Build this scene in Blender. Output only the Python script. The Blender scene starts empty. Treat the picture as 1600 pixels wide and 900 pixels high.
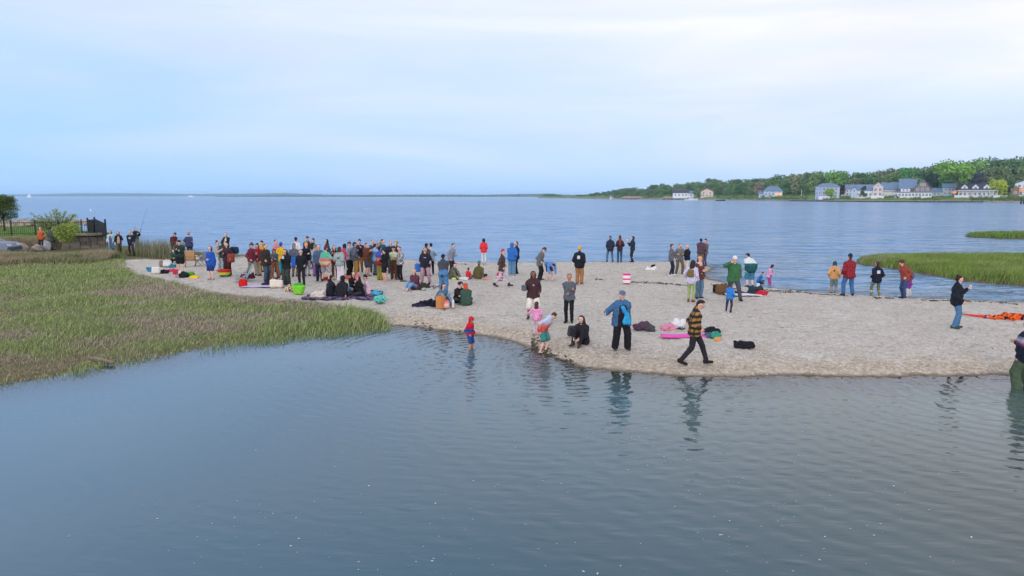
import bpy, math, random
import numpy as np
from mathutils import Vector, Matrix, noise as mnoise

# ------------------------------------------------------------------ camera, sky, sun, exposure
SC = bpy.context.scene
COL = SC.collection
FPX = 1070.0                       # focal length in pixels of a 1600 px wide picture
HZ = 306.3                         # picture row of the horizon
PITCH = math.atan((450.0 - HZ) / FPX)
CAMZ = 4.5
HAZE = 0.00010
cam_d = bpy.data.cameras.new('camera')
cam_d.sensor_width = 36.0
cam_d.lens = 36.0 * FPX / 1600.0
cam_d.clip_start = 0.1
cam_d.clip_end = 40000
cam = bpy.data.objects.new('camera', cam_d)
COL.objects.link(cam)
cam.location = (0, 0, CAMZ)
cam.rotation_euler = (math.pi / 2 - PITCH, 0, 0)
SC.camera = cam

SUN_EL, SUN_AZ = math.radians(14), math.radians(200)      # azimuth clockwise from +Y: behind the camera
world = bpy.data.worlds.new('World')
SC.world = world
world.use_nodes = True
wn, wl = world.node_tree.nodes, world.node_tree.links
wn.clear()
w_out = wn.new('ShaderNodeOutputWorld')
w_bg = wn.new('ShaderNodeBackground')
w_bg.inputs['Strength'].default_value = 0.1
w_sky = wn.new('ShaderNodeTexSky')
w_sky.sky_type = 'NISHITA'
w_sky.sun_disc = False
w_sky.sun_elevation = SUN_EL
w_sky.sun_rotation = SUN_AZ
w_sky.air_density = 1.0
w_sky.dust_density = 1.0
w_geo = wn.new('ShaderNodeTexCoord')
w_sep = wn.new('ShaderNodeSeparateXYZ')
wl.new(w_geo.outputs['Generated'], w_sep.inputs[0])
# thin cloud veil: bluer and thinner at the horizon, whiter with height and towards the right
def wmath(op, a, b=None, clamp=False):
    n = wn.new('ShaderNodeMath'); n.operation = op; n.use_clamp = clamp
    for i, v in enumerate((a, b)):
        if v is None: continue
        if isinstance(v, (int, float)): n.inputs[i].default_value = v
        else: wl.new(v, n.inputs[i])
    return n.outputs[0]
w_map = wn.new('ShaderNodeMapping')
w_map.inputs['Scale'].default_value = (1.2, 1.2, 8.0)
w_map.inputs['Rotation'].default_value = (0, math.radians(5), 0)
wl.new(w_geo.outputs['Generated'], w_map.inputs[0])
w_noi = wn.new('ShaderNodeTexNoise')
w_noi.inputs['Scale'].default_value = 1.6
w_noi.inputs['Detail'].default_value = 5
w_noi.inputs['Roughness'].default_value = 0.5
w_noi.inputs['Distortion'].default_value = 0.6
wl.new(w_map.outputs[0], w_noi.inputs['Vector'])
h = wmath('ADD', wmath('MULTIPLY', w_sep.outputs['Z'], 2.55), wmath('MULTIPLY', w_sep.outputs['X'], 0.42))
h = wmath('ADD', h, wmath('MULTIPLY', wmath('SUBTRACT', w_noi.outputs['Fac'], 0.5), 0.85))
h = wmath('ADD', h, 0.12, True)
w_ramp = wn.new('ShaderNodeValToRGB')
els = w_ramp.color_ramp.elements
VEIL = [(0.0, (3.3, 5.5, 9.1)), (0.3, (4.3, 5.9, 9.0)), (0.55, (5.6, 6.5, 8.9)), (0.8, (7.0, 7.4, 8.9)), (1.0, (8.8, 8.5, 9.1))]
els[0].position = 0.0; els[0].color = (*[c / 12 for c in VEIL[0][1]], 1)
els[1].position = 1.0; els[1].color = (*[c / 12 for c in VEIL[-1][1]], 1)
for pos, c in VEIL[1:-1]:
    e = els.new(pos); e.color = (*[k / 12 for k in c], 1)
wl.new(h, w_ramp.inputs[0])
w_gain = wn.new('ShaderNodeVectorMath'); w_gain.operation = 'SCALE'; w_gain.inputs['Scale'].default_value = 12.0
wl.new(w_ramp.outputs[0], w_gain.inputs[0])
w_mix = wn.new('ShaderNodeMixRGB')
w_mix.inputs[0].default_value = 0.9
wl.new(w_sky.outputs[0], w_mix.inputs[1])
w_n2 = wn.new('ShaderNodeTexNoise'); w_n2.inputs['Scale'].default_value = 2.3; w_n2.inputs['Detail'].default_value = 4; w_n2.inputs['Distortion'].default_value = 1.2
wl.new(w_map.outputs[0], w_n2.inputs['Vector'])
w_pk = wn.new('ShaderNodeMixRGB'); w_pk.blend_type = 'MULTIPLY'; w_pk.inputs[2].default_value = (1.03, .985, .99, 1)
wl.new(wmath('MULTIPLY', wmath('SUBTRACT', w_n2.outputs['Fac'], 0.42), 5.0, True), w_pk.inputs[0])
wl.new(w_gain.outputs[0], w_pk.inputs[1])
# the veil thins to plain blue overhead
w_hi = wn.new('ShaderNodeMixRGB'); w_hi.inputs[2].default_value = (7.0, 7.5, 8.7, 1)
wl.new(wmath('MULTIPLY', wmath('SUBTRACT', w_sep.outputs['Z'], 0.32), 3.0, True), w_hi.inputs[0])
wl.new(w_pk.outputs[0], w_hi.inputs[1]); wl.new(w_hi.outputs[0], w_mix.inputs[2])
wl.new(w_mix.outputs[0], w_bg.inputs['Color'])
wl.new(w_bg.outputs[0], w_out.inputs['Surface'])

sun_d = bpy.data.lights.new('sun', 'SUN')
sun_d.energy = 1.0
sun_d.angle = math.radians(18)
sun_d.color = (1.0, 0.89, 0.80)
sun = bpy.data.objects.new('sun', sun_d)
COL.objects.link(sun)
sd = Vector((math.sin(SUN_AZ) * math.cos(SUN_EL), math.cos(SUN_AZ) * math.cos(SUN_EL), math.sin(SUN_EL)))
sun.rotation_euler = sd.to_track_quat('Z', 'Y').to_euler()
sun.location = (0, -20, 30)

SC.view_settings.view_transform = 'Standard'
SC.view_settings.look = 'None'
SC.view_settings.exposure = 0.42
SC.view_settings.gamma = 1.0
SC.render.engine = 'CYCLES'
SC.cycles.max_bounces = 6
SC.cycles.volume_bounces = 1
SC.cycles.transparent_max_bounces = 12

# ------------------------------------------------------------------ helpers
R = random.Random(7)
NP = np.random.default_rng(11)

def s2l(c):
    c /= 255.0
    return c / 12.92 if c <= 0.04045 else ((c + 0.055) / 1.055) ** 2.4

def rgb(hx, k=1.0):
    if not isinstance(hx, str): return tuple(hx)
    return tuple(s2l(int(hx[i:i + 2], 16)) * k for i in (0, 2, 4))

def ray(px, py):
    u, v = (px - 800) / FPX, (450 - py) / FPX
    return (u, math.cos(PITCH) + v * math.sin(PITCH), -math.sin(PITCH) + v * math.cos(PITCH))

def at(px, py, z=0.0):
    d = ray(px, py); t = (z - CAMZ) / d[2]
    return (d[0] * t, d[1] * t)

_mats = {}
class NT:
    def __init__(s, name, rough=0.8, spec=0.3):
        s.m = bpy.data.materials.new(name); s.m.use_nodes = True
        s.n, s.l = s.m.node_tree.nodes, s.m.node_tree.links
        s.b = s.n['Principled BSDF']
        s.b.inputs['Roughness'].default_value = rough
        s.b.inputs['Specular IOR Level'].default_value = spec
    def new(s, t, **kw):
        n = s.n.new(t)
        for k, v in kw.items(): setattr(n, k, v)
        return n
    def put(s, sock, v):
        if isinstance(v, (int, float)): sock.default_value = v
        elif isinstance(v, tuple): sock.default_value = (*v, 1) if len(v) == 3 and len(sock.default_value) == 4 else v
        else: s.l.new(v, sock)
    def math(s, op, a, b=None, c=None, clamp=False):
        n = s.new('ShaderNodeMath', operation=op, use_clamp=clamp)
        for i, v in enumerate((a, b, c)):
            if v is not None: s.put(n.inputs[i], v)
        return n.outputs[0]
    def mix(s, f, a, b, mode='MIX'):
        n = s.new('ShaderNodeMixRGB', blend_type=mode)
        s.put(n.inputs[0], f); s.put(n.inputs[1], a); s.put(n.inputs[2], b)
        return n.outputs[0]
    def noise(s, vec, scale, detail=3, rough=0.55, dist=0.0):
        n = s.new('ShaderNodeTexNoise')
        n.inputs['Scale'].default_value = scale; n.inputs['Detail'].default_value = detail
        n.inputs['Roughness'].default_value = rough; n.inputs['Distortion'].default_value = dist
        if vec is not None: s.l.new(vec, n.inputs['Vector'])
        return n.outputs['Fac']
    def map(s, vec, scale=(1, 1, 1), rot=(0, 0, 0), loc=(0, 0, 0)):
        n = s.new('ShaderNodeMapping')
        n.inputs['Scale'].default_value = scale; n.inputs['Rotation'].default_value = rot; n.inputs['Location'].default_value = loc
        s.l.new(vec, n.inputs[0]); return n.outputs[0]
    def ramp(s, f, stops, interp='LINEAR'):
        n = s.new('ShaderNodeValToRGB'); n.color_ramp.interpolation = interp
        e = n.color_ramp.elements
        e[0].position = stops[0][0]; e[0].color = (*stops[0][1], 1)
        e[1].position = stops[-1][0]; e[1].color = (*stops[-1][1], 1)
        for p, c in stops[1:-1]:
            k = e.new(p); k.color = (*c, 1)
        s.l.new(f, n.inputs[0]); return n.outputs[0]
    def sep(s, vec):
        n = s.new('ShaderNodeSeparateXYZ'); s.l.new(vec, n.inputs[0]); return n.outputs
    def obj(s): return s.new('ShaderNodeTexCoord').outputs['Object']
    def pos(s): return s.new('ShaderNodeNewGeometry').outputs['Position']
    def color(s, v): s.put(s.b.inputs['Base Color'], v)
    def bump(s, h, strength, dist=1.0, normal=None):
        n = s.new('ShaderNodeBump'); n.inputs['Strength'].default_value = strength; n.inputs['Distance'].default_value = dist
        s.l.new(h, n.inputs['Height'])
        if normal is not None: s.l.new(normal, n.inputs['Normal'])
        return n.outputs[0]

def plain(hx, rough=0.8, var=0.12, scale=9.0, spec=0.25, metal=0.0, k=0.9, emit=None):
    key = ('plain', hx, rough, var, scale, metal, k, emit)
    if key in _mats: return _mats[key]
    t = NT('mat_' + str(hx), rough, spec)
    c = rgb(hx, k)
    v = t.noise(t.obj(), scale, 3)
    lo = tuple(x * (1 - var) for x in c); hi = tuple(min(1, x * (1 + var)) for x in c)
    t.color(t.ramp(v, [(0.3, lo), (0.7, hi)]))
    t.b.inputs['Metallic'].default_value = metal
    if rough >= .88: t.l.new(t.bump(t.noise(t.map(t.obj(), (1, 1, .6)), 13, 2, .5, .8), .7, .03), t.b.inputs['Normal'])
    if emit:
        t.b.inputs['Emission Color'].default_value = (*rgb(hx), 1); t.b.inputs['Emission Strength'].default_value = emit
    _mats[key] = t.m
    return t.m

def plaid(c1, c2, c3, s=0.09):
    key = ('plaid', c1, c2, c3, s)
    if key in _mats: return _mats[key]
    t = NT('plaid_cloth', 0.9, 0.15)
    x, y, z = t.sep(t.obj())[:3]
    fz = t.math('FRACT', t.math('DIVIDE', z, s)); fx = t.math('FRACT', t.math('DIVIDE', t.math('ADD', x, t.math('MULTIPLY', y, 0.8)), s))
    bz = t.math('GREATER_THAN', fz, 0.5); bx = t.math('GREATER_THAN', fx, 0.55)
    a = t.mix(bz, rgb(c1, .85), rgb(c2, .85))
    t.color(t.mix(t.math('MULTIPLY', bx, 0.75), a, rgb(c3, .85)))
    _mats[key] = t.m; return t.m

def bands(cols, z0, z1, wob=0.05, name='dyed_cloth', interp='LINEAR', radial=False):
    key = ('bands', tuple(cols), z0, z1, wob, interp)
    if key in _mats: return _mats[key]
    t = NT(name, 0.9, 0.15)
    o = t.obj(); z = t.sep(o)[2]
    n = t.noise(o, 9, 2)
    f = t.math('DIVIDE', t.math('SUBTRACT', t.math('ADD', z, t.math('MULTIPLY', t.math('SUBTRACT', n, 0.5), wob)), z0), z1 - z0)
    k = len(cols)
    t.color(t.ramp(f, [((i + (0.0 if interp == 'CONSTANT' else 0.5)) / k, rgb(c, .85)) for i, c in enumerate(cols)], interp))
    _mats[key] = t.m; return t.m

def blotch(cols, scale=14, name='patterned_cloth'):
    key = ('blotch', tuple(cols), scale)
    if key in _mats: return _mats[key]
    t = NT(name, 0.9, 0.15)
    n = t.noise(t.obj(), scale, 1.5, .5, .4)
    k = len(cols)
    t.color(t.ramp(n, [(0.32 + 0.36 * i / k, rgb(c, .85)) for i, c in enumerate(cols)], 'CONSTANT'))
    _mats[key] = t.m; return t.m

def checks(c1, c2, s=0.05):
    key = ('checks', c1, c2, s)
    if key in _mats: return _mats[key]
    t = NT('checked_cloth', 0.9, 0.15)
    n = t.new('ShaderNodeTexChecker'); n.inputs['Scale'].default_value = 1 / s
    n.inputs['Color1'].default_value = (*rgb(c1, .85), 1); n.inputs['Color2'].default_value = (*rgb(c2, .85), 1)
    t.l.new(t.obj(), n.inputs['Vector']); t.color(n.outputs['Color'])
    _mats[key] = t.m; return t.m

# ---- object bookkeeping
def tag(o, label=None, cat=None, group=None, kind=None):
    if label: o['label'] = label
    if cat: o['category'] = cat
    if group: o['group'] = group
    if kind: o['kind'] = kind
    return o

def empty(name, loc=(0, 0, 0), rz=0.0, label=None, cat=None, group=None):
    o = bpy.data.objects.new(name, None); COL.objects.link(o)
    o.location = loc; o.rotation_euler = (0, 0, rz); o.empty_display_size = 0.2
    return tag(o, label, cat, group)

def np_mesh(name, V, faces, smooth=True, colors=None):
    """faces: array (n,3) or (n,4), or list of such arrays"""
    me = bpy.data.meshes.new(name)
    V = np.asarray(V, dtype=np.float32)
    if not isinstance(faces, list): faces = [faces]
    faces = [np.asarray(f, dtype=np.int32) for f in faces if len(f)]
    me.vertices.add(len(V)); me.vertices.foreach_set('co', V.ravel())
    nl = sum(f.size for f in faces); nf = sum(len(f) for f in faces)
    me.loops.add(nl); me.polygons.add(nf)
    me.loops.foreach_set('vertex_index', np.concatenate([f.ravel() for f in faces]))
    tot = np.concatenate([np.full(len(f), f.shape[1], np.int32) for f in faces])
    me.polygons.foreach_set('loop_start', np.concatenate([[0], np.cumsum(tot)[:-1]]).astype(np.int32))
    try: me.polygons.foreach_set('loop_total', tot)
    except Exception: pass
    me.update(calc_edges=True)
    me.polygons.foreach_set('use_smooth', np.full(nf, smooth, dtype=bool))
    if colors is not None:
        a = me.color_attributes.new('Col', 'FLOAT_COLOR', 'POINT')
        c = np.ones((len(V), 4), np.float32); c[:, :3] = colors
        a.data.foreach_set('color', c.ravel())
    return me

def link(name, me, m=None, parent=None, loc=None):
    o = bpy.data.objects.new(name, me); COL.objects.link(o)
    if m is not None and len(me.materials) == 0: me.materials.append(m)
    if parent is not None: o.parent = parent
    if loc is not None: o.location = loc
    return o

class MB:
    """collects simple shapes into one mesh"""
    def __init__(s): s.v = []; s.f = []
    def add(s, V, F):
        b = len(s.v); s.v += [tuple(p) for p in V]; s.f += [tuple(i + b for i in f) for f in F]; return s
    def box(s, c, d, rz=0.0, taper=1.0, sh=(0, 0)):
        x, y, z = d[0] / 2, d[1] / 2, d[2] / 2; V = []
        for k, t in ((-1, 1), (1, taper)):
            for i, j in ((-1, -1), (1, -1), (1, 1), (-1, 1)):
                a, b = i * x * t + (sh[0] if k > 0 else 0), j * y * t + (sh[1] if k > 0 else 0)
                V.append((c[0] + a * math.cos(rz) - b * math.sin(rz), c[1] + a * math.sin(rz) + b * math.cos(rz), c[2] + k * z))
        return s.add(V, [(0, 3, 2, 1), (4, 5, 6, 7), (0, 1, 5, 4), (1, 2, 6, 5), (2, 3, 7, 6), (3, 0, 4, 7)])
    def tube(s, pts, r, n=6):
        pts = [Vector(p) for p in pts]; rr = r if isinstance(r, (list, tuple)) else [r] * len(pts)
        rings = []
        for i, p in enumerate(pts):
            d = (pts[min(i + 1, len(pts) - 1)] - pts[max(i - 1, 0)]).normalized()
            u = d.cross(Vector((0, 0, 1)))
            if u.length < 0.1: u = d.cross(Vector((0, 1, 0)))
            u.normalize(); w = d.cross(u)
            rings += [p + (u * math.cos(2 * math.pi * k / n) + w * math.sin(2 * math.pi * k / n)) * rr[i] for k in range(n)]
        F = [(i * n + k, i * n + (k + 1) % n, (i + 1) * n + (k + 1) % n, (i + 1) * n + k) for i in range(len(pts) - 1) for k in range(n)]
        F += [tuple(range(n - 1, -1, -1)), tuple((len(pts) - 1) * n + k for k in range(n))]
        return s.add(rings, F)
    def prism(s, poly, y0, y1):
        n = len(poly)
        V = [(x, y0, z) for x, z in poly] + [(x, y1, z) for x, z in poly]
        F = [tuple(range(n)), tuple(range(2 * n - 1, n - 1, -1))] + [(i, i + n, (i + 1) % n + n, (i + 1) % n) for i in range(n)]
        return s.add(V, F)
    def build(s, name, m, parent=None, loc=None, smooth=False):
        me = bpy.data.meshes.new(name); me.from_pydata(s.v, [], s.f); me.update()
        if smooth: me.polygons.foreach_set('use_smooth', [True] * len(me.polygons))
        return link(name, me, m, parent, loc)

# ------------------------------------------------------------------ signed-distance modelling (one closed smooth surface per piece)
def _n(v):
    v = np.asarray(v, float); l = np.linalg.norm(v); return v / l if l > 1e-9 else v
def cap(a, b, ra, rb=None): return ('c', np.asarray(a, float), np.asarray(b, float), ra, ra if rb is None else rb)
def slab(a, b, u, wa, wb, ra, rb, flat=1.0): return ('s', np.asarray(a, float), np.asarray(b, float), _n(u), wa, wb, ra, rb, flat)

def sdf_eval(p, X, Y, Z):
    if p[0] == 'c':
        _, a, b, ra, rb = p
        d = b - a; L2 = max(float(d @ d), 1e-9)
        x, y, z = X - a[0], Y - a[1], Z - a[2]
        t = np.clip((x * d[0] + y * d[1] + z * d[2]) / L2, 0, 1)
        return np.sqrt((x - t * d[0]) ** 2 + (y - t * d[1]) ** 2 + (z - t * d[2]) ** 2) - (ra + (rb - ra) * t)
    _, a, b, u, wa, wb, ra, rb, fl = p
    d = b - a; L = max(float(np.linalg.norm(d)), 1e-6); d = d / L
    u = _n(u - d * (u @ d)); q = np.cross(u, d)
    x, y, z = X - a[0], Y - a[1], Z - a[2]
    s = x * d[0] + y * d[1] + z * d[2]
    sc = np.clip(s, 0, L); t = sc / L
    lat = np.maximum(np.abs(x * u[0] + y * u[1] + z * u[2]) - (wa + (wb - wa) * t), 0)
    dep = x * q[0] + y * q[1] + z * q[2]
    return np.sqrt(lat ** 2 + dep ** 2 + ((s - sc) * fl) ** 2) - (ra + (rb - ra) * t)

def sdf_mesh(name, prims, vox, k=0.02, wrinkle=0.0, minus=(), extra=None):
    lo = np.full(3, 1e9); hi = -lo; bbs = []
    for p in prims:
        m = max(p[-2], p[-1]) if p[0] == 'c' else max(p[4] + p[6], p[5] + p[7])
        l = np.minimum(p[1], p[2]) - m; h = np.maximum(p[1], p[2]) + m
        bbs.append((l, h)); lo = np.minimum(lo, l); hi = np.maximum(hi, h)
    lo -= 2.2 * vox; hi += 2.2 * vox
    n = np.ceil((hi - lo) / vox).astype(int) + 1
    ax = [lo[i] + vox * np.arange(n[i]) for i in range(3)]
    V = np.full(n, 0.08, np.float64)
    for p, (l, h) in zip(prims, bbs):
        mg = k + 2.5 * vox
        i0 = np.maximum(np.floor((l - mg - lo) / vox).astype(int), 0); i1 = np.minimum(np.ceil((h + mg - lo) / vox).astype(int) + 1, n)
        sl = tuple(slice(i0[j], i1[j]) for j in range(3))
        d = sdf_eval(p, ax[0][sl[0]][:, None, None], ax[1][sl[1]][None, :, None], ax[2][sl[2]][None, None, :])
        o = V[sl]
        hh = np.maximum(k - np.abs(o - d), 0) / k
        V[sl] = np.minimum(o, d) - hh * hh * k * 0.25
    for p in minus:
        d = sdf_eval(p, ax[0][:, None, None], ax[1][None, :, None], ax[2][None, None, :])
        V = np.maximum(V, -d)
    S = V < 0
    nx, ny, nz = n
    cnt = np.zeros((nx - 1, ny - 1, nz - 1), np.int16); acc = np.zeros((nx - 1, ny - 1, nz - 1, 3))
    for a in range(3):
        sl0 = [slice(None)] * 3; sl1 = [slice(None)] * 3; sl0[a] = slice(0, -1); sl1[a] = slice(1, None)
        A, B = V[tuple(sl0)], V[tuple(sl1)]
        cr = S[tuple(sl0)] != S[tuple(sl1)]
        t = np.where(cr, A / np.where(cr, A - B, 1), 0)
        o1, o2 = [i for i in range(3) if i != a]
        for d1 in (0, 1):
            for d2 in (0, 1):
                sl = [None] * 3; sl[a] = slice(None)
                sl[o1] = slice(d1, n[o1] - 1 + d1); sl[o2] = slice(d2, n[o2] - 1 + d2)
                c = cr[tuple(sl)]; tt = t[tuple(sl)]
                cnt += c
                acc[..., a] += tt; acc[..., o1] += c * d1; acc[..., o2] += c * d2
    act = cnt > 0
    idx = np.full(act.shape, -1, np.int64); m = int(act.sum()); idx[act] = np.arange(m)
    I = np.argwhere(act)
    P = lo + (I + acc[act] / cnt[act][:, None]) * vox
    Q = []
    for a in range(3):
        sl0 = [slice(None)] * 3; sl1 = [slice(None)] * 3; sl0[a] = slice(0, -1); sl1[a] = slice(1, None)
        cr = S[tuple(sl0)] != S[tuple(sl1)]; ins = S[tuple(sl0)]
        E = np.argwhere(cr); o1, o2 = (a + 1) % 3, (a + 2) % 3
        E = E[(E[:, o1] > 0) & (E[:, o2] > 0) & (E[:, o1] < n[o1] - 1) & (E[:, o2] < n[o2] - 1)]
        if not len(E): continue
        fl = ins[tuple(E.T)]
        def g(d1, d2):
            e = E.copy(); e[:, o1] -= d1; e[:, o2] -= d2; return idx[tuple(e.T)]
        q = np.stack([g(1, 1), g(0, 1), g(0, 0), g(1, 0)], 1)
        q[~fl] = q[~fl][:, ::-1]
        Q.append(q)
    Q = np.concatenate(Q); Q = Q[(Q >= 0).all(1)]
    if wrinkle:
        c = P; f = np.sin(c[:, 0] * 31 + c[:, 2] * 22 + 3 * np.sin(c[:, 1] * 19)) + 0.7 * np.sin(c[:, 2] * 47 - c[:, 0] * 17 + c[:, 1] * 29)
        cen = (P.min(0) + P.max(0)) / 2
        N = np.zeros_like(P)
        fn = np.cross(P[Q[:, 2]] - P[Q[:, 0]], P[Q[:, 3]] - P[Q[:, 1]])
        for j in range(4): np.add.at(N, Q[:, j], fn)
        N /= np.linalg.norm(N, axis=1)[:, None] + 1e-9
        P = P + N * (f * wrinkle)[:, None]
    faces = [Q]
    if extra and len(extra.v):
        b = len(P); P = np.concatenate([P, np.array([tuple(v) for v in extra.v])])
        q4 = [[i + b for i in f] for f in extra.f if len(f) == 4]; qn = {}
        for f in extra.f:
            if len(f) != 4: qn.setdefault(len(f), []).append([i + b for i in f])
        if q4: faces.append(np.array(q4))
        for v in qn.values(): faces.append(np.array(v))
    return np_mesh(name, P, faces)
# ------------------------------------------------------------------ the lie of the land
NEAR = [(-60, 604), (0, 601), (60, 593), (120, 584), (175, 571), (230, 561), (300, 548), (350, 538), (420, 532), (470, 526), (540, 518), (600, 512),
        (625, 510), (660, 512), (700, 518), (745, 525), (790, 532), (820, 541), (850, 552), (880, 565), (910, 574), (960, 581),
        (1050, 587), (1150, 590), (1280, 588), (1400, 590), (1500, 588), (1600, 586), (1750, 583)]
FAR = [(1750, 482), (1600, 475), (1500, 470), (1400, 467), (1300, 460), (1220, 454), (1150, 447), (1108, 438), (1098, 431), (1106, 425),
       (1114, 419), (1098, 414), (1050, 411.5), (1000, 411), (930, 411), (850, 412), (800, 412.5), (740, 412), (680, 410), (620, 407),
       (540, 404), (450, 402), (400, 400), (330, 396), (280, 393), (235, 391), (200, 387), (182, 383)]
land = [(-220.0, 16.0), (-60.0, 15.6)] + [at(x, y) for x, y in NEAR] + [(75.0, 16.5), (75.0, 30.0)] + [at(x, y) for x, y in FAR]
land += [(-36.2, 58.5), (-41.5, 67), (-50.5, 80), (-70, 92), (-220, 100)]
LAND = np.array(land)

def seg_dist(X, Y, poly):
    """signed distance to a polygon, positive inside"""
    X = np.asarray(X, float); Y = np.asarray(Y, float)
    d = np.full(X.shape, 1e9); ins = np.zeros(X.shape, bool); n = len(poly)
    for i in range(n):
        ax_, ay = poly[i]; bx, by = poly[(i + 1) % n]
        ex, ey = bx - ax_, by - ay
        t = np.clip(((X - ax_) * ex + (Y - ay) * ey) / max(ex * ex + ey * ey, 1e-9), 0, 1)
        d = np.minimum(d, np.hypot(X - ax_ - t * ex, Y - ay - t * ey))
        c = (ay > Y) != (by > Y)
        with np.errstate(divide='ignore', invalid='ignore'):
            xi = ax_ + (Y - ay) * ex / (ey if abs(ey) > 1e-12 else 1e-12)
        ins ^= c & (X < xi)
    return np.where(ins, d, -d)

# border between marsh and sand (a world polygon made from its outline on the ground)
MARSH_PX = [(-60, 606), (0, 603), (60, 595), (120, 586), (175, 573), (230, 563), (300, 550), (350, 540), (420, 534), (470, 528), (540, 519), (600, 513),
            (613, 507), (600, 496), (560, 488), (500, 479), (450, 474), (400, 471), (340, 466), (300, 456), (262, 447), (228, 439), (206, 432),
            (197, 424), (196, 413), (176, 405), (150, 398), (60, 394), (-60, 392)]
MARSH = np.array([(-220.0, 15.0), (-60, 15.0)] + [at(x, y, 0.15) for x, y in MARSH_PX] + [(-60, 50), (-220, 50)])

def nz(X, Y, s, seed=0.0):
    """cheap smooth value noise built from rotated sines"""
    r = 0
    for i, (a, f) in enumerate(((0.3, 1), (1.7, 1.31), (2.9, 1.73), (4.1, 2.3), (5.3, 3.1))):
        r = r + np.sin((X * math.cos(a) + Y * math.sin(a)) * s * f + seed * (i + 1) * 1.7 + 1.3 * np.sin((X * math.sin(a) - Y * math.cos(a)) * s * f * 0.8 + seed)) / (i + 1.5)
    return r / 1.6

def height(X, Y):
    X = np.asarray(X, float); Y = np.asarray(Y, float)
    wob = nz(X, Y, 2.2, 3.0) * 0.14 + nz(X, Y, 7.0, 1.0) * 0.06
    d = seg_dist(X, Y, LAND) + wob * np.clip((60 - Y) / 20, 0.3, 1)
    up = 0.16 * (1 - np.exp(-np.maximum(d, 0) / 0.8)) + 0.22 * (1 - np.exp(-np.maximum(d, 0) / 4.5))
    dn = -0.55 * (1 - np.exp(np.minimum(d, 0) / 3.0)) + 0.012 * np.minimum(d, 0)
    z = np.where(d > 0, up, np.maximum(dn, -3))
    m = seg_dist(X, Y, MARSH)
    z = z + np.clip(m / 2, 0, 1) * (-0.08 + 0.06 * nz(X, Y, 0.9, 5))
    # the bank, road end and terrace at the back left
    b = np.clip((Y - 37 - (X + 40) * 0.15) / 16, 0, 1) * np.clip((-25 - X) / 6, 0, 1)
    z = z + np.where(d > 0, 0.25 * b * np.clip(d / 3, 0, 1), 0)
    return z

def ground_at(px, py):
    z = 0.2
    for _ in range(8):
        x, y = at(px, py, z)
        z = 0.5 * z + 0.5 * float(height(np.array([x]), np.array([y]))[0])
    x, y = at(px, py, z)
    return Vector((x, y, float(height(np.array([x]), np.array([y]))[0])))

def graded(lo, hi, mid0, mid1, step, grow=1.25):
    a = list(np.arange(mid0, mid1 + 1e-6, step)); s = step
    while a[-1] < hi: s *= grow; a.append(a[-1] + s)
    s = step
    while a[0] > lo: s *= grow; a.insert(0, a[0] - s)
    return np.array(a)

def grid_mesh(name, xs, ys, zf, colf=None):
    X, Y = np.meshgrid(xs, ys)
    Z = zf(X, Y); nx = len(xs); ny = len(ys)
    V = np.stack([X, Y, Z], -1).reshape(-1, 3)
    i = (np.arange(ny - 1)[:, None] * nx + np.arange(nx - 1)[None, :]).ravel()
    F = np.stack([i, i + 1, i + nx + 1, i + nx], 1)
    c = colf(X, Y, Z).reshape(-1, 3) if colf else None
    return np_mesh(name, V, F, True, c)

# ground: one sheet out to the horizon, under both waters
def ground_z(X, Y):
    z = height(X, Y)
    m = np.clip(seg_dist(X, Y, MARSH) / 1.0, 0, 1)
    dry = np.clip(z / 0.12, 0, 1)
    scuff = nz(X, Y, 3.4, 2.0) * nz(X, Y, 5.5, 7.0)
    z = z + dry * (0.034 * nz(X, Y, 2.6, 9.0) + 0.045 * scuff + 0.016 * NP.standard_normal(X.shape)) * (1 - 0.5 * m)
    holes = 0
    for px, py, r, dp in ((850, 434, 0.7, .10), (885, 433, 1.0, .10), (925, 431, .9, .09), (960, 436, .9, .06), (785, 434, .8, .06), (765, 418, .9, .07), (700, 478, .7, .05), (1006, 447, .8, .04)):
        gx, gy = at(px, py, 0.3); holes = holes - dp * np.exp(-(((X - gx) / r) ** 2 + ((Y - gy) / (r * .6)) ** 2))
    return z + holes
def ground_c(X, Y, Z):
    m = np.clip(seg_dist(X, Y, MARSH) / 0.5 + 0.5 + 0.8 * nz(X, Y, 3.3, 4), 0, 1)
    back = np.clip((Y - 44.0 - (X + 24) * .1 - .8 * nz(X, Y, .7, 2)) / 1.0, 0, 1) * np.clip((-18.5 - X) / 1, 0, 1)
    stain = np.clip(0.5 + 0.7 * nz(X, Y, 0.8, 6) * nz(X, Y, 2.1, 8), 0, 1)
    return np.stack([np.maximum(m, back), stain, np.zeros_like(m)], -1)

gx = graded(-9000, 9000, -36, 34, 0.16); gy = graded(-60, 12000, 11, 56, 0.15)
me = grid_mesh('ground', gx, gy, ground_z, ground_c)
t = NT('sand_and_marsh_ground', 0.92, 0.2)
pos = t.pos(); pz = t.sep(pos)[2]
att = t.new('ShaderNodeVertexColor'); att.layer_name = 'Col'
ms, st = t.sep(att.outputs[0])[:2]
n1 = t.noise(pos, 0.9, 6, .6); n2 = t.noise(pos, 9.0, 5, .65); n3 = t.noise(pos, 55, 3, .7)
sand = t.ramp(n2, [(0.28, rgb('a19b94')), (0.5, rgb('c8c1b8')), (0.72, rgb('dfd8cf'))])
sand = t.mix(t.math('MULTIPLY', st, 0.5), sand, rgb('a89a86'))
n4 = t.noise(t.map(pos, (1, 1.6, 1)), 2.6, 4, .65, .6)
sand = t.mix(1.0, sand, t.ramp(n4, [(0.3, (.72, .70, .68)), (0.45, (1, 1, 1)), (0.62, (1.08, 1.08, 1.08))]), 'MULTIPLY')
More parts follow.
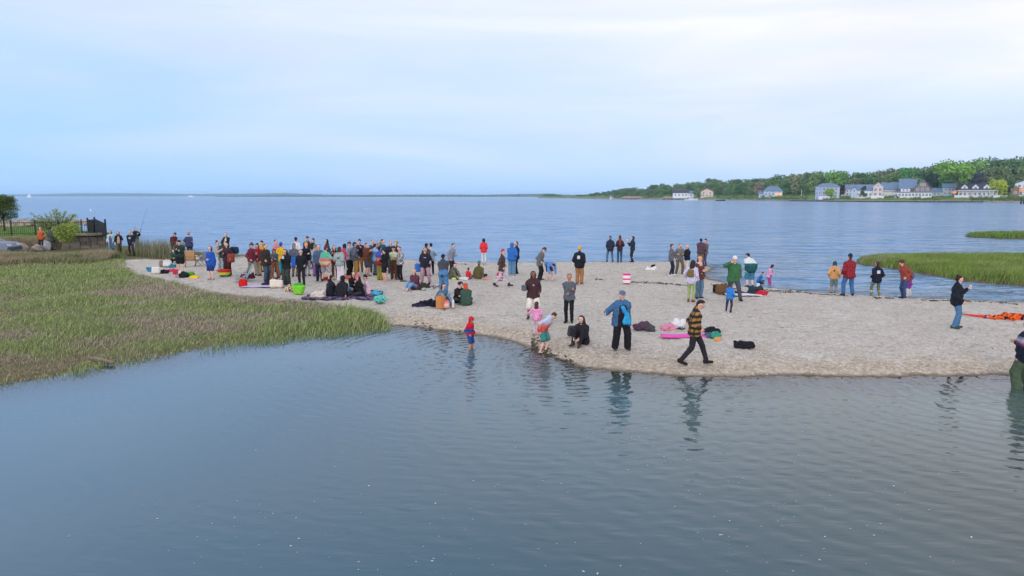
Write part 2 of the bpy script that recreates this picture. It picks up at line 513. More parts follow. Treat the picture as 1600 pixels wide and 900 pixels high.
grit = t.ramp(n3, [(0.30, (.35, .33, .31)), (0.45, (.95, .95, .95)), (0.6, (1, 1, 1)), (0.74, (1.35, 1.33, 1.3))])
sand = t.mix(1.0, sand, grit, 'MULTIPLY')
vor = t.new('ShaderNodeTexVoronoi'); vor.inputs['Scale'].default_value = 13; t.l.new(pos, vor.inputs['Vector'])
sh = t.math('LESS_THAN', vor.outputs['Distance'], t.math('MULTIPLY', n2, 0.28))
shr = t.sep(vor.outputs['Color'])[0]
sand = t.mix(t.math('MULTIPLY', sh, t.math('GREATER_THAN', shr, 0.55)), sand, t.ramp(shr, [(0.55, rgb('8a8580')), (0.8, rgb('e2ddd8'))]))
edge = t.math('ADD', pz, t.math('MULTIPLY', t.math('SUBTRACT', n1, 0.5), 0.34))
brown = t.ramp(n2, [(0.3, rgb('84765f')), (0.5, rgb('baaa96')), (0.7, rgb('dccfbe'))])
brown = t.mix(1.0, brown, grit, 'MULTIPLY')
fb = t.math('SUBTRACT', 1.0, t.math('DIVIDE', t.math('SUBTRACT', edge, 0.13), 0.09, None, True), None, True)
sand = t.mix(t.math('MULTIPLY', fb, 0.85), sand, brown)
fw = t.math('SUBTRACT', 1.0, t.math('DIVIDE', t.math('SUBTRACT', pz, 0.012), 0.035, None, True), None, True)
sand = t.mix(t.math('MULTIPLY', fw, 0.75), sand, rgb('4a4234'))
soil = t.ramp(n2, [(0.3, rgb('4c4636')), (0.55, rgb('6f6a4c')), (0.7, rgb('8d8266'))])
t.color(t.mix(ms, sand, soil))
vf = t.new('ShaderNodeTexVoronoi', feature='SMOOTH_F1'); vf.inputs['Scale'].default_value = 2.6; t.l.new(t.map(pos, (1, 1.15, 1)), vf.inputs['Vector'])
ft = t.math('MULTIPLY', t.math('DIVIDE', vf.outputs['Distance'], .45, None, True), t.math('MULTIPLY', n4, 2.0))
hsum = t.math('ADD', ft, t.math('ADD', t.math('MULTIPLY', n3, 0.35), n2))
t.l.new(t.bump(hsum, 0.55, 0.05), t.b.inputs['Normal'])
tag(link('ground', me, t.m), kind='structure')

# ------------------------------------------------------------------ the two waters
split = [(-220.0, 40.0), (-36.0, 50.0), at(200, 396), at(330, 420), at(600, 445), at(900, 470), at(1100, 500), at(1350, 520), at(1750, 525), (75, 24), (9000, 24)]
SPX = np.array([p[0] for p in split]); SPY = np.array([p[1] for p in split])
def water_mesh(name, far):
    xs = graded(-9000, 9000, -60, 70, 1.2, 1.3)
    base = np.interp(xs, SPX, SPY)
    if far: k = graded(0, 14000, 0, 60, 1.5, 1.25)
    else: k = -graded(0, 90, 0, 34, 0.6, 1.3)
    X = np.repeat(xs[None, :], len(k), 0); Y = base[None, :] + k[:, None]
    V = np.stack([X, Y, np.zeros_like(X)], -1).reshape(-1, 3); nx = len(xs)
    i = (np.arange(len(k) - 1)[:, None] * nx + np.arange(nx - 1)[None, :]).ravel()
    F = np.stack([i, i + 1, i + nx + 1, i + nx], 1)
    if not far: F = F[:, ::-1]
    dep = np.clip(-height(X, Y), 0, 3).reshape(-1)
    return np_mesh(name, V, F, True, np.repeat(dep[:, None], 3, 1))

def water_mat(name, deep, heightf, rough, clear, ior=1.42):
    t = NT(name)
    t.n.remove(t.b)
    out = t.n['Material Output']
    nrm = heightf(t)
    att = t.new('ShaderNodeVertexColor'); att.layer_name = 'Col'
    dep = t.sep(att.outputs[0])[0]
    dif = t.new('ShaderNodeBsdfDiffuse'); t.put(dif.inputs['Color'], deep(t))
    tr = t.new('ShaderNodeBsdfTransparent'); tr.inputs['Color'].default_value = (.80, .84, .78, 1)
    gl = t.new('ShaderNodeBsdfGlossy'); gl.inputs['Roughness'].default_value = rough; t.l.new(nrm, gl.inputs['Normal'])
    fr = t.new('ShaderNodeFresnel'); fr.inputs['IOR'].default_value = ior; t.l.new(nrm, fr.inputs['Normal'])
    opac = t.math('SUBTRACT', 1.0, t.math('EXPONENT', t.math('MULTIPLY', dep, -clear)), None, True)
    m1 = t.new('ShaderNodeMixShader'); t.l.new(opac, m1.inputs[0]); t.l.new(tr.outputs[0], m1.inputs[1]); t.l.new(dif.outputs[0], m1.inputs[2])
    m2 = t.new('ShaderNodeMixShader'); t.l.new(fr.outputs[0], m2.inputs[0]); t.l.new(m1.outputs[0], m2.inputs[1]); t.l.new(gl.outputs[0], m2.inputs[2])
    t.l.new(m2.outputs[0], out.inputs['Surface'])
    return t.m

def lagoon_h(t):
    pos = t.pos()
    a = t.noise(t.map(pos, (0.7, 2.6, 1), (0, 0, .12)), 1.2, 3, .5)
    b = t.noise(t.map(pos, (1.5, 5.5, 1), (0, 0, -.1)), 1.6, 2, .5, .5)
    patch = t.noise(t.map(pos, (1, 1, 1), (0, 0, 0), (3, 1, 0)), 0.16, 2)
    h = t.math('ADD', t.math('MULTIPLY', a, 0.0045), t.math('MULTIPLY', b, t.math('MULTIPLY', t.math('SUBTRACT', patch, 0.38, None, True), 0.015)))
    for (px, py, wl_, amp, reach) in ((735, 546, .34, .0045, 4.5), (850, 553, .30, .0055, 4.5), (1598, 606, .42, .0065, 7.5), (1130, 600, .5, .0045, 6), (900, 585, .26, .004, 2.0)):
        cx, cy = at(px, py)
        v = t.new('ShaderNodeVectorMath', operation='DISTANCE'); t.l.new(pos, v.inputs[0]); v.inputs[1].default_value = (cx, cy, 0)
        dd = v.outputs['Value']
        wob = t.math('ADD', t.math('MULTIPLY', dd, 2 * math.pi / wl_), t.math('MULTIPLY', a, 8.0))
        w = t.math('MULTIPLY', t.math('SINE', wob), t.math('EXPONENT', t.math('DIVIDE', dd, -reach)))
        h = t.math('ADD', h, t.math('MULTIPLY', w, amp * 1.0))
    return t.bump(h, 1.0, 1.0)
def lagoon_c(t):
    pos = t.pos()
    n = t.noise(pos, 0.22, 3, .5)
    x = t.math('DIVIDE', t.math('ADD', t.sep(pos)[0], 9.0), 16.0, None, True)
    a = t.ramp(n, [(0.3, rgb('286480')), (0.7, rgb('33728e'))])
    deep = t.mix(x, a, t.ramp(n, [(0.3, rgb('0c2c30')), (0.7, rgb('183a3c'))]))
    dc = t.new('ShaderNodeVertexColor'); dc.layer_name = 'Col'
    sh = t.math('SUBTRACT', 1.0, t.math('DIVIDE', t.math('SUBTRACT', t.math('ADD', t.sep(dc.outputs[0])[0], t.math('MULTIPLY', t.math('SUBTRACT', n, .5), .2)), 0.34), .34, None, True), None, True)
    return t.mix(sh, deep, t.mix(x, rgb('4c88a6'), rgb('6e827c')))
def sea_h(t):
    pos = t.pos()
    a = t.math('POWER', t.noise(t.map(pos, (.13, .24, 1), (0, 0, .12)), 1.3, 3, .55, .3), 4.5)
    b = t.noise(t.map(pos, (.55, 1.5, 1), (0, 0, -.2)), 1.3, 3, .6, .4)
    c = t.noise(t.map(pos, (.018, .05, 1), (0, 0, .1)), 1.0, 3, .6)
    h = t.math('ADD', t.math('MULTIPLY', a, 5.0), t.math('MULTIPLY', b, 0.24))
    h = t.math('ADD', h, t.math('MULTIPLY', c, 0.04))
    return t.bump(h, 0.75, 1.0)
def sea_c(t):
    return t.ramp(t.noise(t.map(t.pos(), (.01, .04, 1)), 1, 3), [(0.3, rgb('6090bc')), (0.7, rgb('709ec8'))])
tag(link('lagoon', water_mesh('lagoon', False), water_mat('lagoon_water', lagoon_c, lagoon_h, 0.03, 3.2, 1.60)), kind='structure')
tag(link('sea', water_mesh('sea', True), water_mat('sea_water', sea_c, sea_h, 0.10, 5.0, 1.6)), kind='structure')

# ------------------------------------------------------------------ grass: thousands of bent blades joined into one piece of stuff each
def blades(name, P, H, W, C, lean=0.35, wind=(0.25, 0.05)):
    n = len(P)
    ang = NP.uniform(0, 2 * math.pi, n); u = np.stack([np.cos(ang), np.sin(ang), np.zeros(n)], 1)
    la = NP.uniform(0, 2 * math.pi, n); lm = np.abs(NP.normal(0, lean, n))
    l = np.stack([np.cos(la) * lm + wind[0], np.sin(la) * lm + wind[1], np.zeros(n)], 1) * H[:, None]
    up = np.zeros((n, 3)); up[:, 2] = H
    w = W[:, None] * u
    V = np.stack([P - w, P + w, P + l * .3 + up * .55 - w * .75, P + l * .3 + up * .55 + w * .75, P + l + up * (1 - 0.3 * lm[:, None])], 1).reshape(-1, 3)
    b = (np.arange(n) * 5)[:, None]
    T = np.concatenate([b + np.array([[0, 1, 3]]), b + np.array([[0, 3, 2]]), b + np.array([[2, 3, 4]])])
    return np_mesh(name, V, T, False, np.repeat(C, 5, 0))

def leafmat(name='grass_blades', rough=0.6, trans=0.25):
    key = ('leaf', name)
    if key in _mats: return _mats[key]
    t = NT(name, rough, 0.2)
    a = t.new('ShaderNodeVertexColor'); a.layer_name = 'Col'
    t.color(a.outputs[0])
    _mats[key] = t.m; return t.m

def scatter(poly, n, xr, yr):
    X = NP.uniform(*xr, n); Y = NP.uniform(*yr, n)
    k = seg_dist(X, Y, poly) > 0
    return X[k], Y[k]
GREENS = [rgb(c) for c in ('7c8c5a', '8c9c60', 'a2ae72', '6c7e50')]
BROWNS = [rgb(c) for c in ('a89a88', '968a7a', 'b8ac98', '8a8274', 'a29890')]
def pick(cols, n): return np.array(cols)[NP.integers(0, len(cols), n)]

# salt marsh on the left; denser in blade count where it is close
X, Y = scatter(MARSH, 560000, (-46, -3), (14.5, 45))
keep = NP.random(len(X)) < np.clip(22 / Y, 0.25, 1) ** 1.3
keep &= np.abs(X) < Y * 0.78 + 1.5
X, Y = X[keep], Y[keep]
z = height(X, Y)
dsh = seg_dist(X, Y, LAND)
patch = 1.2 * nz(X, Y * 1.8, 0.42, 2.0) + 0.8 * nz(X, Y * 1.8, 1.2, 6.0)
sand_edge = np.clip(1 - np.abs(seg_dist(X, Y, MARSH) - 0.5) / 1.2, 0, 1) * (dsh > 1.5)
wx, wy = at(330, 445, 0.2); tip = np.exp(-((X + 5.2) / 3.0) ** 2) * (Y < 27)
green = patch * 0.9 + 0.9 * np.exp(-np.maximum(dsh - .3, 0) / 1.3) * (X > -13) + 0.8 * tip + 0.24 + 1.1 * np.exp(-((Y - 37) / 3.5) ** 2) * (X < -19) - 0.25
gmask = NP.random(len(X)) < 1 / (1 + np.exp(-4.0 * green))
C = np.where(gmask[:, None], pick(GREENS, len(X)), pick(BROWNS, len(X))) * NP.uniform(.95, 1.42, len(X))[:, None]
flat = (nz(X, Y, 0.8, 9.0) > 0.35)
H = NP.uniform(.08, .20, len(X)) * np.where(gmask, 1.15, .85) * np.where(flat, .6, 1) * (1 + 0.7 * tip)
wr = np.exp(-((dsh - 0.8) / 0.9) ** 2) * (X < -11.5)
H = H * (1 - 0.6 * wr); wm = NP.random(len(X)) < wr
C[wm] = pick([rgb('a2937c'), rgb('8c7d68'), rgb('b5a78e')], int(wm.sum()))
W = NP.uniform(.004, .008, len(X)) * np.clip(Y / 17, .9, 2.3)
k = (z > 0.03) | (NP.random(len(X)) < .5)
P = np.stack([X, Y, z - .01], 1)
tag(link('marsh_grass', blades('marsh_grass', P[k], H[k], W[k], C[k], .75), leafmat()), 'green and brown salt marsh grass covering the left bank', 'grass', kind='stuff')

# sparse sprouts standing in the shallows along the marsh edge
X = []; Y = []
for _ in range(2600):
    i = R.randrange(0, 12); f = R.random()
    a, b = NEAR[i], NEAR[i + 1]
    x, y = at(a[0] + (b[0] - a[0]) * f, a[1] + (b[1] - a[1]) * f + abs(R.gauss(0, 5)))
    if math.sin(x * 2.1) + math.sin(x * 0.9 + 2) > 0.1: X.append(x); Y.append(y)
X = np.array(X); Y = np.array(Y); n = len(X)
me = blades('reed_sprouts', np.stack([X, Y, np.full(n, -.03)], 1), NP.uniform(.08, .26, n), np.full(n, .006), pick(GREENS, n), .2)
tag(link('shallow_grass', me, leafmat()), 'sparse green grass blades standing in the shallows by the marsh', 'grass', kind='stuff')

# taller dry dune grass behind the marsh
DUNE_PX = [(-80, 416), (0, 414), (60, 412), (110, 411), (160, 408), (182, 402), (188, 402), (174, 401), (150, 401), (105, 402), (60, 402), (-80, 403)]
DUNE = np.array([at(x, y, 0.4) for x, y in DUNE_PX])
X, Y = scatter(DUNE, 60000, (DUNE[:, 0].min(), DUNE[:, 0].max()), (DUNE[:, 1].min(), DUNE[:, 1].max()))
n = len(X); g = NP.random(n) < 1 / (1 + np.exp(-3 * (nz(X, Y, 1.1, 3) - 0.1)))
C = np.where(g[:, None], pick([rgb('8a9468'), rgb('98a070'), rgb('78845a')], n), pick([rgb('b0a088'), rgb('9a8b76'), rgb('bcae96')], n)) * NP.uniform(.75, 1.15, n)[:, None]
me = blades('dune_grass', np.stack([X, Y, height(X, Y) - .02], 1), NP.uniform(.30, .62, n) * (1 + .35 * nz(X, Y, 1.3, 8)), NP.uniform(.008, .014, n), C, .35)
tag(link('dune_grass', me, leafmat()), 'tall dry dune grass behind the green marsh', 'grass', kind='stuff')

# strip of reeds on the bank behind the picnic bags, short turf beside it
def strip(name, label, pts, n, hr, w, cols, lean, spread):
    X, Y = [], []
    for _ in range(n):
        i = R.randrange(len(pts) - 1); f = R.random()
        x, y = at(pts[i][0] * (1 - f) + pts[i + 1][0] * f, pts[i][1] * (1 - f) + pts[i + 1][1] * f + R.uniform(-spread, spread), .35)
        X.append(x); Y.append(y)
    X, Y = np.array(X), np.array(Y)
    me = blades(name, np.stack([X, Y, height(X, Y) - .02], 1), NP.uniform(*hr, n), NP.uniform(w * .7, w * 1.2, n), pick([rgb(c) for c in cols], n) * NP.uniform(.75, 1.15, n)[:, None], lean, (.05, 0))
    tag(link(name, me, leafmat()), label, 'grass', kind='stuff')
strip('reeds', 'thin tall reeds on the bank by the open water', [(212, 398), (240, 400), (262, 401), (290, 401)], 1500, (.6, 1.5), .011, ['7f8468', '6f7658', '9a9078'], .12, 3.5)
strip('bank_grass', 'low brown grass on the bank between path and beach', [(196, 397), (240, 400), (270, 402), (320, 402), (345, 401)], 5200, (.12, .38), .014, ['9a8c70', '7f8254', '8b7d64', '6d7f42'], .45, 3.0)
strip('path_grass', 'green tufts of grass beside the path', [(165, 397), (180, 400), (193, 402)], 1500, (.15, .4), .014, ['7f8d50', '6d7f42'], .4, 4)

# ------------------------------------------------------------------ marsh islets on the right
def islet(name, label, top, bot, zt, n, hr, w, cols):
    poly = np.array([at(*p) for p in top] + [at(*p) for p in bot])
    x0, y0 = poly.min(0) - 1; x1, y1 = poly.max(0) + 1
    xs = np.arange(x0, x1, .35); ys = np.arange(y0, y1, .3)
    def zf(X, Y):
        d = seg_dist(X, Y, poly) + .15 * nz(X, Y, 2, 1)
        return np.where(d > 0, zt * (1 - np.exp(-d / .25)), np.maximum(d * .5, -.4)) - .02
    t_ = NT('islet_mud', .9, .2); t_.color(t_.ramp(t_.noise(t_.pos(), 3, 4), [(.3, rgb('4a4335')), (.7, rgb('75694f'))]))
    tag(link(name, grid_mesh(name, xs, ys, zf), t_.m), kind='structure')
    X, Y = scatter(poly, n, (x0, x1), (y0, y1)); m = len(X)
    k = nz(X, Y, 1.0, 4); C = pick([rgb(c) for c in cols], m) * (NP.uniform(.75, 1.15, m) * (1 + .18 * k))[:, None]
    dry = (NP.random(m) < np.clip((nz(X * .6, Y * 1.6, .8, 3) - .45) * 2, 0, .8)); C[dry] = pick(BROWNS, int(dry.sum()))
    me = blades(name + '_grass', np.stack([X, Y, zf(X, Y)], 1), NP.uniform(*hr, m), NP.uniform(w * .7, w * 1.2, m), C, .35)
    tag(link('islet_grass', me, leafmat()), label, 'grass', kind='stuff')
islet('marsh_islet', 'bright green cordgrass on the larger islet right of the waders', [(1336, 410), (1362, 406), (1450, 404.5), (1600, 404), (1800, 404)],
      [(1800, 462), (1660, 454), (1600, 448), (1550, 444), (1500, 439), (1450, 430), (1400, 421), (1350, 415)], .28, 150000, (.22, .42), .011, ['70883c', '82984a', '627a38', '90a450'])
islet('far_islet', 'green strip of grass on the small islet farther out', [(1506, 369.5), (1540, 368), (1600, 367.5), (1800, 367)],
      [(1800, 378), (1620, 374.5), (1560, 373.5), (1520, 371.5)], .3, 30000, (.25, .45), .025, ['6a8a38', '587a30', '78944a'])

# ------------------------------------------------------------------ small litter of the beach
def specks(name, label, cat, P, S, C, flat=.5):
    n = len(P); base = np.array([[1, 0, 0], [0, 1, 0], [-1, 0, 0], [0, -1, 0], [0, 0, flat]])
    a = NP.uniform(0, 6.28, n); ca, sa = np.cos(a), np.sin(a); jit = NP.uniform(.5, 1.3, (n, 5))
    B = base[None] * jit[..., None]
    V = np.stack([B[..., 0] * ca[:, None] - B[..., 1] * sa[:, None] * .6, B[..., 0] * sa[:, None] + B[..., 1] * ca[:, None] * .6, B[..., 2]], -1) * S[:, None, None] + P[:, None]
    b = (np.arange(n) * 5)[:, None]
    T = np.concatenate([b + np.array([[i, (i + 1) % 4, 4]]) for i in range(4)])
    me = np_mesh(name, V.reshape(-1, 3), T, False, np.repeat(C, 5, 0))
    return tag(link(name, me, leafmat('shell_and_pebble')), label, cat, kind='stuff')
X = NP.uniform(-19, 27, 90000); Y = 13.5 + 32 * NP.random(90000) ** 1.5
d = seg_dist(X, Y, LAND); m = seg_dist(X, Y, MARSH)
band = np.exp(-((d - 1.5) / 1.0) ** 2) + .16 * np.exp(-d / 6) + .08
k = (d > .12) & (m < -.1) & (NP.random(len(X)) < band * np.where(X > 5, 1.7, 1.0)); X, Y, d = X[k], Y[k], d[k]
C = pick([rgb(c) for c in ('e6e1dc', 'd8d0c8', 'efeae6', 'c4bab2', '5d554c', '857b6f')], len(X))
specks('beach_shells', 'white shell fragments and pebbles strewn over the sand', 'shells', np.stack([X, Y, ground_z(X, Y) + .0], 1), NP.uniform(.010, .028, len(X)), C)
# thin dark wrack lines
X, Y = [], []
for pts, n, sp in (([(930, 441), (980, 444), (1040, 447), (1110, 451), (1180, 456), (1250, 460)], 1100, .5), ([(1110, 447), (1180, 452), (1260, 459), (1340, 465), (1480, 471), (1600, 477)], 1300, .35),
                   ([(930, 585), (1050, 585), (1200, 583), (1400, 584), (1600, 579)], 1300, 2.2), ([(830, 529), (860, 548), (900, 566)], 500, 5), ([(640, 503), (680, 508), (720, 514)], 200, 5), ([(560, 411), (650, 413), (760, 416)], 350, .6)):
    for _ in range(n):
        i = R.randrange(len(pts) - 1); f = R.random()
        x, y = at(pts[i][0] * (1 - f) + pts[i + 1][0] * f, pts[i][1] * (1 - f) + pts[i + 1][1] * f + R.gauss(0, sp), .2)
        if math.sin(x * 3.3) + math.sin(x * 1.1) > -.6: X.append(x); Y.append(y)
X, Y = np.array(X), np.array(Y); n = len(X)
specks('wrack', 'dark lines of dried seaweed left on the sand', 'seaweed', np.stack([X, Y, ground_z(X, Y) + .004], 1), NP.uniform(.02, .075, n), pick([rgb('4a4034'), rgb('5f5344'), rgb('3b342c')], n), .5)
# flecks of foam on the lagoon
X, Y = [], []
for cx, cy, sx, sy, n in ((1010, 670, 50, 28, 70), (1050, 690, 40, 25, 50), (1140, 810, 60, 40, 40), (1300, 800, 90, 70, 60), (330, 820, 120, 25, 30), (620, 850, 150, 40, 60), (900, 800, 300, 70, 110), (1350, 700, 150, 60, 30)):
    for _ in range(n):
        x, y = R.gauss(cx, sx), R.gauss(cy, sy)
        if y > 610: q = at(x, y); X.append(q[0]); Y.append(q[1])
X, Y = np.array(X), np.array(Y); n = len(X)
specks('foam_flecks', 'small white flecks of foam floating on the lagoon', 'foam', np.stack([X, Y, np.full(n, .004)], 1), NP.uniform(.006, .03, n) * NP.uniform(.4, 1, n), pick([rgb('c9d4da'), rgb('a9b7bf')], n), .08)
# driftwood log at the marsh edge
g = ground_at(158, 567)
m_ = MB().tube([g + Vector((-.55, .3, .08)), g + Vector((-.1, .05, .10)), g + Vector((.45, -.2, .06))], [.035, .05, .045], 7)
tag(m_.build('driftwood', plain('8d8072', .9), smooth=True), 'short weathered driftwood log at the marsh edge by the lagoon', 'driftwood')
# ------------------------------------------------------------------ the far shore: land, wood, houses
SH_PX = [840, 905, 950, 1000, 1050, 1100, 1150, 1200, 1250, 1300, 1350, 1400, 1450, 1500, 1550, 1600, 1660, 1760]
SH_D = [1650, 1260, 1040, 930, 865, 790, 720, 660, 605, 562, 535, 520, 510, 503, 495, 485, 470, 455]
HILL = [2.5, 3.0, 4, 5, 6, 7, 8, 9, 10, 11, 12, 12, 13, 13, 13, 13, 13, 13]
def shore_d(px): return float(np.interp(px, SH_PX, SH_D))
def shore_z(px, t):
    hl = np.interp(px, SH_PX, HILL)
    return -0.6 + 1.5 * np.clip(t / 4, 0, 1) + np.minimum(3.6, hl) * np.clip((t - 4) / 34, 0, 1) ** .8 + np.maximum(hl - 3.6, 0) * np.clip((t - 50) / 150, 0, 1)
def shore_pt(px, t, dz=0.0):
    D = shore_d(px) + t
    return Vector(((px - 800) / FPX * D, D, float(shore_z(px, t)) + dz))
pxs = np.arange(840, 1765, 6.0); ts = np.array([-6, -2, 0, 2, 4, 7, 12, 18, 26, 38, 52, 70, 95, 130, 180, 240, 320, 420.])
PXG, TG = np.meshgrid(pxs, ts)
DG = np.interp(PXG, SH_PX, SH_D) + TG
V = np.stack([(PXG - 800) / FPX * DG, DG, shore_z(PXG, TG) + np.where(TG > 5, .4 * np.sin(PXG * .7 + TG), 0)], -1).reshape(-1, 3)
nx = len(pxs); i = (np.arange(len(ts) - 1)[:, None] * nx + np.arange(nx - 1)[None, :]).ravel()
t = NT('far_shore_ground', .95, .1)
pos = t.pos(); pz = t.sep(pos)[2]
g_ = t.ramp(t.noise(pos, .08, 4), [(.35, rgb('55703a')), (.6, rgb('6f8a4a')), (.75, rgb('7f7a55'))])
r_ = t.ramp(t.noise(pos, .5, 4), [(.3, rgb('4a4540')), (.5, rgb('8b7f72')), (.7, rgb('b3a79a'))])
t.color(t.mix(t.math('GREATER_THAN', t.math('ADD', pz, t.math('MULTIPLY', t.noise(pos, .3, 3), 1.0)), 1.9), r_, g_))
tag(link('far_shore', np_mesh('far_shore', V, np.stack([i, i + 1, i + nx + 1, i + nx], 1)), t.m), kind='structure')

# tree makers ----------------------------------------------------------------
def canopy(seed, h, w, leaf, n, clumps=9, low=.25, shape='round'):
    """leaf-sized faces in clumps through a crown volume"""
    r = np.random.default_rng(seed); cs = []
    for i in range(clumps):
        f = r.random(); a = r.uniform(0, 6.28)
        zc = low + (1 - low) * (0.12 + .76 * f)
        if shape == 'cone': rad = (1 - (zc - low) / (1 - low)) * .42 + .04
        elif shape == 'flat': rad = .5 * r.random() ** .5 * (0.6 + .5 * (zc > .5))
        else: rad = .36 * r.random() ** .5 * math.sqrt(max(0.05, 1 - ((zc - .58) / .5) ** 2))
        cs.append((math.cos(a) * rad * w, math.sin(a) * rad * w, zc * h, r.uniform(.16, .28) * w * (0.95 if shape == 'cone' else 1)))
    P = []; C = []
    for (x, y, z, q) in cs:
        m = n // clumps; d = r.normal(size=(m, 3)); d /= np.linalg.norm(d, axis=1)[:, None]
        rr = q * r.uniform(.55, 1.05, m)[:, None]
        p = d * rr * np.array([1, 1, .78]) + (x, y, z); P.append(p)
        C.append(np.full(m, r.uniform(.82, 1.15)) * r.uniform(.8, 1.2, m))
    P = np.concatenate(P); C = np.concatenate(C); m = len(P)
    a = r.normal(size=(m, 3)); a /= np.linalg.norm(a, axis=1)[:, None]
    b = np.cross(a, r.normal(size=(m, 3))); b /= np.linalg.norm(b, axis=1)[:, None]
    s = leaf * r.uniform(.6, 1.3, m)[:, None]
    V = np.stack([P - a * s, P + b * s * .7, P + a * s, P - b * s * .7], 1).reshape(-1, 3)
    return V, (np.arange(m) * 4)[:, None] + np.array([[0, 1, 2, 3]]), np.repeat(np.repeat(C[:, None], 3, 1), 4, 0), cs

def trunk_mb(h, r0, cs, low, top):
    m = MB(); m.tube([(0, 0, -.3), (r0 * .3, 0, h * low * .6), (0, r0 * .2, h * low * 1.1), (0, 0, h * top)], [r0 * 1.25, r0, r0 * .8, r0 * .3], 7)
    for (x, y, z, q) in cs[:6]:
        z0 = h * low * .8 + (z - h * low) * .25
        m.tube([(0, 0, z0), (x * .5, y * .5, z0 + (z - z0) * .6), (x * .9, y * .9, z)], [r0 * .5, r0 * .3, r0 * .12], 5)
    return m

def leaf_tint(hx):
    key = ('tint', hx)
    if key in _mats: return _mats[key]
    t = NT('foliage', .75, .15)
    a = t.new('ShaderNodeVertexColor'); a.layer_name = 'Col'
    oi = t.new('ShaderNodeObjectInfo')
    c = t.mix(1.0, rgb(hx, 1.36), a.outputs[0], 'MULTIPLY')
    t.color(t.mix(t.math('MULTIPLY', oi.outputs['Random'], .15), c, rgb('4a6040', .7)))
    _mats[key] = t.m; return t.m
BARK = plain('6b5f52', .9)

PROTO = {}
def proto(kind, hx, k):
    key = (kind, hx, k)
    if key in PROTO: return PROTO[key]
    spec = {'round': dict(h=1, w=1.05, leaf=.05, n=1500, clumps=16, low=.16), 'tall': dict(h=1, w=.8, leaf=.046, n=1500, clumps=17, low=.12),
            'cone': dict(h=1, w=.55, leaf=.045, n=1600, clumps=26, low=.04, shape='cone'), 'bush': dict(h=1, w=1.7, leaf=.07, n=420, clumps=9, low=.0),
            'flat': dict(h=1, w=1.0, leaf=.04, n=1900, clumps=22, low=.42, shape='flat')}[kind]
    V, F, C, cs = canopy(hash((kind, k)) % 9999 if False else (len(kind) * 31 + k), **spec)
    cm = np_mesh('crown', V, F, False, C); cm.materials.append(leaf_tint(hx))
    tm = None
    if kind != 'bush':
        mb = trunk_mb(1, .022, cs, max(spec['low'], .1), .7); tm = bpy.data.meshes.new('trunk'); tm.from_pydata(mb.v, [], mb.f); tm.materials.append(BARK)
    PROTO[key] = (cm, tm); return PROTO[key]

def far_tree(name, kind, hx, loc, h, label, group=None, cat='tree', wide=1.0):
    cm, tm = proto(kind, hx, R.randrange(4))
    o = empty(name, loc, R.uniform(0, 6.28), label, cat, group); o.scale = (h * wide, h * wide, h)
    c = link('crown', cm, parent=o)
    if tm: link('trunk', tm, parent=o)
    return o

# back of the wood: skyline (px, y of the tops) as in the photograph
SKY = [(905, 308), (925, 301), (945, 300), (962, 296), (985, 294), (1005, 294), (1024, 289), (1050, 289), (1085, 287), (1105, 281), (1130, 284), (1160, 281), (1190, 282), (1212, 273), (1235, 280), (1255, 272),
       (1300, 270), (1320, 271), (1340, 273), (1365, 270), (1385, 266), (1420, 262), (1450, 260), (1480, 256), (1515, 266), (1545, 254), (1575, 252), (1600, 250), (1660, 248), (1760, 246)]
WOOD = ['4f6f42', '5b7a48', '46653f', '62784c', '6d7a58']
def sky_y(px): return float(np.interp(px, [s[0] for s in SKY], [s[1] for s in SKY]))
def place_top(px, t, ytop, kind, hx, name, label, group=None, wide=1.0, minh=3.0):
    p = shore_pt(px, t); D = p.y
    ztop = CAMZ + (HZ - ytop) / FPX * D
    hh = max(minh, ztop - p.z)
    return far_tree(name, kind, hx, p, hh / 0.97, label, group, wide=wide)
px = 902
while px < 1690:
    D = shore_d(px)
    step = 13.0 * 500 / D
    NEARBY = [(960, 'above the tiny hut'), (1005, 'above the long boathouse'), (1050, 'above the shorter boathouse'), (1095, 'behind the pink gable'), (1150, 'midway along the shore'), (1205, 'behind the orange paned house'), (1250, 'behind the flagpole'), (1300, 'behind the hipped house'), (1350, 'behind the blue roofed house'), (1390, 'behind the steep roofed house'), (1430, 'behind the shingled house'), (1480, 'behind the broad spreading tree'), (1530, 'behind the three dormers'), (1585, 'behind the brown shed'), (9999, 'at the right end')]
    for row, (t_, f) in enumerate(((150, 1.0), (105, .80), (70, .56))):
        x = px + R.uniform(-.35, .35) * step + row * step * .4
        if row == 2 and 1262 < x < 1610: continue
        y = sky_y(x); base = 306
        yt = base - (base - y) * f * R.uniform(.93, 1.03)
        hh = (HZ - yt) / FPX * (D + t_) + CAMZ - float(shore_z(x, t_))
        if hh < 4: t2 = t_ * .4
        kd_, wi = R.choice(['round', 'round', 'tall']), R.randrange(5)
        lb = ('broad ' if kd_ == 'round' else 'narrow ') + ['mid green', 'fresh green', 'dark green', 'olive green', 'greyish green'][wi] + ' tree ' + ['on the skyline', 'halfway down the wood', 'at the foot of the wood'][row] + ', ' + [n_ for a_, n_ in NEARBY if x < a_][0]
        place_top(x, t_ * (1 if D < 800 else .5), yt, kd_, WOOD[wi], 'deciduous_tree', lb, 'trees of the wood behind the houses', wide=max(1.0, 11.0 / max(hh, 6)))
    px += step
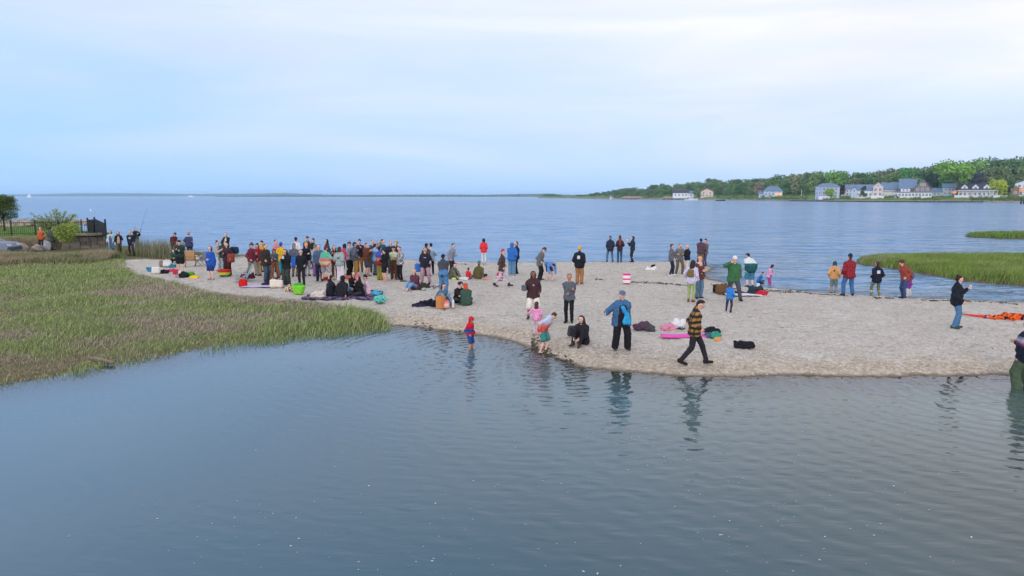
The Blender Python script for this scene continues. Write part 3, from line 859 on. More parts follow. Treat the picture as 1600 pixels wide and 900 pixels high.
NAMED = [(1272, 66, 271, 'tall', '6f8450', 'olive green tall tree rising left of the large hipped house'), (1240, 60, 273, 'tall', '7d8460', 'sparse brownish green tree behind the white flagpole'),
         (1228, 52, 286, 'round', '46683f', 'dense dark green tree right of the small house with orange windows'), (1300, 78, 270, 'round', '6a8f45', 'bright green tree towering behind the large hipped house'),
         (1318, 80, 272, 'tall', '618a48', 'fresh green tree right behind the hipped house'), (1488, 30, 257, 'flat', '6d9140', 'broad spreading tree with bare forked trunk between the houses'),
         (1552, 24, 284, 'round', '9dac3c', 'small yellow green tree in front of the dormered house'), (1568, 34, 281, 'cone', '3f5c34', 'dark narrow conifer left of the brown gabled house'),
         (1309, 40, 289, 'tall', '3e2f3c', 'small dark purple leaved tree right of the hipped house'), (1344, 22, 291, 'cone', '39543c', 'dark bluish conical tree in front of the blue roofed house'),
         (1292, 14, 296, 'round', '7c9a48', 'light green rounded small tree before the hipped house'), (1594, 120, 250, 'tall', '36493f', 'dark pine standing highest at the right end of the wood'),
         (1545, 120, 252, 'flat', '54724e', 'umbrella shaped tree on the skyline near the right edge'), (1092, 14, 297, 'round', '5a7a46', 'rounded tree in front of the leftmost pink gable'),
         (1135, 40, 293, 'round', '55774a', 'rounded green tree midway along the wooded shore'), (1455, 90, 262, 'tall', '3c5146', 'dark tree behind the shingled house'),
         (1513, 80, 268, 'tall', '4c4c5c', 'greyish dark tree right of the broad spreading tree'), (1180, 40, 285, 'tall', '857a6e', 'bare brownish tree left of the small house with orange windows'),
         (1484, 60, 262, 'round', '5f8a44', 'green tree crown behind the broad spreading tree'), (1412, 80, 266, 'round', '4f7f45', 'green rounded tree behind the shingled gable roof')]
for (x, t_, y, kd, hx, lb) in NAMED: place_top(x, t_, y, kd, hx, 'shore_tree', lb, wide={'flat': 1.05, 'round': 1.0, 'tall': .9, 'cone': 1.0}[kd])
# hedges and shrubs along the waterside gardens
for (x0, x1, t_, h_, wh) in ((1120, 1262, 8, 3.4, 'around the flagpole'), (1375, 1400, 22, 2.4, 'below the steep roofed house'), (1420, 1465, 8, 2.2, 'below the shingled house'), (1512, 1690, 7, 3.4, 'before the dormered house and the right edge'), (1280, 1300, 6, 2.0, 'below the hipped house'), (1310, 1330, 12, 2.0, 'below the small white gable'), (960, 1050, 14, 5.0, 'behind the boathouses')):
    x = x0
    while x < x1:
        far_tree('waterside_shrub', 'bush', R.choice(['4f6b36', '5f7a3c', '58703c']), shore_pt(x, t_ + R.uniform(-1, 1)), h_ * R.uniform(.8, 1.15),
                 'low green shrub in the waterside row ' + wh, 'shrubs ' + wh, 'shrub')
        x += h_ * 1.15 * FPX / shore_d(x)

# rock armour along the far waterside
m_ = MB()
for x in np.arange(1232, 1530, .55):
    for k in range(3):
        p = shore_pt(x + R.uniform(-.3, .3), k * 1.3 + R.uniform(-.4, .4)); s = R.uniform(.5, 1.1)
        m_.box((p.x, p.y, max(p.z, -.1) + R.uniform(.1, .5)), (s * 1.5, s, s), R.uniform(0, 3), .7)
t = NT('shore_rock', .9, .2); pos = t.pos(); pz = t.sep(pos)[2]
lt = t.ramp(t.noise(pos, .8, 3), [(.35, rgb('7a726c')), (.65, rgb('b5a698'))])
t.color(t.mix(t.math('LESS_THAN', pz, .75), lt, rgb('3c3c42')))
tag(m_.build('shore_rocks', t.m), 'dark rock armour along the far waterside gardens', 'rocks', kind='stuff')

# houses ---------------------------------------------------------------------
GLASS = plain('59687c', .15, .1, .5, .6)
ORANGE_GLOW = plain('ff9a52', .6, .05, 1, .2, 0, .9, .7)  # sunset mirrored in window panes, put in as orange emission
def win(parent, x, y, z, w, h, sunset=False, frame='e8ebee', n=(0, -1)):
    """framed window on a wall facing n (local axes)"""
    f = MB()
    if n[1]:
        f.box((x, y - .05, z), (w + .3, .14, h + .3)); g = MB().box((x, y - .14, z), (w, .06, h)); b = MB().box((x, y - .18, z), (w, .03, .09)).box((x, y - .18, z), (.09, .03, h))
    else:
        f.box((x + n[0] * .05, y, z), (.14, w + .3, h + .3)); g = MB().box((x + n[0] * .14, y, z), (.06, w, h)); b = MB().box((x + n[0] * .18, y, z), (.03, w, .09)).box((x + n[0] * .18, y, z), (.03, .09, h))
    o = f.build('window', plain(frame, .6), parent)
    g.build('pane', ORANGE_GLOW if sunset else GLASS, o); b.build('glazing_bar', plain(frame, .6), o)
    return o
def gable_roof(parent, x0, x1, y0, y1, ze, zr, axis, m, over=.5, th=.35):
    mb = MB()
    if axis == 'x':    # ridge runs along x
        yc = (y0 + y1) / 2
        prof = [(y0 - over, ze - .25), (yc, zr), (y1 + over, ze - .25), (y1 + over, ze - .25 + th), (yc, zr + th), (y0 - over, ze - .25 + th)]
        V = [(x0 - over, a, b) for a, b in prof] + [(x1 + over, a, b) for a, b in prof]
    else:
        xc = (x0 + x1) / 2
        prof = [(x0 - over, ze - .25), (xc, zr), (x1 + over, ze - .25), (x1 + over, ze - .25 + th), (xc, zr + th), (x0 - over, ze - .25 + th)]
        V = [(a, y0 - over, b) for a, b in prof] + [(a, y1 + over, b) for a, b in prof]
    n = 6
    mb.add(V, [(0, 1, 4, 5), (1, 2, 3, 4), (11, 10, 7, 6), (10, 9, 8, 7)] + [(i, i + n, (i + 1) % n + n, (i + 1) % n) for i in range(n)])
    return mb.build('roof', m, parent)
def wall_block(parent, x0, x1, y0, y1, ze, zr, axis, m, name='wall'):
    mb = MB().box(((x0 + x1) / 2, (y0 + y1) / 2, ze / 2 - .5), (x1 - x0, y1 - y0, ze + 1))
    if axis == 'x':
        yc = (y0 + y1) / 2
        for x in (x0 + .01, x1 - .01): mb.add([(x, y0, ze - .02), (x, y1, ze - .02), (x, yc, zr)], [(0, 1, 2)])
    elif axis == 'y':
        xc = (x0 + x1) / 2
        for y in (y0 + .01, y1 - .01): mb.add([(x0, y, ze - .02), (x1, y, ze - .02), (xc, y, zr)], [(0, 1, 2)])
    return mb.build(name, m, parent)
def hip_roof(parent, x0, x1, y0, y1, ze, zr, m, over=.6):
    x0 -= over; x1 += over; y0 -= over; y1 += over; q = (y1 - y0) * .42; yc = (y0 + y1) / 2
    V = [(x0, y0, ze), (x1, y0, ze), (x1, y1, ze), (x0, y1, ze), (x0 + q, yc, zr), (x1 - q, yc, zr)]
    V += [(a, b, c - .25) for a, b, c in V[:4]]
    return MB().add(V, [(0, 1, 5, 4), (2, 3, 4, 5), (1, 2, 5), (3, 0, 4), (6, 7, 1, 0), (7, 8, 2, 1), (8, 9, 3, 2), (9, 6, 0, 3), (9, 8, 7, 6)]).build('roof', m, parent)

def house(px, t_, label, rz=0.0, cat='house'):
    p = shore_pt(px, t_)
    o = empty('house', (p.x, p.y, p.z), rz - math.atan2(p.x, p.y), label, cat, 'houses on the far shore')
    o.scale = (1.1, 1.1, 1.1)
    return o, p.y / FPX
WHITE, PALEB, ROOFB, ROOFD, SHINGLE = plain('e3e6ea', .7, .04, .5), plain('b4c6dc', .7, .04, .5), plain('7288a6', .85, .12, 1.5), plain('484d5e', .85, .15, 1.5), plain('8a786c', .9, .2, 2.0)
def chimney(parent, x, y, z, h=2.2): MB().box((x, y, z), (1.1, 1.1, h)).box((x, y, z + h / 2 + .1), (1.4, 1.4, .25)).build('chimney', plain('8d6357', .9), parent)
def porch(parent, x0, x1, y, depth, zr, n, wallm, roofm, sunset=False, zbase=.4):
    MB().box(((x0 + x1) / 2, y - depth / 2, zr + .12), (x1 - x0 + .6, depth + .4, .24)).build('porch_roof', roofm, parent)
    MB().box(((x0 + x1) / 2, y - depth / 2, zbase / 2 - .5), (x1 - x0, depth, zbase + 1)).build('porch_floor', wallm, parent)
    for i in range(n):
        x = x0 + .2 + (x1 - x0 - .4) * i / (n - 1)
        MB().box((x, y - depth + .2, (zr + zbase) / 2), (.26, .26, zr - zbase)).build('column', wallm, parent)
    MB().box(((x0 + x1) / 2, y - depth + .2, zbase + .45), (x1 - x0, .1, .7)).build('railing', wallm, parent)

# 1 far left white range with dark roof
o, k = house(1076, 20, 'long low white house with dark roofs at the left end of the far shore')
wall_block(o, -19, -2, 0, 9, 5, 8, 'x', WHITE); gable_roof(o, -19, -2, 0, 9, 5, 8.2, 'x', ROOFD)
wall_block(o, -1.9, 14, 1, 9, 4.5, 7, 'x', WHITE); gable_roof(o, -1.9, 14, 1, 9, 4.5, 7.0, 'x', ROOFB)
for x in (-16, -12, -8, -4.6): win(o, x, 0, 2.6, 1.6, 1.7)
for x in (1, 5, 9): win(o, x, 1, 2.4, 1.6, 1.6)
chimney(o, -10, 4.5, 8.6)
o, k = house(1101, 22, 'pinkish white gabled house half hidden by a rounded tree')
wall_block(o, -6, 7, 0, 9, 6, 9, 'y', plain('dcc6c0', .8)); gable_roof(o, -6, 7, 0, 9, 6, 9.4, 'y', plain('9c6a60', .85))
for x in (-3, 4): win(o, x, 0, 4.6, 1.5, 1.8)
for x in (-3, 0.5, 4): win(o, x, 0, 1.9, 1.5, 1.6)
# 2 small house with orange panes, the reflected sunset put in as glow
o, k = house(1204, 26, 'small grey hip roofed house with orange sunset glow in its windows')
wall_block(o, -8, 8, 0, 9, 5.6, 8, '', PALEB); hip_roof(o, -8, 8, 0, 9, 5.6, 9.6, ROOFB)
wall_block(o, -12, -8.1, 1, 8, 3, 4, 'x', PALEB, 'side_wing'); gable_roof(o, -12, -8.1, 1, 8, 3, 4.8, 'x', ROOFB, .3)
for x in (3.2, 6.2): win(o, x, 0, 2.6, 2.0, 2.0, True)
for x in (-6, -3, 0): win(o, x, 0, 2.6, 1.4, 1.8)
for x in (-5, 0, 5): win(o, x, 0, 4.9, 1.2, 1.0)
# 3 large hipped
o, k = house(1288, 12, 'large blue grey three storey house with low hipped roof')
wall_block(o, -8.5, 8.5, 0, 11, 9.3, 9, '', PALEB); hip_roof(o, -8.5, 8.5, 0, 11, 9.3, 12.0, ROOFB)
MB().box((-6, -1, 4.2), (4.2, 2, 8.4)).build('bay', plain('8fb0d4', .7), o)
for z in (1.9, 4.8, 7.6):
    for x in (-7.2, -5.2): win(o, x, -2, z, 1.2, 1.7)
    for x in (-2.4, .2, 2.8, 6): win(o, x, 0, z, 1.4, 1.8)
MB().box((-2, -2.4, .8), (8, .2, 2.6)).build('garden_wall', WHITE, o)
# 4 small white gable
o, k = house(1319, 44, 'small white gabled house between dark trees')
wall_block(o, -4.5, 4, 0, 8, 5.5, 8, 'x', WHITE); gable_roof(o, -4.5, 4, 0, 8, 5.5, 8.6, 'x', ROOFB)
for x in (-2.5, 0, 2.5): win(o, x, 0, 3.9, 1.1, 1.4); win(o, x, 0, 1.4, 1.1, 1.4)
chimney(o, 3, 4, 8.6)
# 5 blue roof + front gable
o, k = house(1349, 22, 'white house with long blue roof and glazed front gable at its right')
wall_block(o, -10.5, 5, 1, 10, 5.4, 8, 'x', WHITE); gable_roof(o, -10.5, 5, 1, 10, 5.4, 9.4, 'x', ROOFB)
wall_block(o, 4, 10.3, -1.5, 9, 7.6, 10.6, 'y', plain('dfc9c6', .7), 'front_gable'); gable_roof(o, 4, 10.3, -1.5, 9, 7.6, 10.9, 'y', WHITE, .4)
for x in (5.6, 8.6): win(o, x, -1.5, 5.9, 1.6, 1.9); win(o, x, -1.5, 2.8, 1.6, 1.9)
win(o, 7.15, -1.5, 8.7, 1.0, 1.0)
for x in (-8.5, -6, 0, 2.5): win(o, x, 1, 2.6, 1.3, 1.8)
MB().box((7, -3, .4), (8.4, 3, 2.4)).build('terrace', WHITE, o)
wall_block(o, -10.4, -6.2, -.8, 1.2, 5.4, 7.6, 'y', PALEB, 'left_gable'); gable_roof(o, -10.4, -6.2, -.8, 4, 5.4, 8.0, 'y', ROOFB, .3); win(o, -8.3, -.8, 5.2, 1.2, 1.4)
# 6
o, k = house(1389, 40, 'white house with steep blue roof left of the shingled house', .35)
wall_block(o, -6.5, 6.5, 0, 9, 4.6, 8.8, 'x', WHITE); gable_roof(o, -6.5, 6.5, 0, 9, 4.6, 9.8, 'x', ROOFB)
for x in (-4, -1, 3): win(o, x, 0, 2.4, 1.3, 1.6)
for y in (3, 6): win(o, 6.5, y, 2.6, 1.2, 1.6, n=(1, 0)); 
win(o, 6.5, 4.5, 5.8, 1.2, 1.5, n=(1, 0)); chimney(o, -2, 4.5, 9.2, 1.8)
wall_block(o, -7.5, 2, -3, -.1, 3, 3, '', WHITE, 'sun_room'); MB().box((-2.7, -1.6, 3.2), (10, 3.4, .3), 0).build('sun_room_roof', ROOFB, o)
# 7 the big shingled one
o, k = house(1421, 26, 'large brown shingled house with steep grey blue roof and white glazed porch')
wall_block(o, -9, 0, 2, 14, 6.4, 11, 'x', SHINGLE); gable_roof(o, -9, 1.5, 2, 14, 6.4, 13.0, 'x', ROOFB, .5)
wall_block(o, 0, 11, -.5, 13, 5.8, 12.4, 'y', SHINGLE, 'front_gable'); gable_roof(o, 0, 11, -.5, 13, 5.8, 12.8, 'y', ROOFB, .5, .4)
for x in (2.6, 5.5, 8.4): win(o, x, -.5, 5.6, 1.4, 1.9)
for x in (4.6, 6.4): win(o, x, -.5, 8.8, 1.1, 1.5)
wall_block(o, -11.5, 11.3, -3.2, -.6, 3.3, 3, '', WHITE, 'glazed_porch')
MB().box((0, -2.0, 3.7), (23.6, 3.4, .5), 0, .92).build('porch_roof', ROOFB, o)
for i in range(11): win(o, -10.4 + i * 2.07, -3.2, 1.9, 1.35, 1.5, frame='eef0f4')
for x in (-7, -3.2): win(o, x, 2, 5.2, 1.6, 1.5, frame='eef0f4')
MB().box((-5, .9, 5.0), (5.8, 2.2, 1.9)).build('dormer', WHITE, o); win(o, -6.2, -.2, 5.2, 1.1, 1.1); win(o, -3.8, -.2, 5.2, 1.1, 1.1)
chimney(o, 0.5, 8, 13.6, 2.6)
# 8 low bluish
o, k = house(1463, 46, 'low pale blue house half hidden right of the shingled house')
wall_block(o, -8, 1, 0, 8, 3, 5, 'x', PALEB); gable_roof(o, -8, 1, 0, 8, 3, 5.6, 'x', ROOFB)
wall_block(o, 1.1, 9, 1, 9, 6.2, 8, 'x', PALEB, 'upper_wing'); gable_roof(o, 1.1, 9, 1, 9, 6.2, 8.8, 'x', ROOFB)
for x in (-6, -3.5, -1): win(o, x, 0, 1.6, 1.2, 1.3)
for x in (3, 5.5, 7.6): win(o, x, 1, 4.6, 1.1, 1.4); win(o, x, 1, 2, 1.1, 1.4)
# 9 dormers
o, k = house(1520, 24, 'white house with three gabled dormers and long columned veranda')
wall_block(o, -11, 11, 0, 10, 5.6, 6, '', WHITE); gable_roof(o, -11, 11, 0, 10, 5.6, 9.3, 'x', ROOFD)
for x in (-7.5, -1.2, 5.2):
    wall_block(o, x - 1.9, x + 1.9, .3, 4.6, 7.1, 9, 'y', WHITE, 'dormer'); gable_roof(o, x - 1.9, x + 1.9, .3, 4.6, 7.1, 9.0, 'y', plain('8d93a4', .8), .3, .25); win(o, x, .3, 6.8, 1.3, 1.5)
porch(o, -13, 11.5, -.1, 3.2, 4.7, 12, WHITE, WHITE)
for i in range(8): win(o, -9.6 + i * 2.75, 0, 2.2, 1.4, 2.1)
MB().box((-13.2, -3.6, 3.9), (3.2, 2.6, .3)).box((-13.2, -3.6, 3.3), (2.4, 2.2, .3)).build('orange_glow', ORANGE_GLOW, o)  # emissive boxes put in for the orange glow beside the veranda
MB().box((2, -5.2, .9), (30, .2, 1.5)).build('garden_wall', WHITE, o)
# 10 right edge
o, k = house(1597, 30, 'white house at the right edge with a glowing orange porch')
wall_block(o, -7, 9, 2, 12, 9.0, 12, 'y', WHITE); gable_roof(o, -7, 9, 2, 12, 9.0, 13.4, 'y', ROOFB)
for x in (-4.5, -1.5, 1.5, 4.5): win(o, x, 2, 7.4, 1.4, 1.7)
win(o, 1, 2, 10.8, 1.2, 1.4)
porch(o, -9, 11, 1.9, 4, 5.6, 7, WHITE, ROOFB)
MB().box((1, .8, 5.0), (19.5, .3, 1.1)).build('glow_band', ORANGE_GLOW, o)  # emissive band puts the porch's orange glow into its material, no lamp
for i in range(6): win(o, -6 + i * 2.6, 2, 2.4, 1.3, 2.0)
o, k = house(1579, 18, 'narrow brown gabled shed before the house at the right edge')
wall_block(o, -2, 2, 0, 7, 6.2, 8.2, 'y', plain('8f7767', .9)); gable_roof(o, -2, 2, 0, 7, 6.2, 8.4, 'y', plain('6a5a52', .9), .3)
win(o, 0, 0, 4, 1.1, 1.4)

# boathouses, piers, small craft
def boathouse(px, t_, w, d, hh, label, roofc, wallc='8d7a72'):
    p = shore_pt(px, t_); o = empty('boathouse', (p.x, p.y, 0), -math.atan2(p.x, p.y), label, 'boathouse')
    MB().box((0, d / 2, hh / 2 - .3), (w, d, hh + .6)).build('wall', plain(wallc, .9), o)
    MB().prism([(-w / 2 - 1, hh), (w / 2 + 1, hh), (w / 2 - 3, hh + 2.4), (-w / 2 + 3, hh + 2.4)], -1, d + 1).build('roof', plain(roofc, .9, .2, .6), o)
    n = int(w / 5)
    for i in range(n): MB().box((-w / 2 + 2.5 + i * w / n, -.12, hh / 2), (2.2, .2, hh * .7)).build('door', plain('4c4644', .8), o)
boathouse(993, -1, 40, 10, 1.6, 'long low boathouse with pale tan roof at the waterline', 'b39a88')
boathouse(1045, -1, 20, 8, 1.5, 'shorter low boathouse with tan roof right of the long one', 'b29786')
p = shore_pt(955, 2); o = empty('waterside_hut', (p.x, p.y, .6), 0, 'tiny white hut on the left point of the far shore', 'hut')
wall_block(o, -3, 3, 0, 4, 2.6, 4, 'x', WHITE); gable_roof(o, -3, 3, 0, 4, 2.6, 4.2, 'x', plain('8a8a92', .8))
MB().box((0, -.1, 1.1), (1, .15, 2)).build('door', ROOFD, o)
p = shore_pt(1248, 10); o = empty('flagpole', (p.x, p.y, p.z), 0, 'tall white flagpole in front of the sparse brownish tree', 'flagpole')
MB().tube([(0, 0, -.5), (0, 0, 7.5)], [.22, .16], 8).build('pole', WHITE, o); MB().box((0, 0, 7.6), (.4, .4, .3)).build('finial', WHITE, o)
for x, h_ in ((1589.5, 2.6), (1593.5, 2.4)):
    D = 395; o = MB().tube([((x - 800) / FPX * D, D, -1), ((x - 800) / FPX * D, D, h_ - .3), ((x - 800) / FPX * D, D, h_)], [.42, .42, .3], 8).build('mooring_pile', plain('3a3638', .9))
    tag(o, ('left' if x < 1591 else 'right') + ' one of two dark mooring piles standing off the far shore', 'pile', 'mooring piles off the far shore')

def motorboat(px, D, L, label, hull='dfe3e8', cabin=True, rz=0.0):
    o = empty('boat', ((px - 800) / FPX * D, D, 0), rz, label, 'boat')
    b = L * .16
    V = []
    for x, w_, z0, z1 in ((-.5, .8, -.1, .10), (-.1, 1, -.1, .11), (.3, .75, -.1, .13), (.5, .05, .02, .16)):
        V += [(x * L, -b * w_, z1 * L), (x * L, -b * w_ * .6, z0 * L * .3), (x * L, b * w_ * .6, z0 * L * .3), (x * L, b * w_, z1 * L)]
    F = [(i * 4 + j, (i + 1) * 4 + j, (i + 1) * 4 + j + 1, i * 4 + j + 1) for i in range(3) for j in range(3)] + [(0, 1, 2, 3), (12, 15, 14, 13)] + [(i * 4 + 3, (i + 1) * 4 + 3, (i + 1) * 4, i * 4) for i in range(3)]
    MB().add(V, F).build('hull', plain(hull, .4), o)
    if cabin:
        MB().box((-.02 * L, 0, .17 * L), (.38 * L, b * 1.2, .12 * L), 0, .8).build('cabin', plain('eef0f2', .4), o)
        MB().box((-.02 * L, 0, .18 * L), (.385 * L, b * 1.22, .04 * L), 0, .95).build('cabin_window', GLASS, o)
    return o
def sailboat(px, D, L, Hm, label):
    o = motorboat(px, D, L, label, cabin=False)
    MB().tube([(0, 0, 0), (0, 0, Hm)], .12, 6).build('mast', plain('cfd3d8', .4), o)
    MB().add([(-.05 * L, 0, .14 * Hm), (-.48 * L, .3, .15 * Hm), (-.05 * L, 0, .97 * Hm), (-.2 * L, .4, .5 * Hm), (-.05 * L, .1, .5 * Hm)], [(0, 1, 3, 4), (4, 3, 2), (4, 3, 1, 0), (2, 3, 4)]).build('mainsail', plain('f2f4f6', .6), o)
    MB().add([(.05 * L, 0, .1 * Hm), (.46 * L, .1, .1 * Hm), (.03 * L, 0, .85 * Hm)], [(0, 1, 2)]).build('foresail', plain('eef0f4', .6), o)
    return o
sailboat(52, 1900, 13, 14, 'white sailboat under sail far out on the left')
motorboat(303, 2300, 26, 'white motor vessel far out under the horizon')
motorboat(1078, 700, 13, 'white motorboat moored in front of the long low white house')
motorboat(1123, 640, 9, 'small dark boat lying off the middle of the far shore', '3a3f4a', False)
p = at(142, 330); o = empty('buoy', (p[0], p[1], 0), 0, 'small white channel buoy on the open water at left', 'buoy'); o.scale = (.55, .55, .55)
MB().tube([(0, 0, -.4), (0, 0, .15), (0, 0, .8), (0, 0, 1.2)], [.3, .38, .28, .08], 9).build('float_body', plain('e6eaf0', .5), o, smooth=True)
MB().tube([(0, 0, 1.2), (0, 0, 1.5)], .05, 5).build('topmark', plain('c8ccd4', .5), o)

# distant hills and the low wooded point ------------------------------------
def ridge(name, x0, x1, D, prof, hx, depth=500, tree=2.0):
    px = np.arange(x0, x1, 1.2); n = len(px)
    zt = np.interp(px, [p[0] for p in prof], [p[1] for p in prof])
    zt = CAMZ + (HZ - zt) / FPX * D
    zt = np.maximum(zt + tree * (np.sin(px * .9) * .3 + np.sin(px * 2.3 + 1) * .3 + NP.uniform(-.5, .5, n)), .4)
    rows = [(0, 0.0), (3, .55), (25, .75), (90, 1.0), (depth, .9), (depth + 60, -.05)]
    V = []
    for dd, f in rows: V.append(np.stack([(px - 800) / FPX * (D + dd), np.full(n, D + dd), zt * f - (1 if f <= 0 else 0)], 1))
    i = (np.arange(len(rows) - 1)[:, None] * n + np.arange(n - 1)[None, :]).ravel()
    t = NT(name + '_wood', .95, .1); t.color(t.ramp(t.noise(t.pos(), .02, 5), [(.35, rgb('3e5636', .8)), (.65, rgb('5c7348', .8))]))
    tag(link(name, np_mesh(name, np.concatenate(V), np.stack([i, i + 1, i + n + 1, i + n], 1)), t.m), kind='structure')
ridge('far_hills', -250, 900, 7800, [(-250, 303), (0, 303.8), (60, 303.6), (130, 302.0), (210, 301.9), (300, 303.0), (400, 302.6), (450, 301.8), (520, 304.2), (700, 304.8), (900, 305.5)], '', 900, 5)
ridge('middle_hills', 340, 905, 4300, [(340, 306.8), (420, 305.4), (560, 305.2), (640, 304.2), (700, 303.9), (760, 304.4), (800, 303.4), (850, 302.8), (905, 305)], '', 500, 3.5)
ridge('hidden_shore_hills', 1500, 2600, 3800, [(1500, 306), (1700, 296), (2600, 290)], '', 900, 5)
px_ = np.arange(846, 912, 2.0)
for x in px_:
    D = float(np.interp(x, [845, 910], [1750, 1300]))
    yt = float(np.interp(x, [845, 856, 866, 880, 895, 912], [304.5, 302.5, 302.5, 305, 305.2, 303.0]))
    h_ = (307.6 - yt) / FPX * D
    far_tree('deciduous_tree', 'bush', R.choice(['3f5c3a', '4a6540', '456040']), Vector(((x - 800) / FPX * D, D, .3)), max(3, h_ * 1.15),
             'low tree on the wooded point left of the far shore', 'trees on the low wooded point')
t = NT('point_sand', .9, .2); t.color(rgb('8d8378'))
xs_ = np.arange(838, 916, 3.0); D_ = np.interp(xs_, [838, 915], [1820, 1260]); V = []
for dd, z in ((-8, -.6), (0, .5), (30, .8), (60, -.6)): V.append(np.stack([(xs_ - 800) / FPX * (D_ + dd), D_ + dd, np.full(len(xs_), z)], 1))
n = len(xs_); i = (np.arange(3)[:, None] * n + np.arange(n - 1)[None, :]).ravel()
tag(link('low_point', np_mesh('low_point', np.concatenate(V), np.stack([i, i + 1, i + n + 1, i + n], 1)), t.m), kind='structure')

# ------------------------------------------------------------------ left back corner: lawn terrace, wall, fences, tree, boulders, car
LZ = 1.5
def lp(px, py): x, y = at(px, py, LZ); return (x, y)
edge = [(-75, 54.0), lp(-60, 371), lp(20, 370.5), lp(100, 369), lp(166, 366.5)]
back = [(-37.6, 60), (-43.5, 69), (-52, 80), (-66, 88), (-90, 90)]
poly = edge + back
n = len(poly)
V = [(x, y, LZ) for x, y in poly] + [(x + (0 if i > 4 else .05), y - (.05 if i < 5 else 0), -.5) for i, (x, y) in enumerate(poly)]
V[len(edge) - 1] = (*edge[-1], LZ - .05)
t = NT('lawn_turf', .9, .15); pos = t.pos()
up_ = t.math('GREATER_THAN', t.sep(t.new('ShaderNodeNewGeometry').outputs['True Normal'])[2], .5)
t.color(t.mix(up_, t.ramp(t.noise(pos, 3, 4), [(.3, rgb('6b5f4c')), (.7, rgb('93866c'))]), t.ramp(t.noise(pos, 1.2, 4), [(.3, rgb('66804a')), (.55, rgb('7c9654')), (.75, rgb('90a068'))])))
tag(link('lawn', np_mesh('lawn', V, [np.array([list(range(n))[::-1]])[:, ::-1], np.array([(i + n, i, (i + 1) % n, (i + 1) % n + n)[::-1] for i in range(n)])], False), t.m), kind='structure')
X, Y = scatter(np.array(poly), 50000, (-62, -30), (50, 72)); n = len(X)
tag(link('lawn_grass', blades('lawn_grass', np.stack([X, Y, np.full(n, LZ - .01)], 1), NP.uniform(.05, .13, n), NP.uniform(.012, .02, n), pick([rgb(c) for c in ('6f8a48', '829c56', '607a3e')], n), .4), leafmat()),
    'mown green lawn grass behind the iron fence', 'grass', kind='stuff')
# pale stone bank at the back of the lawn
m_ = MB()
for _ in range(420):
    f = R.random(); x = -66 + f * 22.5; y = 71 + R.uniform(-1.5, 3) + (x + 66) * -.10
    s = R.uniform(.25, .6); m_.box((x, y, LZ + s * .3 + R.uniform(0, .25)), (s * 1.4, s, s * .8), R.uniform(0, 3), .7)
tag(m_.build('stone_bank', plain('b3a69a', .95, .3, .7)), 'pale bank of loose stones at the back of the lawn', 'stones', kind='stuff')
# retaining wall of stone courses under the lawn corner
o = empty('retaining_wall', (*edge[3], 0), 0, 'low grey brown stone retaining wall under the corner of the lawn', 'wall')
a, b = Vector(edge[3]), Vector(edge[4]); L = (b - a).length; dr = (b - a).normalized(); nr = Vector((dr.y, -dr.x)); ang = math.atan2(dr.y, dr.x)
core = MB(); c = (b - a) / 2 + nr * .05; core.box((c.x, c.y, .45), (L + .1, .3, 1.9), ang); core.build('core', plain('7c7266', .95), o)
bmesh_cache = {}
x = 0.0
for row in range(4):
    x = -.1 - R.random() * .3
    while x < L:
        w_ = R.uniform(.35, .75); q = dr * (x + w_ / 2) + nr * .26
        MB().box((q.x, q.y, .28 + row * .31), (w_ - .03, .16 + R.uniform(0, .06), .295), ang, .95).build('stone', plain(R.choice(['857a6c', '968b7d', '766c60', '8a8177']), .95, .2, 3), o)
        x += w_
x = 0
while x < L + .2:
    w_ = R.uniform(.5, .9); q = dr * (x + w_ / 2) + nr * .18
    MB().box((q.x, q.y, LZ + .05 + R.uniform(-.03, .05)), (w_ - .04, .5, .16), ang, .9).build('coping_stone', plain(R.choice(['a0958a', 'b3a89c']), .95, .2, 3), o)
    x += w_
# iron picket fence
o = empty('iron_fence', (*lp(-20, 369.5), LZ), 0, 'black iron picket fence along the edge of the lawn', 'fence')
A = Vector(lp(-20, 369.5)); B = Vector(lp(146, 366.0)); L = (B - A).length; dr = (B - A).normalized(); ang = math.atan2(dr.y, dr.x)
IRON = plain('26282c', .5, .1)
pk = bpy.data.meshes.new('picket'); mb = MB().box((0, 0, .53), (.017, .017, 1.0)).box((0, 0, 1.05), (.035, .035, .05), 0, .1); pk.from_pydata(mb.v, [], mb.f); pk.materials.append(IRON)
ps = bpy.data.meshes.new('post'); mb = MB().box((0, 0, .56), (.05, .05, 1.2)).box((0, 0, 1.18), (.07, .07, .05)); ps.from_pydata(mb.v, [], mb.f); ps.materials.append(IRON)
for z in (.18, .98):
    c = dr * L / 2; MB().box((c.x, c.y, z), (L, .035, .035), ang).build('rail', IRON, o)
k = int(L / .125)
for i in range(k): link('picket', pk, parent=o, loc=(*(dr * (i + .5) * L / k), 0))
for i in range(6): link('post', ps, parent=o, loc=(*(dr * i * L / 4.5 if i < 5 else dr * L), 0))
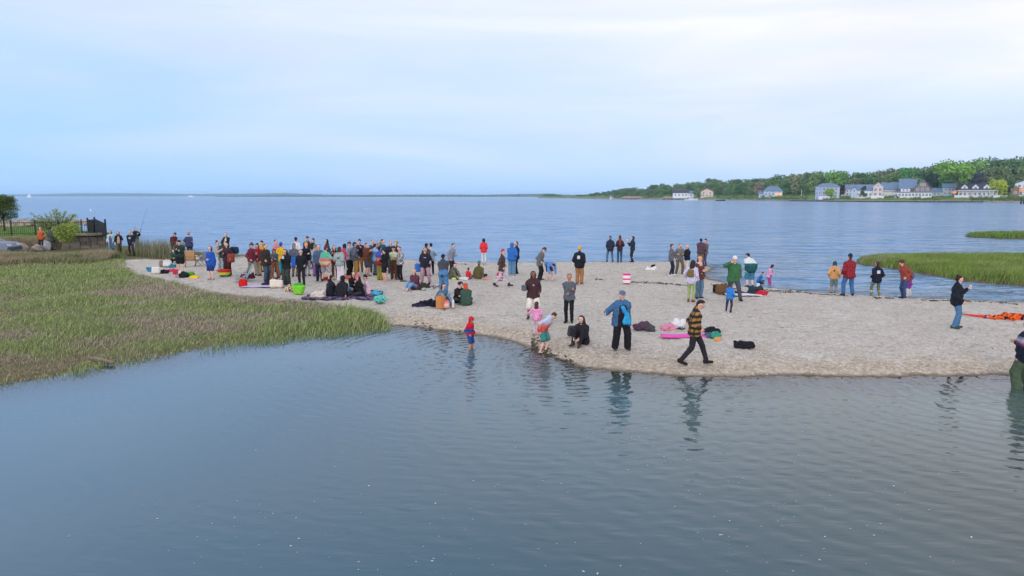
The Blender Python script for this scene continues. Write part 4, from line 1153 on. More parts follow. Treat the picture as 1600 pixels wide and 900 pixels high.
# dark slatted panels at the corner
o = empty('slatted_fence', (*lp(138, 362), LZ), 0, 'dark slatted fence panels stepping down at the lawn corner', 'fence')
base = Vector(lp(138, 362))
pan = [((138, 362), (149, 363), 1.15, 1.1), ((149, 363), (166, 369), 1.25, 1.05)]
for (p0, p1, h0, h1) in pan:
    a, b = Vector(lp(*p0)) - base, Vector(lp(*p1)) - base; L = (b - a).length; d_ = (b - a).normalized(); an = math.atan2(d_.y, d_.x); k = max(8, int(L / .13))
    for i in range(k):
        q = a + d_ * (i + .5) * L / k; hh = h0 + (h1 - h0) * i / k
        MB().box((q.x, q.y, hh / 2 - .1), (L / k * .8, .03, hh), an).build('slat', plain('33363c', .7), o)
    for z in (.15, h1 - .15):
        c = (a + b) / 2; MB().box((c.x, c.y, z), (L, .05, .06), an).build('rail', plain('2a2c31', .7), o)
    for q in (a, b): MB().box((q.x, q.y, h0 / 2 - .1), (.09, .09, h0 + .25)).build('post', plain('26282c', .7), o)
# small pine at the left edge
p = lp(7, 361.5); o = empty('pine_tree', (*p, LZ), 0, 'small dark green pine with rounded crown at the left edge', 'tree')
V, F, C, cs = canopy(5, 3.15, 2.7, .05, 9000, 26, .32, 'round')
link('crown', np_mesh('crown', V, F, False, C), leaf_tint('4a5a30'), o)
trunk_mb(3.15, .07, cs * 1, .3, .8).build('trunk', plain('4f453b', .95), o, smooth=True)
# sprawling willow-like bush by the fence
p = lp(92, 366); o = empty('sprawling_bush', (*p, LZ), 0, 'sprawling pale green bush leaning left over the iron fence', 'bush')
st = MB(); LP = []
for i in range(46):
    a = R.uniform(-1.25, 1.1) if i % 3 else R.uniform(-1.3, -.5); L = R.uniform(1.5, 2.6); dy = R.uniform(-.5, .5)
    pts = [Vector((math.sin(a) * L * f, dy * f * L * .5, .1 + math.cos(a) * L * f * (1.0 - .18 * f))) for f in (0, .3, .6, 1)]
    st.tube(pts, [.02, .016, .011, .004], 4)
    for f in np.arange(.25, 1, .035):
        q = pts[0].lerp(pts[3], f) + Vector((0, 0, .07 * math.sin(f * 3.1)))
        for _ in range(3): LP.append(q + Vector((R.gauss(0, .05), R.gauss(0, .05), R.gauss(0, .05))))
st.build('stem', plain('6f6a50', .9), o)
LP = np.array([tuple(q) for q in LP]); n = len(LP)
link('foliage', blades('foliage', LP, NP.uniform(.08, .18, n), NP.uniform(.016, .034, n), pick([rgb(c) for c in ('8fa06a', '7f9458', 'a0ae7c')], n), .8, (0, 0)), leafmat(), o)
p = lp(106, 370); o = empty('low_shrub', (*p, LZ - .25), 0, 'low yellow green shrub spilling over the wall by the fence', 'bush')
V, F, C, cs = canopy(9, 1.15, 2.1, .05, 3800, 14, 0, 'round'); link('foliage', np_mesh('foliage', V, F, False, C), leaf_tint('7a8a44'), o)
m_ = MB()
for (x, y, z, q) in cs: m_.tube([(0, 0, 0), (x * .6, y * .6, z * .7), (x, y, z)], [.02, .015, .006], 4)
m_.build('stem', plain('6f6a50', .9), o)

def rock(name, px, py, s, hx, label, group=None, seed=1, sq=.75):
    g = ground_at(px, py)
    P = []; F = None
    u = np.linspace(0, 2 * np.pi, 22, endpoint=False); v = np.linspace(-1.2, 1.5, 12)
    U, Vv = np.meshgrid(u, v); d = np.stack([np.cos(U) * np.cos(Vv), np.sin(U) * np.cos(Vv), np.sin(Vv)], -1)
    rr = 1 + .16 * np.sin(3 * d[..., 0] + seed * 2 + 2 * d[..., 2]) + .12 * np.sin(5 * d[..., 1] + seed) + .08 * np.sin(7 * d[..., 2] + 4 * d[..., 0] + seed)
    q = d * rr[..., None] * np.array([s, s * .85, s * sq]); q = q.reshape(-1, 3); q[:, 2] += s * sq * .55
    q = np.concatenate([q, [[0, 0, q[:, 2].max()]]])
    i = (np.arange(11)[:, None] * 22 + np.arange(22)[None, :]); j = (np.arange(11)[:, None] * 22 + (np.arange(22) + 1)[None, :] % 22)
    F = np.stack([i, j, j + 22, i + 22], -1).reshape(-1, 4)
    capf = np.array([(11 * 22 + k, 11 * 22 + (k + 1) % 22, len(q) - 1) for k in range(22)])
    t_ = plain(hx, .95, .22, 4.0)
    o = link(name, np_mesh(name, q, [F, capf]), t_, loc=tuple(g)); return tag(o, label, 'boulder', group)
G_ = 'boulders edging the road end'
rock('boulder', 43, 389, .62, 'b5a090', 'large rounded tan boulder right of the parked car', G_, 1)
rock('boulder', 57, 388, .56, 'a3a298', 'grey green boulder left of the person with the orange vest', G_, 2)
rock('boulder', 36, 392, .48, 'b8a598', 'low pinkish boulder in front of the large tan one', G_, 3)
rock('boulder', 75, 390, .52, 'b9bcc0', 'pale grey boulder between the two standing people', G_, 4, 1.05)
rock('boulder', 26, 390, .50, 'ac9482', 'brownish boulder nearest the parked car', G_, 5)
rock('boulder', 56, 393, .40, 'b0a294', 'small boulder in front of the orange vest person', G_, 6)

# parked car at the left edge: lofted body, glass, wheels
g = ground_at(-22, 400); o = empty('parked_car', tuple(g + Vector((-.8, .6, 0))), math.radians(8), 'blue grey parked car cut off by the left edge', 'car')
prof_low = [(-2.1, .35), (2.15, .35), (2.2, .6), (2.05, .85), (1.2, .95), (-1.3, .98), (-2.15, .9), (-2.2, .6)]
MB().prism(prof_low, -.85, .85).build('body', plain('6f8096', .35, .04, 2, .5), o)
V = []
for (x, z, w_) in ((1.25, .95, .80), (.55, 1.42, .66), (-1.0, 1.44, .66), (-1.75, .97, .78)): V += [(x, -w_, z), (x, w_, z)]
MB().add(V, [(0, 1, 3, 2), (2, 3, 5, 4), (4, 5, 7, 6), (0, 2, 4, 6), (7, 5, 3, 1)]).build('cabin', plain('3a4656', .15, .05, 2, .6), o)
MB().box((-.22, 0, 1.44), (1.5, 1.34, .05), 0, .96).build('roof', plain('6f8096', .35, .04, 2, .5), o)
for x in (-.35, -1.1): MB().tube([(x, -.8, .96), (x + .05, -.68, 1.42)], .035, 4).build('pillar', plain('6f8096', .35), o)
for x in (1.35, -1.35):
    for y in (-.82, .82):
        w = MB().tube([(x, y - .1, .33), (x, y + .1, .33)], .33, 18).build('wheel', plain('26272a', .8), o)
        MB().tube([(x, y - .12, .33), (x, y + .12, .33)], .2, 12).build('rim', plain('b9bdc4', .3, .05, 3, .5, .8), w)
MB().box((2.14, -.55, .72), (.12, .4, .16)).build('headlight', plain('e4e8ee', .2), o)
MB().box((2.14, .55, .72), (.12, .4, .16)).build('headlight', plain('e4e8ee', .2), o)
MB().box((2.22, 0, .45), (.08, 1.6, .18)).build('bumper', plain('4c5560', .5), o)
# ------------------------------------------------------------------ people
SKIN = {'l': 'e6b6a2', 'm': 'c08c70', 'd': '8c604c', 'p': 'ecc0b0'}
HAIR = {'black': '1d1a1c', 'brown': '4a342a', 'dark': '2e2422', 'blond': 'a98a62', 'grey': '8d8a88', 'red': '7a3f2a', 'white': 'cfcac6', 'auburn': '5e3428', 'teal': '2f4f5c'}
def v3(*a): return np.array(a, float)
F_ = v3(0, -1, 0); U_ = v3(0, 0, 1); L_ = v3(1, 0, 0)

def ik(a, t, l1, l2, pole):
    d = t - a; D = np.linalg.norm(d); D2 = min(D, (l1 + l2) * .995); d = d / (D + 1e-9)
    t = a + d * D2
    x = (D2 * D2 + l1 * l1 - l2 * l2) / (2 * D2); y = math.sqrt(max(l1 * l1 - x * x, 0))
    p = pole - d * (pole @ d); p = _n(p)
    return a + d * x + p * y, t

# arm targets in body lengths of a 1.75 m adult: (out to the side, forward, up) from the middle of the shoulder line
ARMS = {'down': (.235, .04, -.53), 'relax': (.25, .10, -.48), 'pocket': (.21, .10, -.42), 'front': (.06, .30, -.26), 'hold': (.12, .34, -.20), 'cup': (.14, .30, -.12),
        'phone': (.07, .27, -.14), 'chin': (.05, .16, .06), 'cross': (-.12, .20, -.22), 'hip': (.24, .05, -.36), 'back': (.24, -.10, -.50), 'knee': (.10, .42, -.30),
        'ground': (.16, .46, -.30), 'out': (.48, .12, -.30), 'up': (.22, .30, .10), 'reach': (.12, .50, -.22), 'floor': (.22, .10, -.50), 'lean': (.30, -.26, -.50), 'clasp': (.03, .20, -.36), 'swingf': (.24, .22, -.46), 'swingb': (.24, -.20, -.47)}
# pelvis height, torso lean, left ankle, right ankle (side, forward, height), knee pole (side, forward, up)
POSE = {'stand': (.925, 0, (.10, 0, .075), (.10, .0, .075), (.1, 1, 0)), 'wide': (.90, 2, (.19, .02, .075), (.17, -.02, .075), (.15, 1, 0)),
        'shift': (.915, 1, (.12, .10, .075), (.09, -.05, .075), (.15, 1, 0)), 'walk': (.895, 4, (.08, .34, .085), (.08, -.32, .12), (.03, 1, 0)),
        'walk2': (.905, 3, (.08, -.24, .11), (.08, .22, .08), (.03, 1, 0)), 'bend': (.86, 86, (.14, .04, .075), (.14, .0, .075), (.1, 1, 0)), 'stoop': (.90, 42, (.11, .05, .075), (.11, -.04, .075), (.1, 1, 0)),
        'look': (.915, 14, (.10, .04, .075), (.10, -.04, .075), (.1, 1, 0)), 'crouch': (.30, 26, (.15, .05, .075), (.14, -.02, .075), (.35, 1, .2)),
        'cross': (.13, 8, (-.12, .30, .08), (-.10, .36, .08), (1, .4, .25)), 'knees': (.13, 12, (.12, .56, .08), (.12, .50, .08), (.1, .2, 1)),
        'legs': (.13, 4, (.13, .78, .09), (.06, .66, .09), (.1, .1, 1)), 'kneel': (.36, 10, (.12, -.38, .07), (.12, -.38, .07), (.05, 1, -.2)), 'side': (.13, 10, (.05, .42, .08), (-.10, .30, .07), (.6, .3, .5)),
        'stride': (.90, 3, (.22, .26, .08), (.13, -.20, .09), (.2, 1, 0))}
PINFO = {}
NPER = [0]

def person(px, yt, yf, yaw, label, top=('444444', 'jacket'), bot=('333333', 'pants'), shoe='2a2626', hair=('brown', 'short'), hat=None, pose='stand', arms=('down', 'down'), skin='l',
           fat=1.0, h=None, head=(0, 0), lean=None, water=None, group='people on the sand bar', sleeve=1.0, thick=None, print_=None, glasses=False, side=0.0, scarf=None, under=None, socks=None, fem=False, loc=None):
    rr = random.Random(int(px * 7 + yf * 13))
    if loc is not None: g = Vector(loc)
    elif water is None: g = ground_at(px, yf)
    else:
        x, y = at(px, yf, 0); g = Vector((x, y, -water))
    mpp = g.y / FPX
    hz, ln, ankL, ankR, kp = POSE[pose]
    if lean is not None: ln = lean
    if h is None:
        hh = (yf - yt) * mpp * math.cos(PITCH) * 1.0 + (water or 0)
        h = hh / (1.0 if ln < 12 else 0.96)
        h = max(.8, min(1.9, h))
    S = h / 1.75
    big = 1.0 + max(0, (1.42 - h)) * .42           # children have larger heads
    D = g.y
    vox = .0165 if D < 21 else .021 if D < 29 else .027 if D < 38 else .033
    vox *= .92
    # joints in adult units, scaled by S at the end ---------------------------------
    a = math.radians(ln); sd = math.radians(side)
    T = _n(U_ * math.cos(a) + F_ * math.sin(a) + L_ * math.sin(sd))
    Fw = _n(F_ * math.cos(a) - U_ * math.sin(a)); Rt = _n(np.cross(T, -Fw))
    if Rt[0] < 0: Rt = -Rt
    P = v3(0, 0, hz) + (v3(0, .12, 0) if ln > 60 else 0)
    Sh = P + T * .50; Nk = P + T * .555
    hp, hy = math.radians(head[0]), math.radians(head[1])
    Hd = _n(T * math.cos(hp) + Fw * math.sin(hp)) if ln < 60 else _n(T + Fw * .3)
    Hf = _n(Fw * math.cos(hp) - T * math.sin(hp)); Hf = _n(Hf * math.cos(hy) + Rt * math.sin(hy)); Hr = _n(np.cross(Hd, -Hf))
    HC = Nk + T * .012 + Hd * (.130 * (1 + (big - 1) * .9)) + Hf * .02
    J = {}
    W = (.94 if fem else 1.0) * (0.5 + .5 * fat)
    shw = .185 * (.93 if fem else 1) * (.85 + .15 * fat)
    for s, ank, nm in ((1, ankL, 'L'), (-1, ankR, 'R')):
        hip = P + Rt * s * .088 * (.6 + .4 * fat)
        an = v3(s * ank[0], -ank[1], ank[2])
        kn, an = ik(hip, an, .435, .43, v3(s * kp[0], -kp[1], kp[2]))
        J['hip' + nm], J['kn' + nm], J['an' + nm] = hip, kn, an
        toe = _n(v3(s * .22, -1, 0)) if pose not in ('kneel',) else v3(0, .8, -.3)
        if pose in ('walk', 'walk2') and an[1] > .2: toe = _n(v3(0, -1, -.35))
        J['toe' + nm] = an + toe * .15 - v3(0, 0, .035 if pose != 'kneel' else 0)
        J['heel' + nm] = an - toe * .045 - v3(0, 0, .03)
        sh = Sh - T * .066 + Rt * s * shw * .97
        tg = arms[0 if s > 0 else 1]; tg = ARMS[tg] if isinstance(tg, str) else tg
        out_, fw, up = tg
        if tg == ARMS['ground'] or ln > 60: t_ = Sh + F_ * fw * .25 + Rt * s * out_ - U_ * .5
        else: t_ = Sh + Rt * s * out_ + Fw * fw + T * up
        el, wr = ik(sh, t_, .285, .255, -Fw * .8 - T * .55 + Rt * s * .22)
        J['sh' + nm], J['el' + nm], J['wr' + nm] = sh, el, wr
    J['P'], J['Sh'], J['HC'], J['Nk'], J['T'], J['Fw'], J['Rt'], J['Hd'], J['Hf'], J['Hr'] = P, Sh, HC, Nk, T, Fw, Rt, Hd, Hf, Hr
    f = fat
    o = empty('person', tuple(g), math.radians(yaw), label, 'person', group); NPER[0] += 1
    def sc(pr):
        q = []
        for p in pr:
            if p[0] == 'c': q.append(('c', p[1] * S, p[2] * S, p[3] * S, p[4] * S))
            else: q.append(('s', p[1] * S, p[2] * S, p[3], p[4] * S, p[5] * S, p[6] * S, p[7] * S, p[8]))
        return q
    def piece(name, pr, m, k=.03, wr_=0.0, minus=(), extra=None, vx=None):
        me = sdf_mesh(name, sc(pr), vx or vox, k * S, wr_, sc(minus), extra)
        return link(name, me, m, o)
    # body -------------------------------------------------------------------------
    hs = big
    def headp(e=0.0):
        return [cap(HC - Hf * .022 * hs, HC + Hf * .018 * hs + Hd * .004, .082 * hs + e, .074 * hs + e), cap(HC + Hf * .02 * hs - Hd * .02, HC + Hf * .034 * hs - Hd * .075 * hs, .066 * hs + e, .042 * hs + e),
                cap(HC + Hd * .03 * hs - Hf * .02, HC + Hd * .035 * hs + Hf * .01, .078 * hs + e)]
    def torso(e, z0=-.04, z1=.5, fl=1.0):
        b = [slab(P + T * max(z0, -.04), P + T * .14, Rt, .062 * W * f, .052 * W * f, .108 * f + e, .098 * f + e, fl), slab(P + T * .14, P + T * .36, Rt, .052 * W * f, .082 * W, .098 * f + e, .108 * (.7 + .3 * f) + e),
             slab(P + T * .36, P + T * (.446), Rt, .082 * W, shw * .56, .108 * (.7 + .3 * f) + e, .062 + e)]
        if f > 1.12: b.append(cap(P + T * .12 + Fw * .05, P + T * .2 + Fw * .05, .12 * f + e))
        return b
    B = headp() + [cap(Nk - T * .07, HC - Hd * .05 * hs, .056, .05), cap(HC + Hf * (.088 * hs) - Hd * .012, HC + Hf * (.100 * hs) - Hd * .03, .012 * hs, .016 * hs)]
    for s in (1, -1): B.append(cap(HC + Hr * s * .079 * hs - Hd * .01, HC + Hr * s * .084 * hs + Hd * .02 - Hf * .006, .016, .018))
    B += torso(0)
    hands = MB()
    for s, nm in ((1, 'L'), (-1, 'R')):
        sh, el, wr = J['sh' + nm], J['el' + nm], J['wr' + nm]
        ad = _n(wr - el); pn = _n(np.cross(ad, U_) if abs(ad[2]) < .9 else np.cross(ad, F_)); pu = _n(np.cross(pn, ad))
        B += [cap(sh, el, .052, .042), cap(el, wr, .042, .027), slab(wr + ad * .01, wr + ad * .075, pu, .010, .022, .020, .017)]
        J['hand' + nm] = wr + ad * .09
        for i in range(5):
            if i < 4:
                b0 = wr + ad * .075 + pu * (-.030 + .020 * i); ln_ = (.058, .07, .075, .066)[i]; c1 = b0 + ad * ln_ * .55 + pn * s * .012; c2 = c1 + (ad * .6 + pn * s * .8) * ln_ * .5
            else:
                b0 = wr + ad * .03 + pu * .028; c1 = b0 + ad * .03 + pu * .03 + pn * s * .008; c2 = c1 + ad * .028 + pn * s * .016
            hands.tube([tuple(q * S) for q in (b0, c1, c2)], [.0095 * S, .009 * S, .007 * S], 5)
        hip, kn, an = J['hip' + nm], J['kn' + nm], J['an' + nm]
        B += [cap(hip, kn, .080 * (.5 + .5 * f), .054), cap(kn, kn * .6 + an * .4, .052, .054), cap(kn * .6 + an * .4, an, .054, .036),
              cap(J['heel' + nm], J['toe' + nm], .034, .028)]
    piece('body', B, plain(SKIN[skin], .55, .05, 14, .35), .022, 0, (), hands)
    near = D < 40
    if near:
        for s in (1, -1):
            e = HC + Hf * .0925 * hs + Hr * s * .031 * hs + Hd * .006
            m_ = MB().tube([tuple((e - Hr * .009) * S), tuple(e * S), tuple((e + Hr * .009) * S)], [.003 * S, .008 * S, .003 * S], 6)
            m_.build('eye', plain('241d1c', .3), o)
            b = HC + Hf * .094 * hs + Hr * s * .031 * hs + Hd * .024
            MB().tube([tuple((b - Hr * .016) * S), tuple((b + Hd * .003) * S), tuple((b + Hr * .016) * S)], [.002 * S, .0045 * S, .002 * S], 5).build('eyebrow', plain(HAIR[hair[0]], .8), o)
        e = HC + Hf * .086 * hs - Hd * .052 * hs
        MB().tube([tuple((e - Hr * .02 - Hf * .006) * S), tuple((e + Hf * .006) * S), tuple((e + Hr * .02 - Hf * .006) * S)], [.002 * S, .006 * S, .002 * S], 5).build('mouth', plain('9a5a52' if skin != 'd' else '5f342c', .5), o)
    if glasses:
        m_ = MB()
        for s in (1, -1): e = HC + Hf * .100 * hs + Hr * s * .033 * hs + Hd * .006; m_.box(tuple(e * S), (.045 * S, .012 * S, .032 * S))
        m_.build('glasses', plain('1c1c20', .3), o)
    # clothes ------------------------------------------------------------------------
    def M(c, dflt=.9):
        if not isinstance(c, str): return c
        v = [int(c[i:i + 2], 16) for i in (0, 2, 4)]; m = sum(v) / 3
        return plain('%02x%02x%02x' % tuple(int(x + (m - x) * .12) for x in v), dflt, .18, 12.0)
    bc, kind = bot[0], bot[1]; loose = bot[2] if len(bot) > 2 else 0
    if kind != 'none':
        e = .016 + (.016 if kind == 'wide' else 0) + loose; lim = {'pants': 1.0, 'wide': 1.0, 'leggings': 1.0, 'shorts': .52, 'long_shorts': .66, 'skirt': .5, 'culottes': .8}[kind]
        if kind == 'leggings': e = .008
        pr = [slab(P - T * .03, P + T * .10, Rt, .062 * W * f, .052 * W * f, .108 * f + e, .098 * f + e)]
        if kind == 'skirt':
            kc = (J['knL'] + J['knR']) / 2; pr.append(slab(P, P + (kc - P) * (1.1 + loose * 10), Rt, .07, .13, .12, .14, 3))
        for nm in 'LR':
            hip, kn, an = J['hip' + nm], J['kn' + nm], J['an' + nm]
            if lim <= .66:
                fr = lim / .52 * .88; end = hip + (kn - hip) * min(fr, 1); pr.append(cap(hip, end, .080 * (.5 + .5 * f) + e, .064 + e * 1.6))
                if fr > 1: pr.append(cap(kn, kn + (an - kn) * (fr - 1) * 1.2, .06 + e))
            else:
                fl = .018 if kind == 'wide' else 0
                end = kn + (an - kn) * (.93 if lim == 1 else .45)
                pr += [cap(hip, kn, .080 * (.5 + .5 * f) + e, .056 + e + fl * .6), cap(kn, end, .056 + e + fl * .6, .038 + e * 1.25 + fl)]
        piece({'pants': 'trousers', 'wide': 'trousers', 'leggings': 'leggings', 'shorts': 'shorts', 'long_shorts': 'shorts', 'skirt': 'skirt', 'culottes': 'trousers'}[kind], pr, M(bc), .02, .003 * S)
    tc, tk = top[0], top[1]; hem = top[2] if len(top) > 2 else {'jacket': .04, 'tee': .02, 'hoodie': .03, 'coat': .42, 'dress': .62, 'cloak': .50, 'poncho': .22, 'vest': .02, 'crop': -.08, 'fleece': .07}[tk]
    th = thick if thick is not None else {'jacket': .026, 'tee': .014, 'hoodie': .026, 'coat': .034, 'dress': .022, 'cloak': .03, 'poncho': .03, 'vest': .028, 'crop': .016, 'fleece': .03}[tk]
    if hem > 0 and kind != 'none': th = max(th, min(.016 + (.016 if kind == 'wide' else 0) + loose, .04) + .013)
    pr = torso(th)
    dn = -U_ if ln > 12 and ln < 60 else -T
    if pose in ('stand', 'wide', 'shift', 'walk', 'walk2', 'look', 'stride', 'bend', 'stoop') and hem > 0:
        fl = {'coat': .05, 'dress': .10, 'cloak': .10, 'poncho': .1}.get(tk, .008)
        if tk in ('cloak', 'poncho'): pr.append(slab(P + T * .05, P - U_ * hem, Rt, shw * .8 + .02, shw * .62, .135, .12, 2.5))
        else: pr.append(slab(P, P + (dn if ln < 60 else -T) * hem, Rt, .064 * f, .064 * f + fl, .108 * f + th, .112 * f + th + fl * .4, 2.5))
    elif hem > 0: pr.append(slab(P + T * .1, P - T * .02, Rt, .06 * f, .075 * f, .112 * f + th, .118 * f + th))
    sl = {'vest': .0}.get(tk, sleeve)
    if tk in ('cloak', 'poncho'):
        pr.append(slab(Sh - T * .03, P + T * (.10 if tk == 'poncho' else 0), Rt, shw * .72, shw * .8 + .03, .08, .135, 1.5))
        for nm in 'LR':
            sh, el, wr = J['sh' + nm], J['el' + nm], J['wr' + nm]
            pr += [cap(sh, el, .066, .078), cap(el, el + (wr - el) * .7, .078, .07)]
    elif sl > 0:
        for nm in 'LR':
            sh, el, wr = J['sh' + nm], J['el' + nm], J['wr' + nm]
            e1 = sh + (el - sh) * min(1, sl * 2)
            pr.append(cap(sh, e1, .050 + th * .7, .043 + th * (.8 if sl > .5 else 1.3)))
            if sl > .5: pr.append(cap(el, el + (wr - el) * min(.93, (sl - .5) * 1.9), .044 + th * .9, .030 + th * .8))
    if tk in ('jacket', 'hoodie', 'coat', 'fleece'):
        pr.append(cap(Nk - T * .05 - Fw * .02, Nk + T * .012 - Fw * .012, .075, .068))
    if tk == 'hoodie' and not (hat and hat[1] == 'hood'): pr.append(slab(Nk - T * .02 - Fw * .07, Nk - T * .07 - Fw * .10, Rt, .05, .04, .04, .03))
    piece({'tee': 'shirt', 'crop': 'shirt', 'dress': 'dress', 'cloak': 'cloak', 'poncho': 'poncho', 'vest': 'vest', 'hoodie': 'hoodie', 'coat': 'coat', 'fleece': 'fleece'}.get(tk, 'jacket'), pr, M(tc), .022, .006 * S)
    if under:
        uw = 1 + max(0, f - 1) * 3.5
        ff = max(.108 * f, .05 + .12 * f if f > 1.12 else 0) + th - .030; gg = max(.108 * (.7 + .3 * f), .09) + th - .034
        piece('shirt', [slab(P - T * (.02 + hem * .8) + Fw * ff, P + T * .16 + Fw * ff, Rt, .05 * uw, .045 * uw, .058, .058), slab(P + T * .16 + Fw * ff, P + T * .38 + Fw * gg, Rt, .035 * uw, .03 * uw, .058, .054), cap(P + T * .38 + Fw * gg, P + T * .47 + Fw * (.03 + th), .05, .04)], M(under), .02)
    if print_:
        c, w_, h_, where = print_; sg = 1 if where == 'f' else -1
        q = P + T * .33 + Fw * sg * (.108 * (.7 + .3 * f) + th + .003)
        piece('print', [slab(q - T * h_ / 2, q + T * h_ / 2, Rt, w_ / 2, w_ / 2, .011, .011)], M(c), .01, 0, (), None, .012)
    if scarf: piece('scarf', [cap(Nk - T * .02 - Rt * .03, Nk - T * .01 + Rt * .03, .088), slab(Nk - T * .04 + Fw * .10, P + T * .12 + Fw * .14, Rt, .05, .045, .02, .016)], M(scarf), .03)
    if shoe:
        boots = isinstance(shoe, tuple)
        for nm in 'LR':
            hl, to, an, kn = J['heel' + nm], J['toe' + nm], J['an' + nm], J['kn' + nm]
            pr = [cap(hl - v3(0, 0, .002), to - v3(0, 0, .002), .044, .038), cap(hl + v3(0, 0, .03), an + v3(0, 0, .03), .044)]
            if boots: pr.append(cap(an, an + (kn - an) * shoe[1], .052, .068 if shoe[1] > .4 else .055))
            piece('boot' if boots else 'shoe', pr, plain(shoe[0] if boots else shoe, .7, .1), .02)
    # hair and hats -----------------------------------------------------------------
    hc, hst = hair; hm = plain(HAIR[hc], .75, .25, 30, .3)
    if hst != 'none' and not (hat and hat[1] == 'hood'):
        pr = []
        if not (hat and hat[1] in ('beanie',)): pr += [cap(HC + Hd * .026 * hs - Hf * .030 * hs, HC + Hd * .040 * hs - Hf * .008 * hs, .088 * hs, .084 * hs)]
        pr += [cap(HC - Hf * .045 * hs, HC - Hf * .05 * hs - Hd * .03, .068 * hs, .06 * hs)]
        if hst == 'long': pr += [slab(HC - Hf * .045 * hs, Sh - Fw * .085 + T * -.06, Hr, .04, .065, .062 * hs, .04)] + [cap(HC + Hr * s * .075 * hs - Hf * .01, Sh + Rt * s * .085 + Fw * .045 - T * .02, .032, .028) for s in (1, -1)]
        if hst == 'verylong': pr += [slab(HC - Hf * .045 * hs, P + T * .24 - Fw * .13, Hr, .04, .05, .06 * hs, .03)]
        if hst == 'bob': pr += [slab(HC - Hf * .03, Nk - Fw * .03 + T * .01, Hr, .05, .055, .062 * hs, .045)]
        if hst == 'bun': pr += [cap(HC + Hd * .10 - Hf * .06, HC + Hd * .115 - Hf * .07, .04)]
        if hst == 'pony': pr += [cap(HC + Hd * .03 - Hf * .11, HC - Hf * .13 - Hd * .05, .035, .03), cap(HC - Hf * .13 - Hd * .05, Nk - Fw * .10 - T * .08, .03, .018)]
        if hst == 'curly': pr += [cap(HC + Hd * .05 + Hr * x * .05 + Hf * y * .04 - Hf * .03, HC + Hd * .05 + Hr * x * .055 - Hf * .03, .06) for x in (-1, 0, 1) for y in (-1, 1)]
        piece('hair', pr, hm, .03, .004)
        if hst == 'beard' or hst == 'beards': piece('beard', [cap(HC + Hf * .045 - Hd * .075, HC + Hf * .05 - Hd * .085, .042)], hm, .02)
    if hat:
        c, hk = hat[0], hat[1]; m = M(c)
        if hk == 'beanie': piece('beanie', [cap(HC + Hd * .045 * hs - Hf * .022, HC + Hd * .06 * hs - Hf * .01, .094 * hs, .088 * hs), cap(HC + Hd * .10 * hs - Hf * .03, HC + Hd * .115 * hs - Hf * .03, .06 * hs, .05)], m, .04)
        if hk == 'hood': piece('hood', [cap(HC + Hd * .02 - Hf * .042, HC + Hd * .03 - Hf * .008, .104 * hs, .094 * hs), cap(HC - Hf * .05 - Hd * .05, Nk - Fw * .01, .085, .085)], m, .05, .002)
        if hk in ('cap', 'brim'):
            z = HC + Hd * .05 * hs - Hf * .01
            pr = [cap(z - Hf * .006, z + Hf * .004 + Hd * .006, .093 * hs)]
            if hk == 'cap': pr += [slab(z + Hf * .07 * hs - Hd * .005, z + Hf * .155 * hs - Hd * .022, Hr, .045, .035, .011, .009)]
            else: pr += [slab(z - Hf * .13 - Hd * .01, z + Hf * .13 - Hd * .01, Hr, .08, .08, .012, .012), cap(z + Hd * .05, z + Hd * .06, .07)]
            piece('cap' if hk == 'cap' else 'brimmed_hat', pr, m, .015, 0, (), None, min(vox, .022))
    mw = Matrix.LocRotScale(g, Matrix.Rotation(math.radians(yaw), 3, 'Z'), None)
    return {k_: (mw @ Vector(tuple(v_ * S))) for k_, v_ in J.items() if k_ not in ('T', 'Fw', 'Rt', 'Hd', 'Hf', 'Hr')} | {'S': S, 'yaw': math.radians(yaw), 'D': D, 'vox': vox, 'g': g,
            'fw': mw.to_3x3() @ Vector(tuple(J['Fw'])), 'up': mw.to_3x3() @ Vector(tuple(J['T'])), 'rt': mw.to_3x3() @ Vector(tuple(J['Rt']))}

# ---- things people carry or have set down
def soft(name, label, cat, loc, rz, pieces, group=None, vox=.02, k=.03, wr=.004):
    """pieces: list of (part name, prims, material, wrinkle); one piece becomes the thing's own mesh"""
    if len(pieces) == 1:
        nm, pr, m = pieces[0]
        o = link(name, sdf_mesh(name, pr, vox, k, wr), m, loc=tuple(loc)); o.rotation_euler = (0, 0, rz)
        return tag(o, label, cat, group)
    o = empty(name, tuple(loc), rz, label, cat, group)
    for nm, pr, m in pieces: link(nm, sdf_mesh(nm, pr, vox, k, wr if nm not in ('strap', 'handle') else 0), m, o)
    return o
X1 = (1, 0, 0); Y1 = (0, 1, 0)
def backpack(loc, rz, hx, label, s=1.0, cat='backpack', strap='2a2a2e'):
    m = plain(hx, .85)
    return soft('backpack', label, cat, loc, rz, [('pack', [slab((0, 0, .12 * s), (0, 0, .36 * s), X1, .09 * s, .07 * s, .085 * s, .075 * s)], m),
        ('pocket', [slab((0, .085 * s, .12 * s), (0, .08 * s, .22 * s), X1, .07 * s, .06 * s, .035 * s, .03 * s)], m),
        ('strap', [cap((x * .09 * s, -.09 * s, .38 * s), (x * .10 * s, -.15 * s, .28 * s), .018 * s) for x in (1, -1)] + [cap((x * .10 * s, -.15 * s, .28 * s), (x * .09 * s, -.09 * s, .1 * s), .018 * s) for x in (1, -1)], plain(strap, .85))], vox=.018, k=.02)
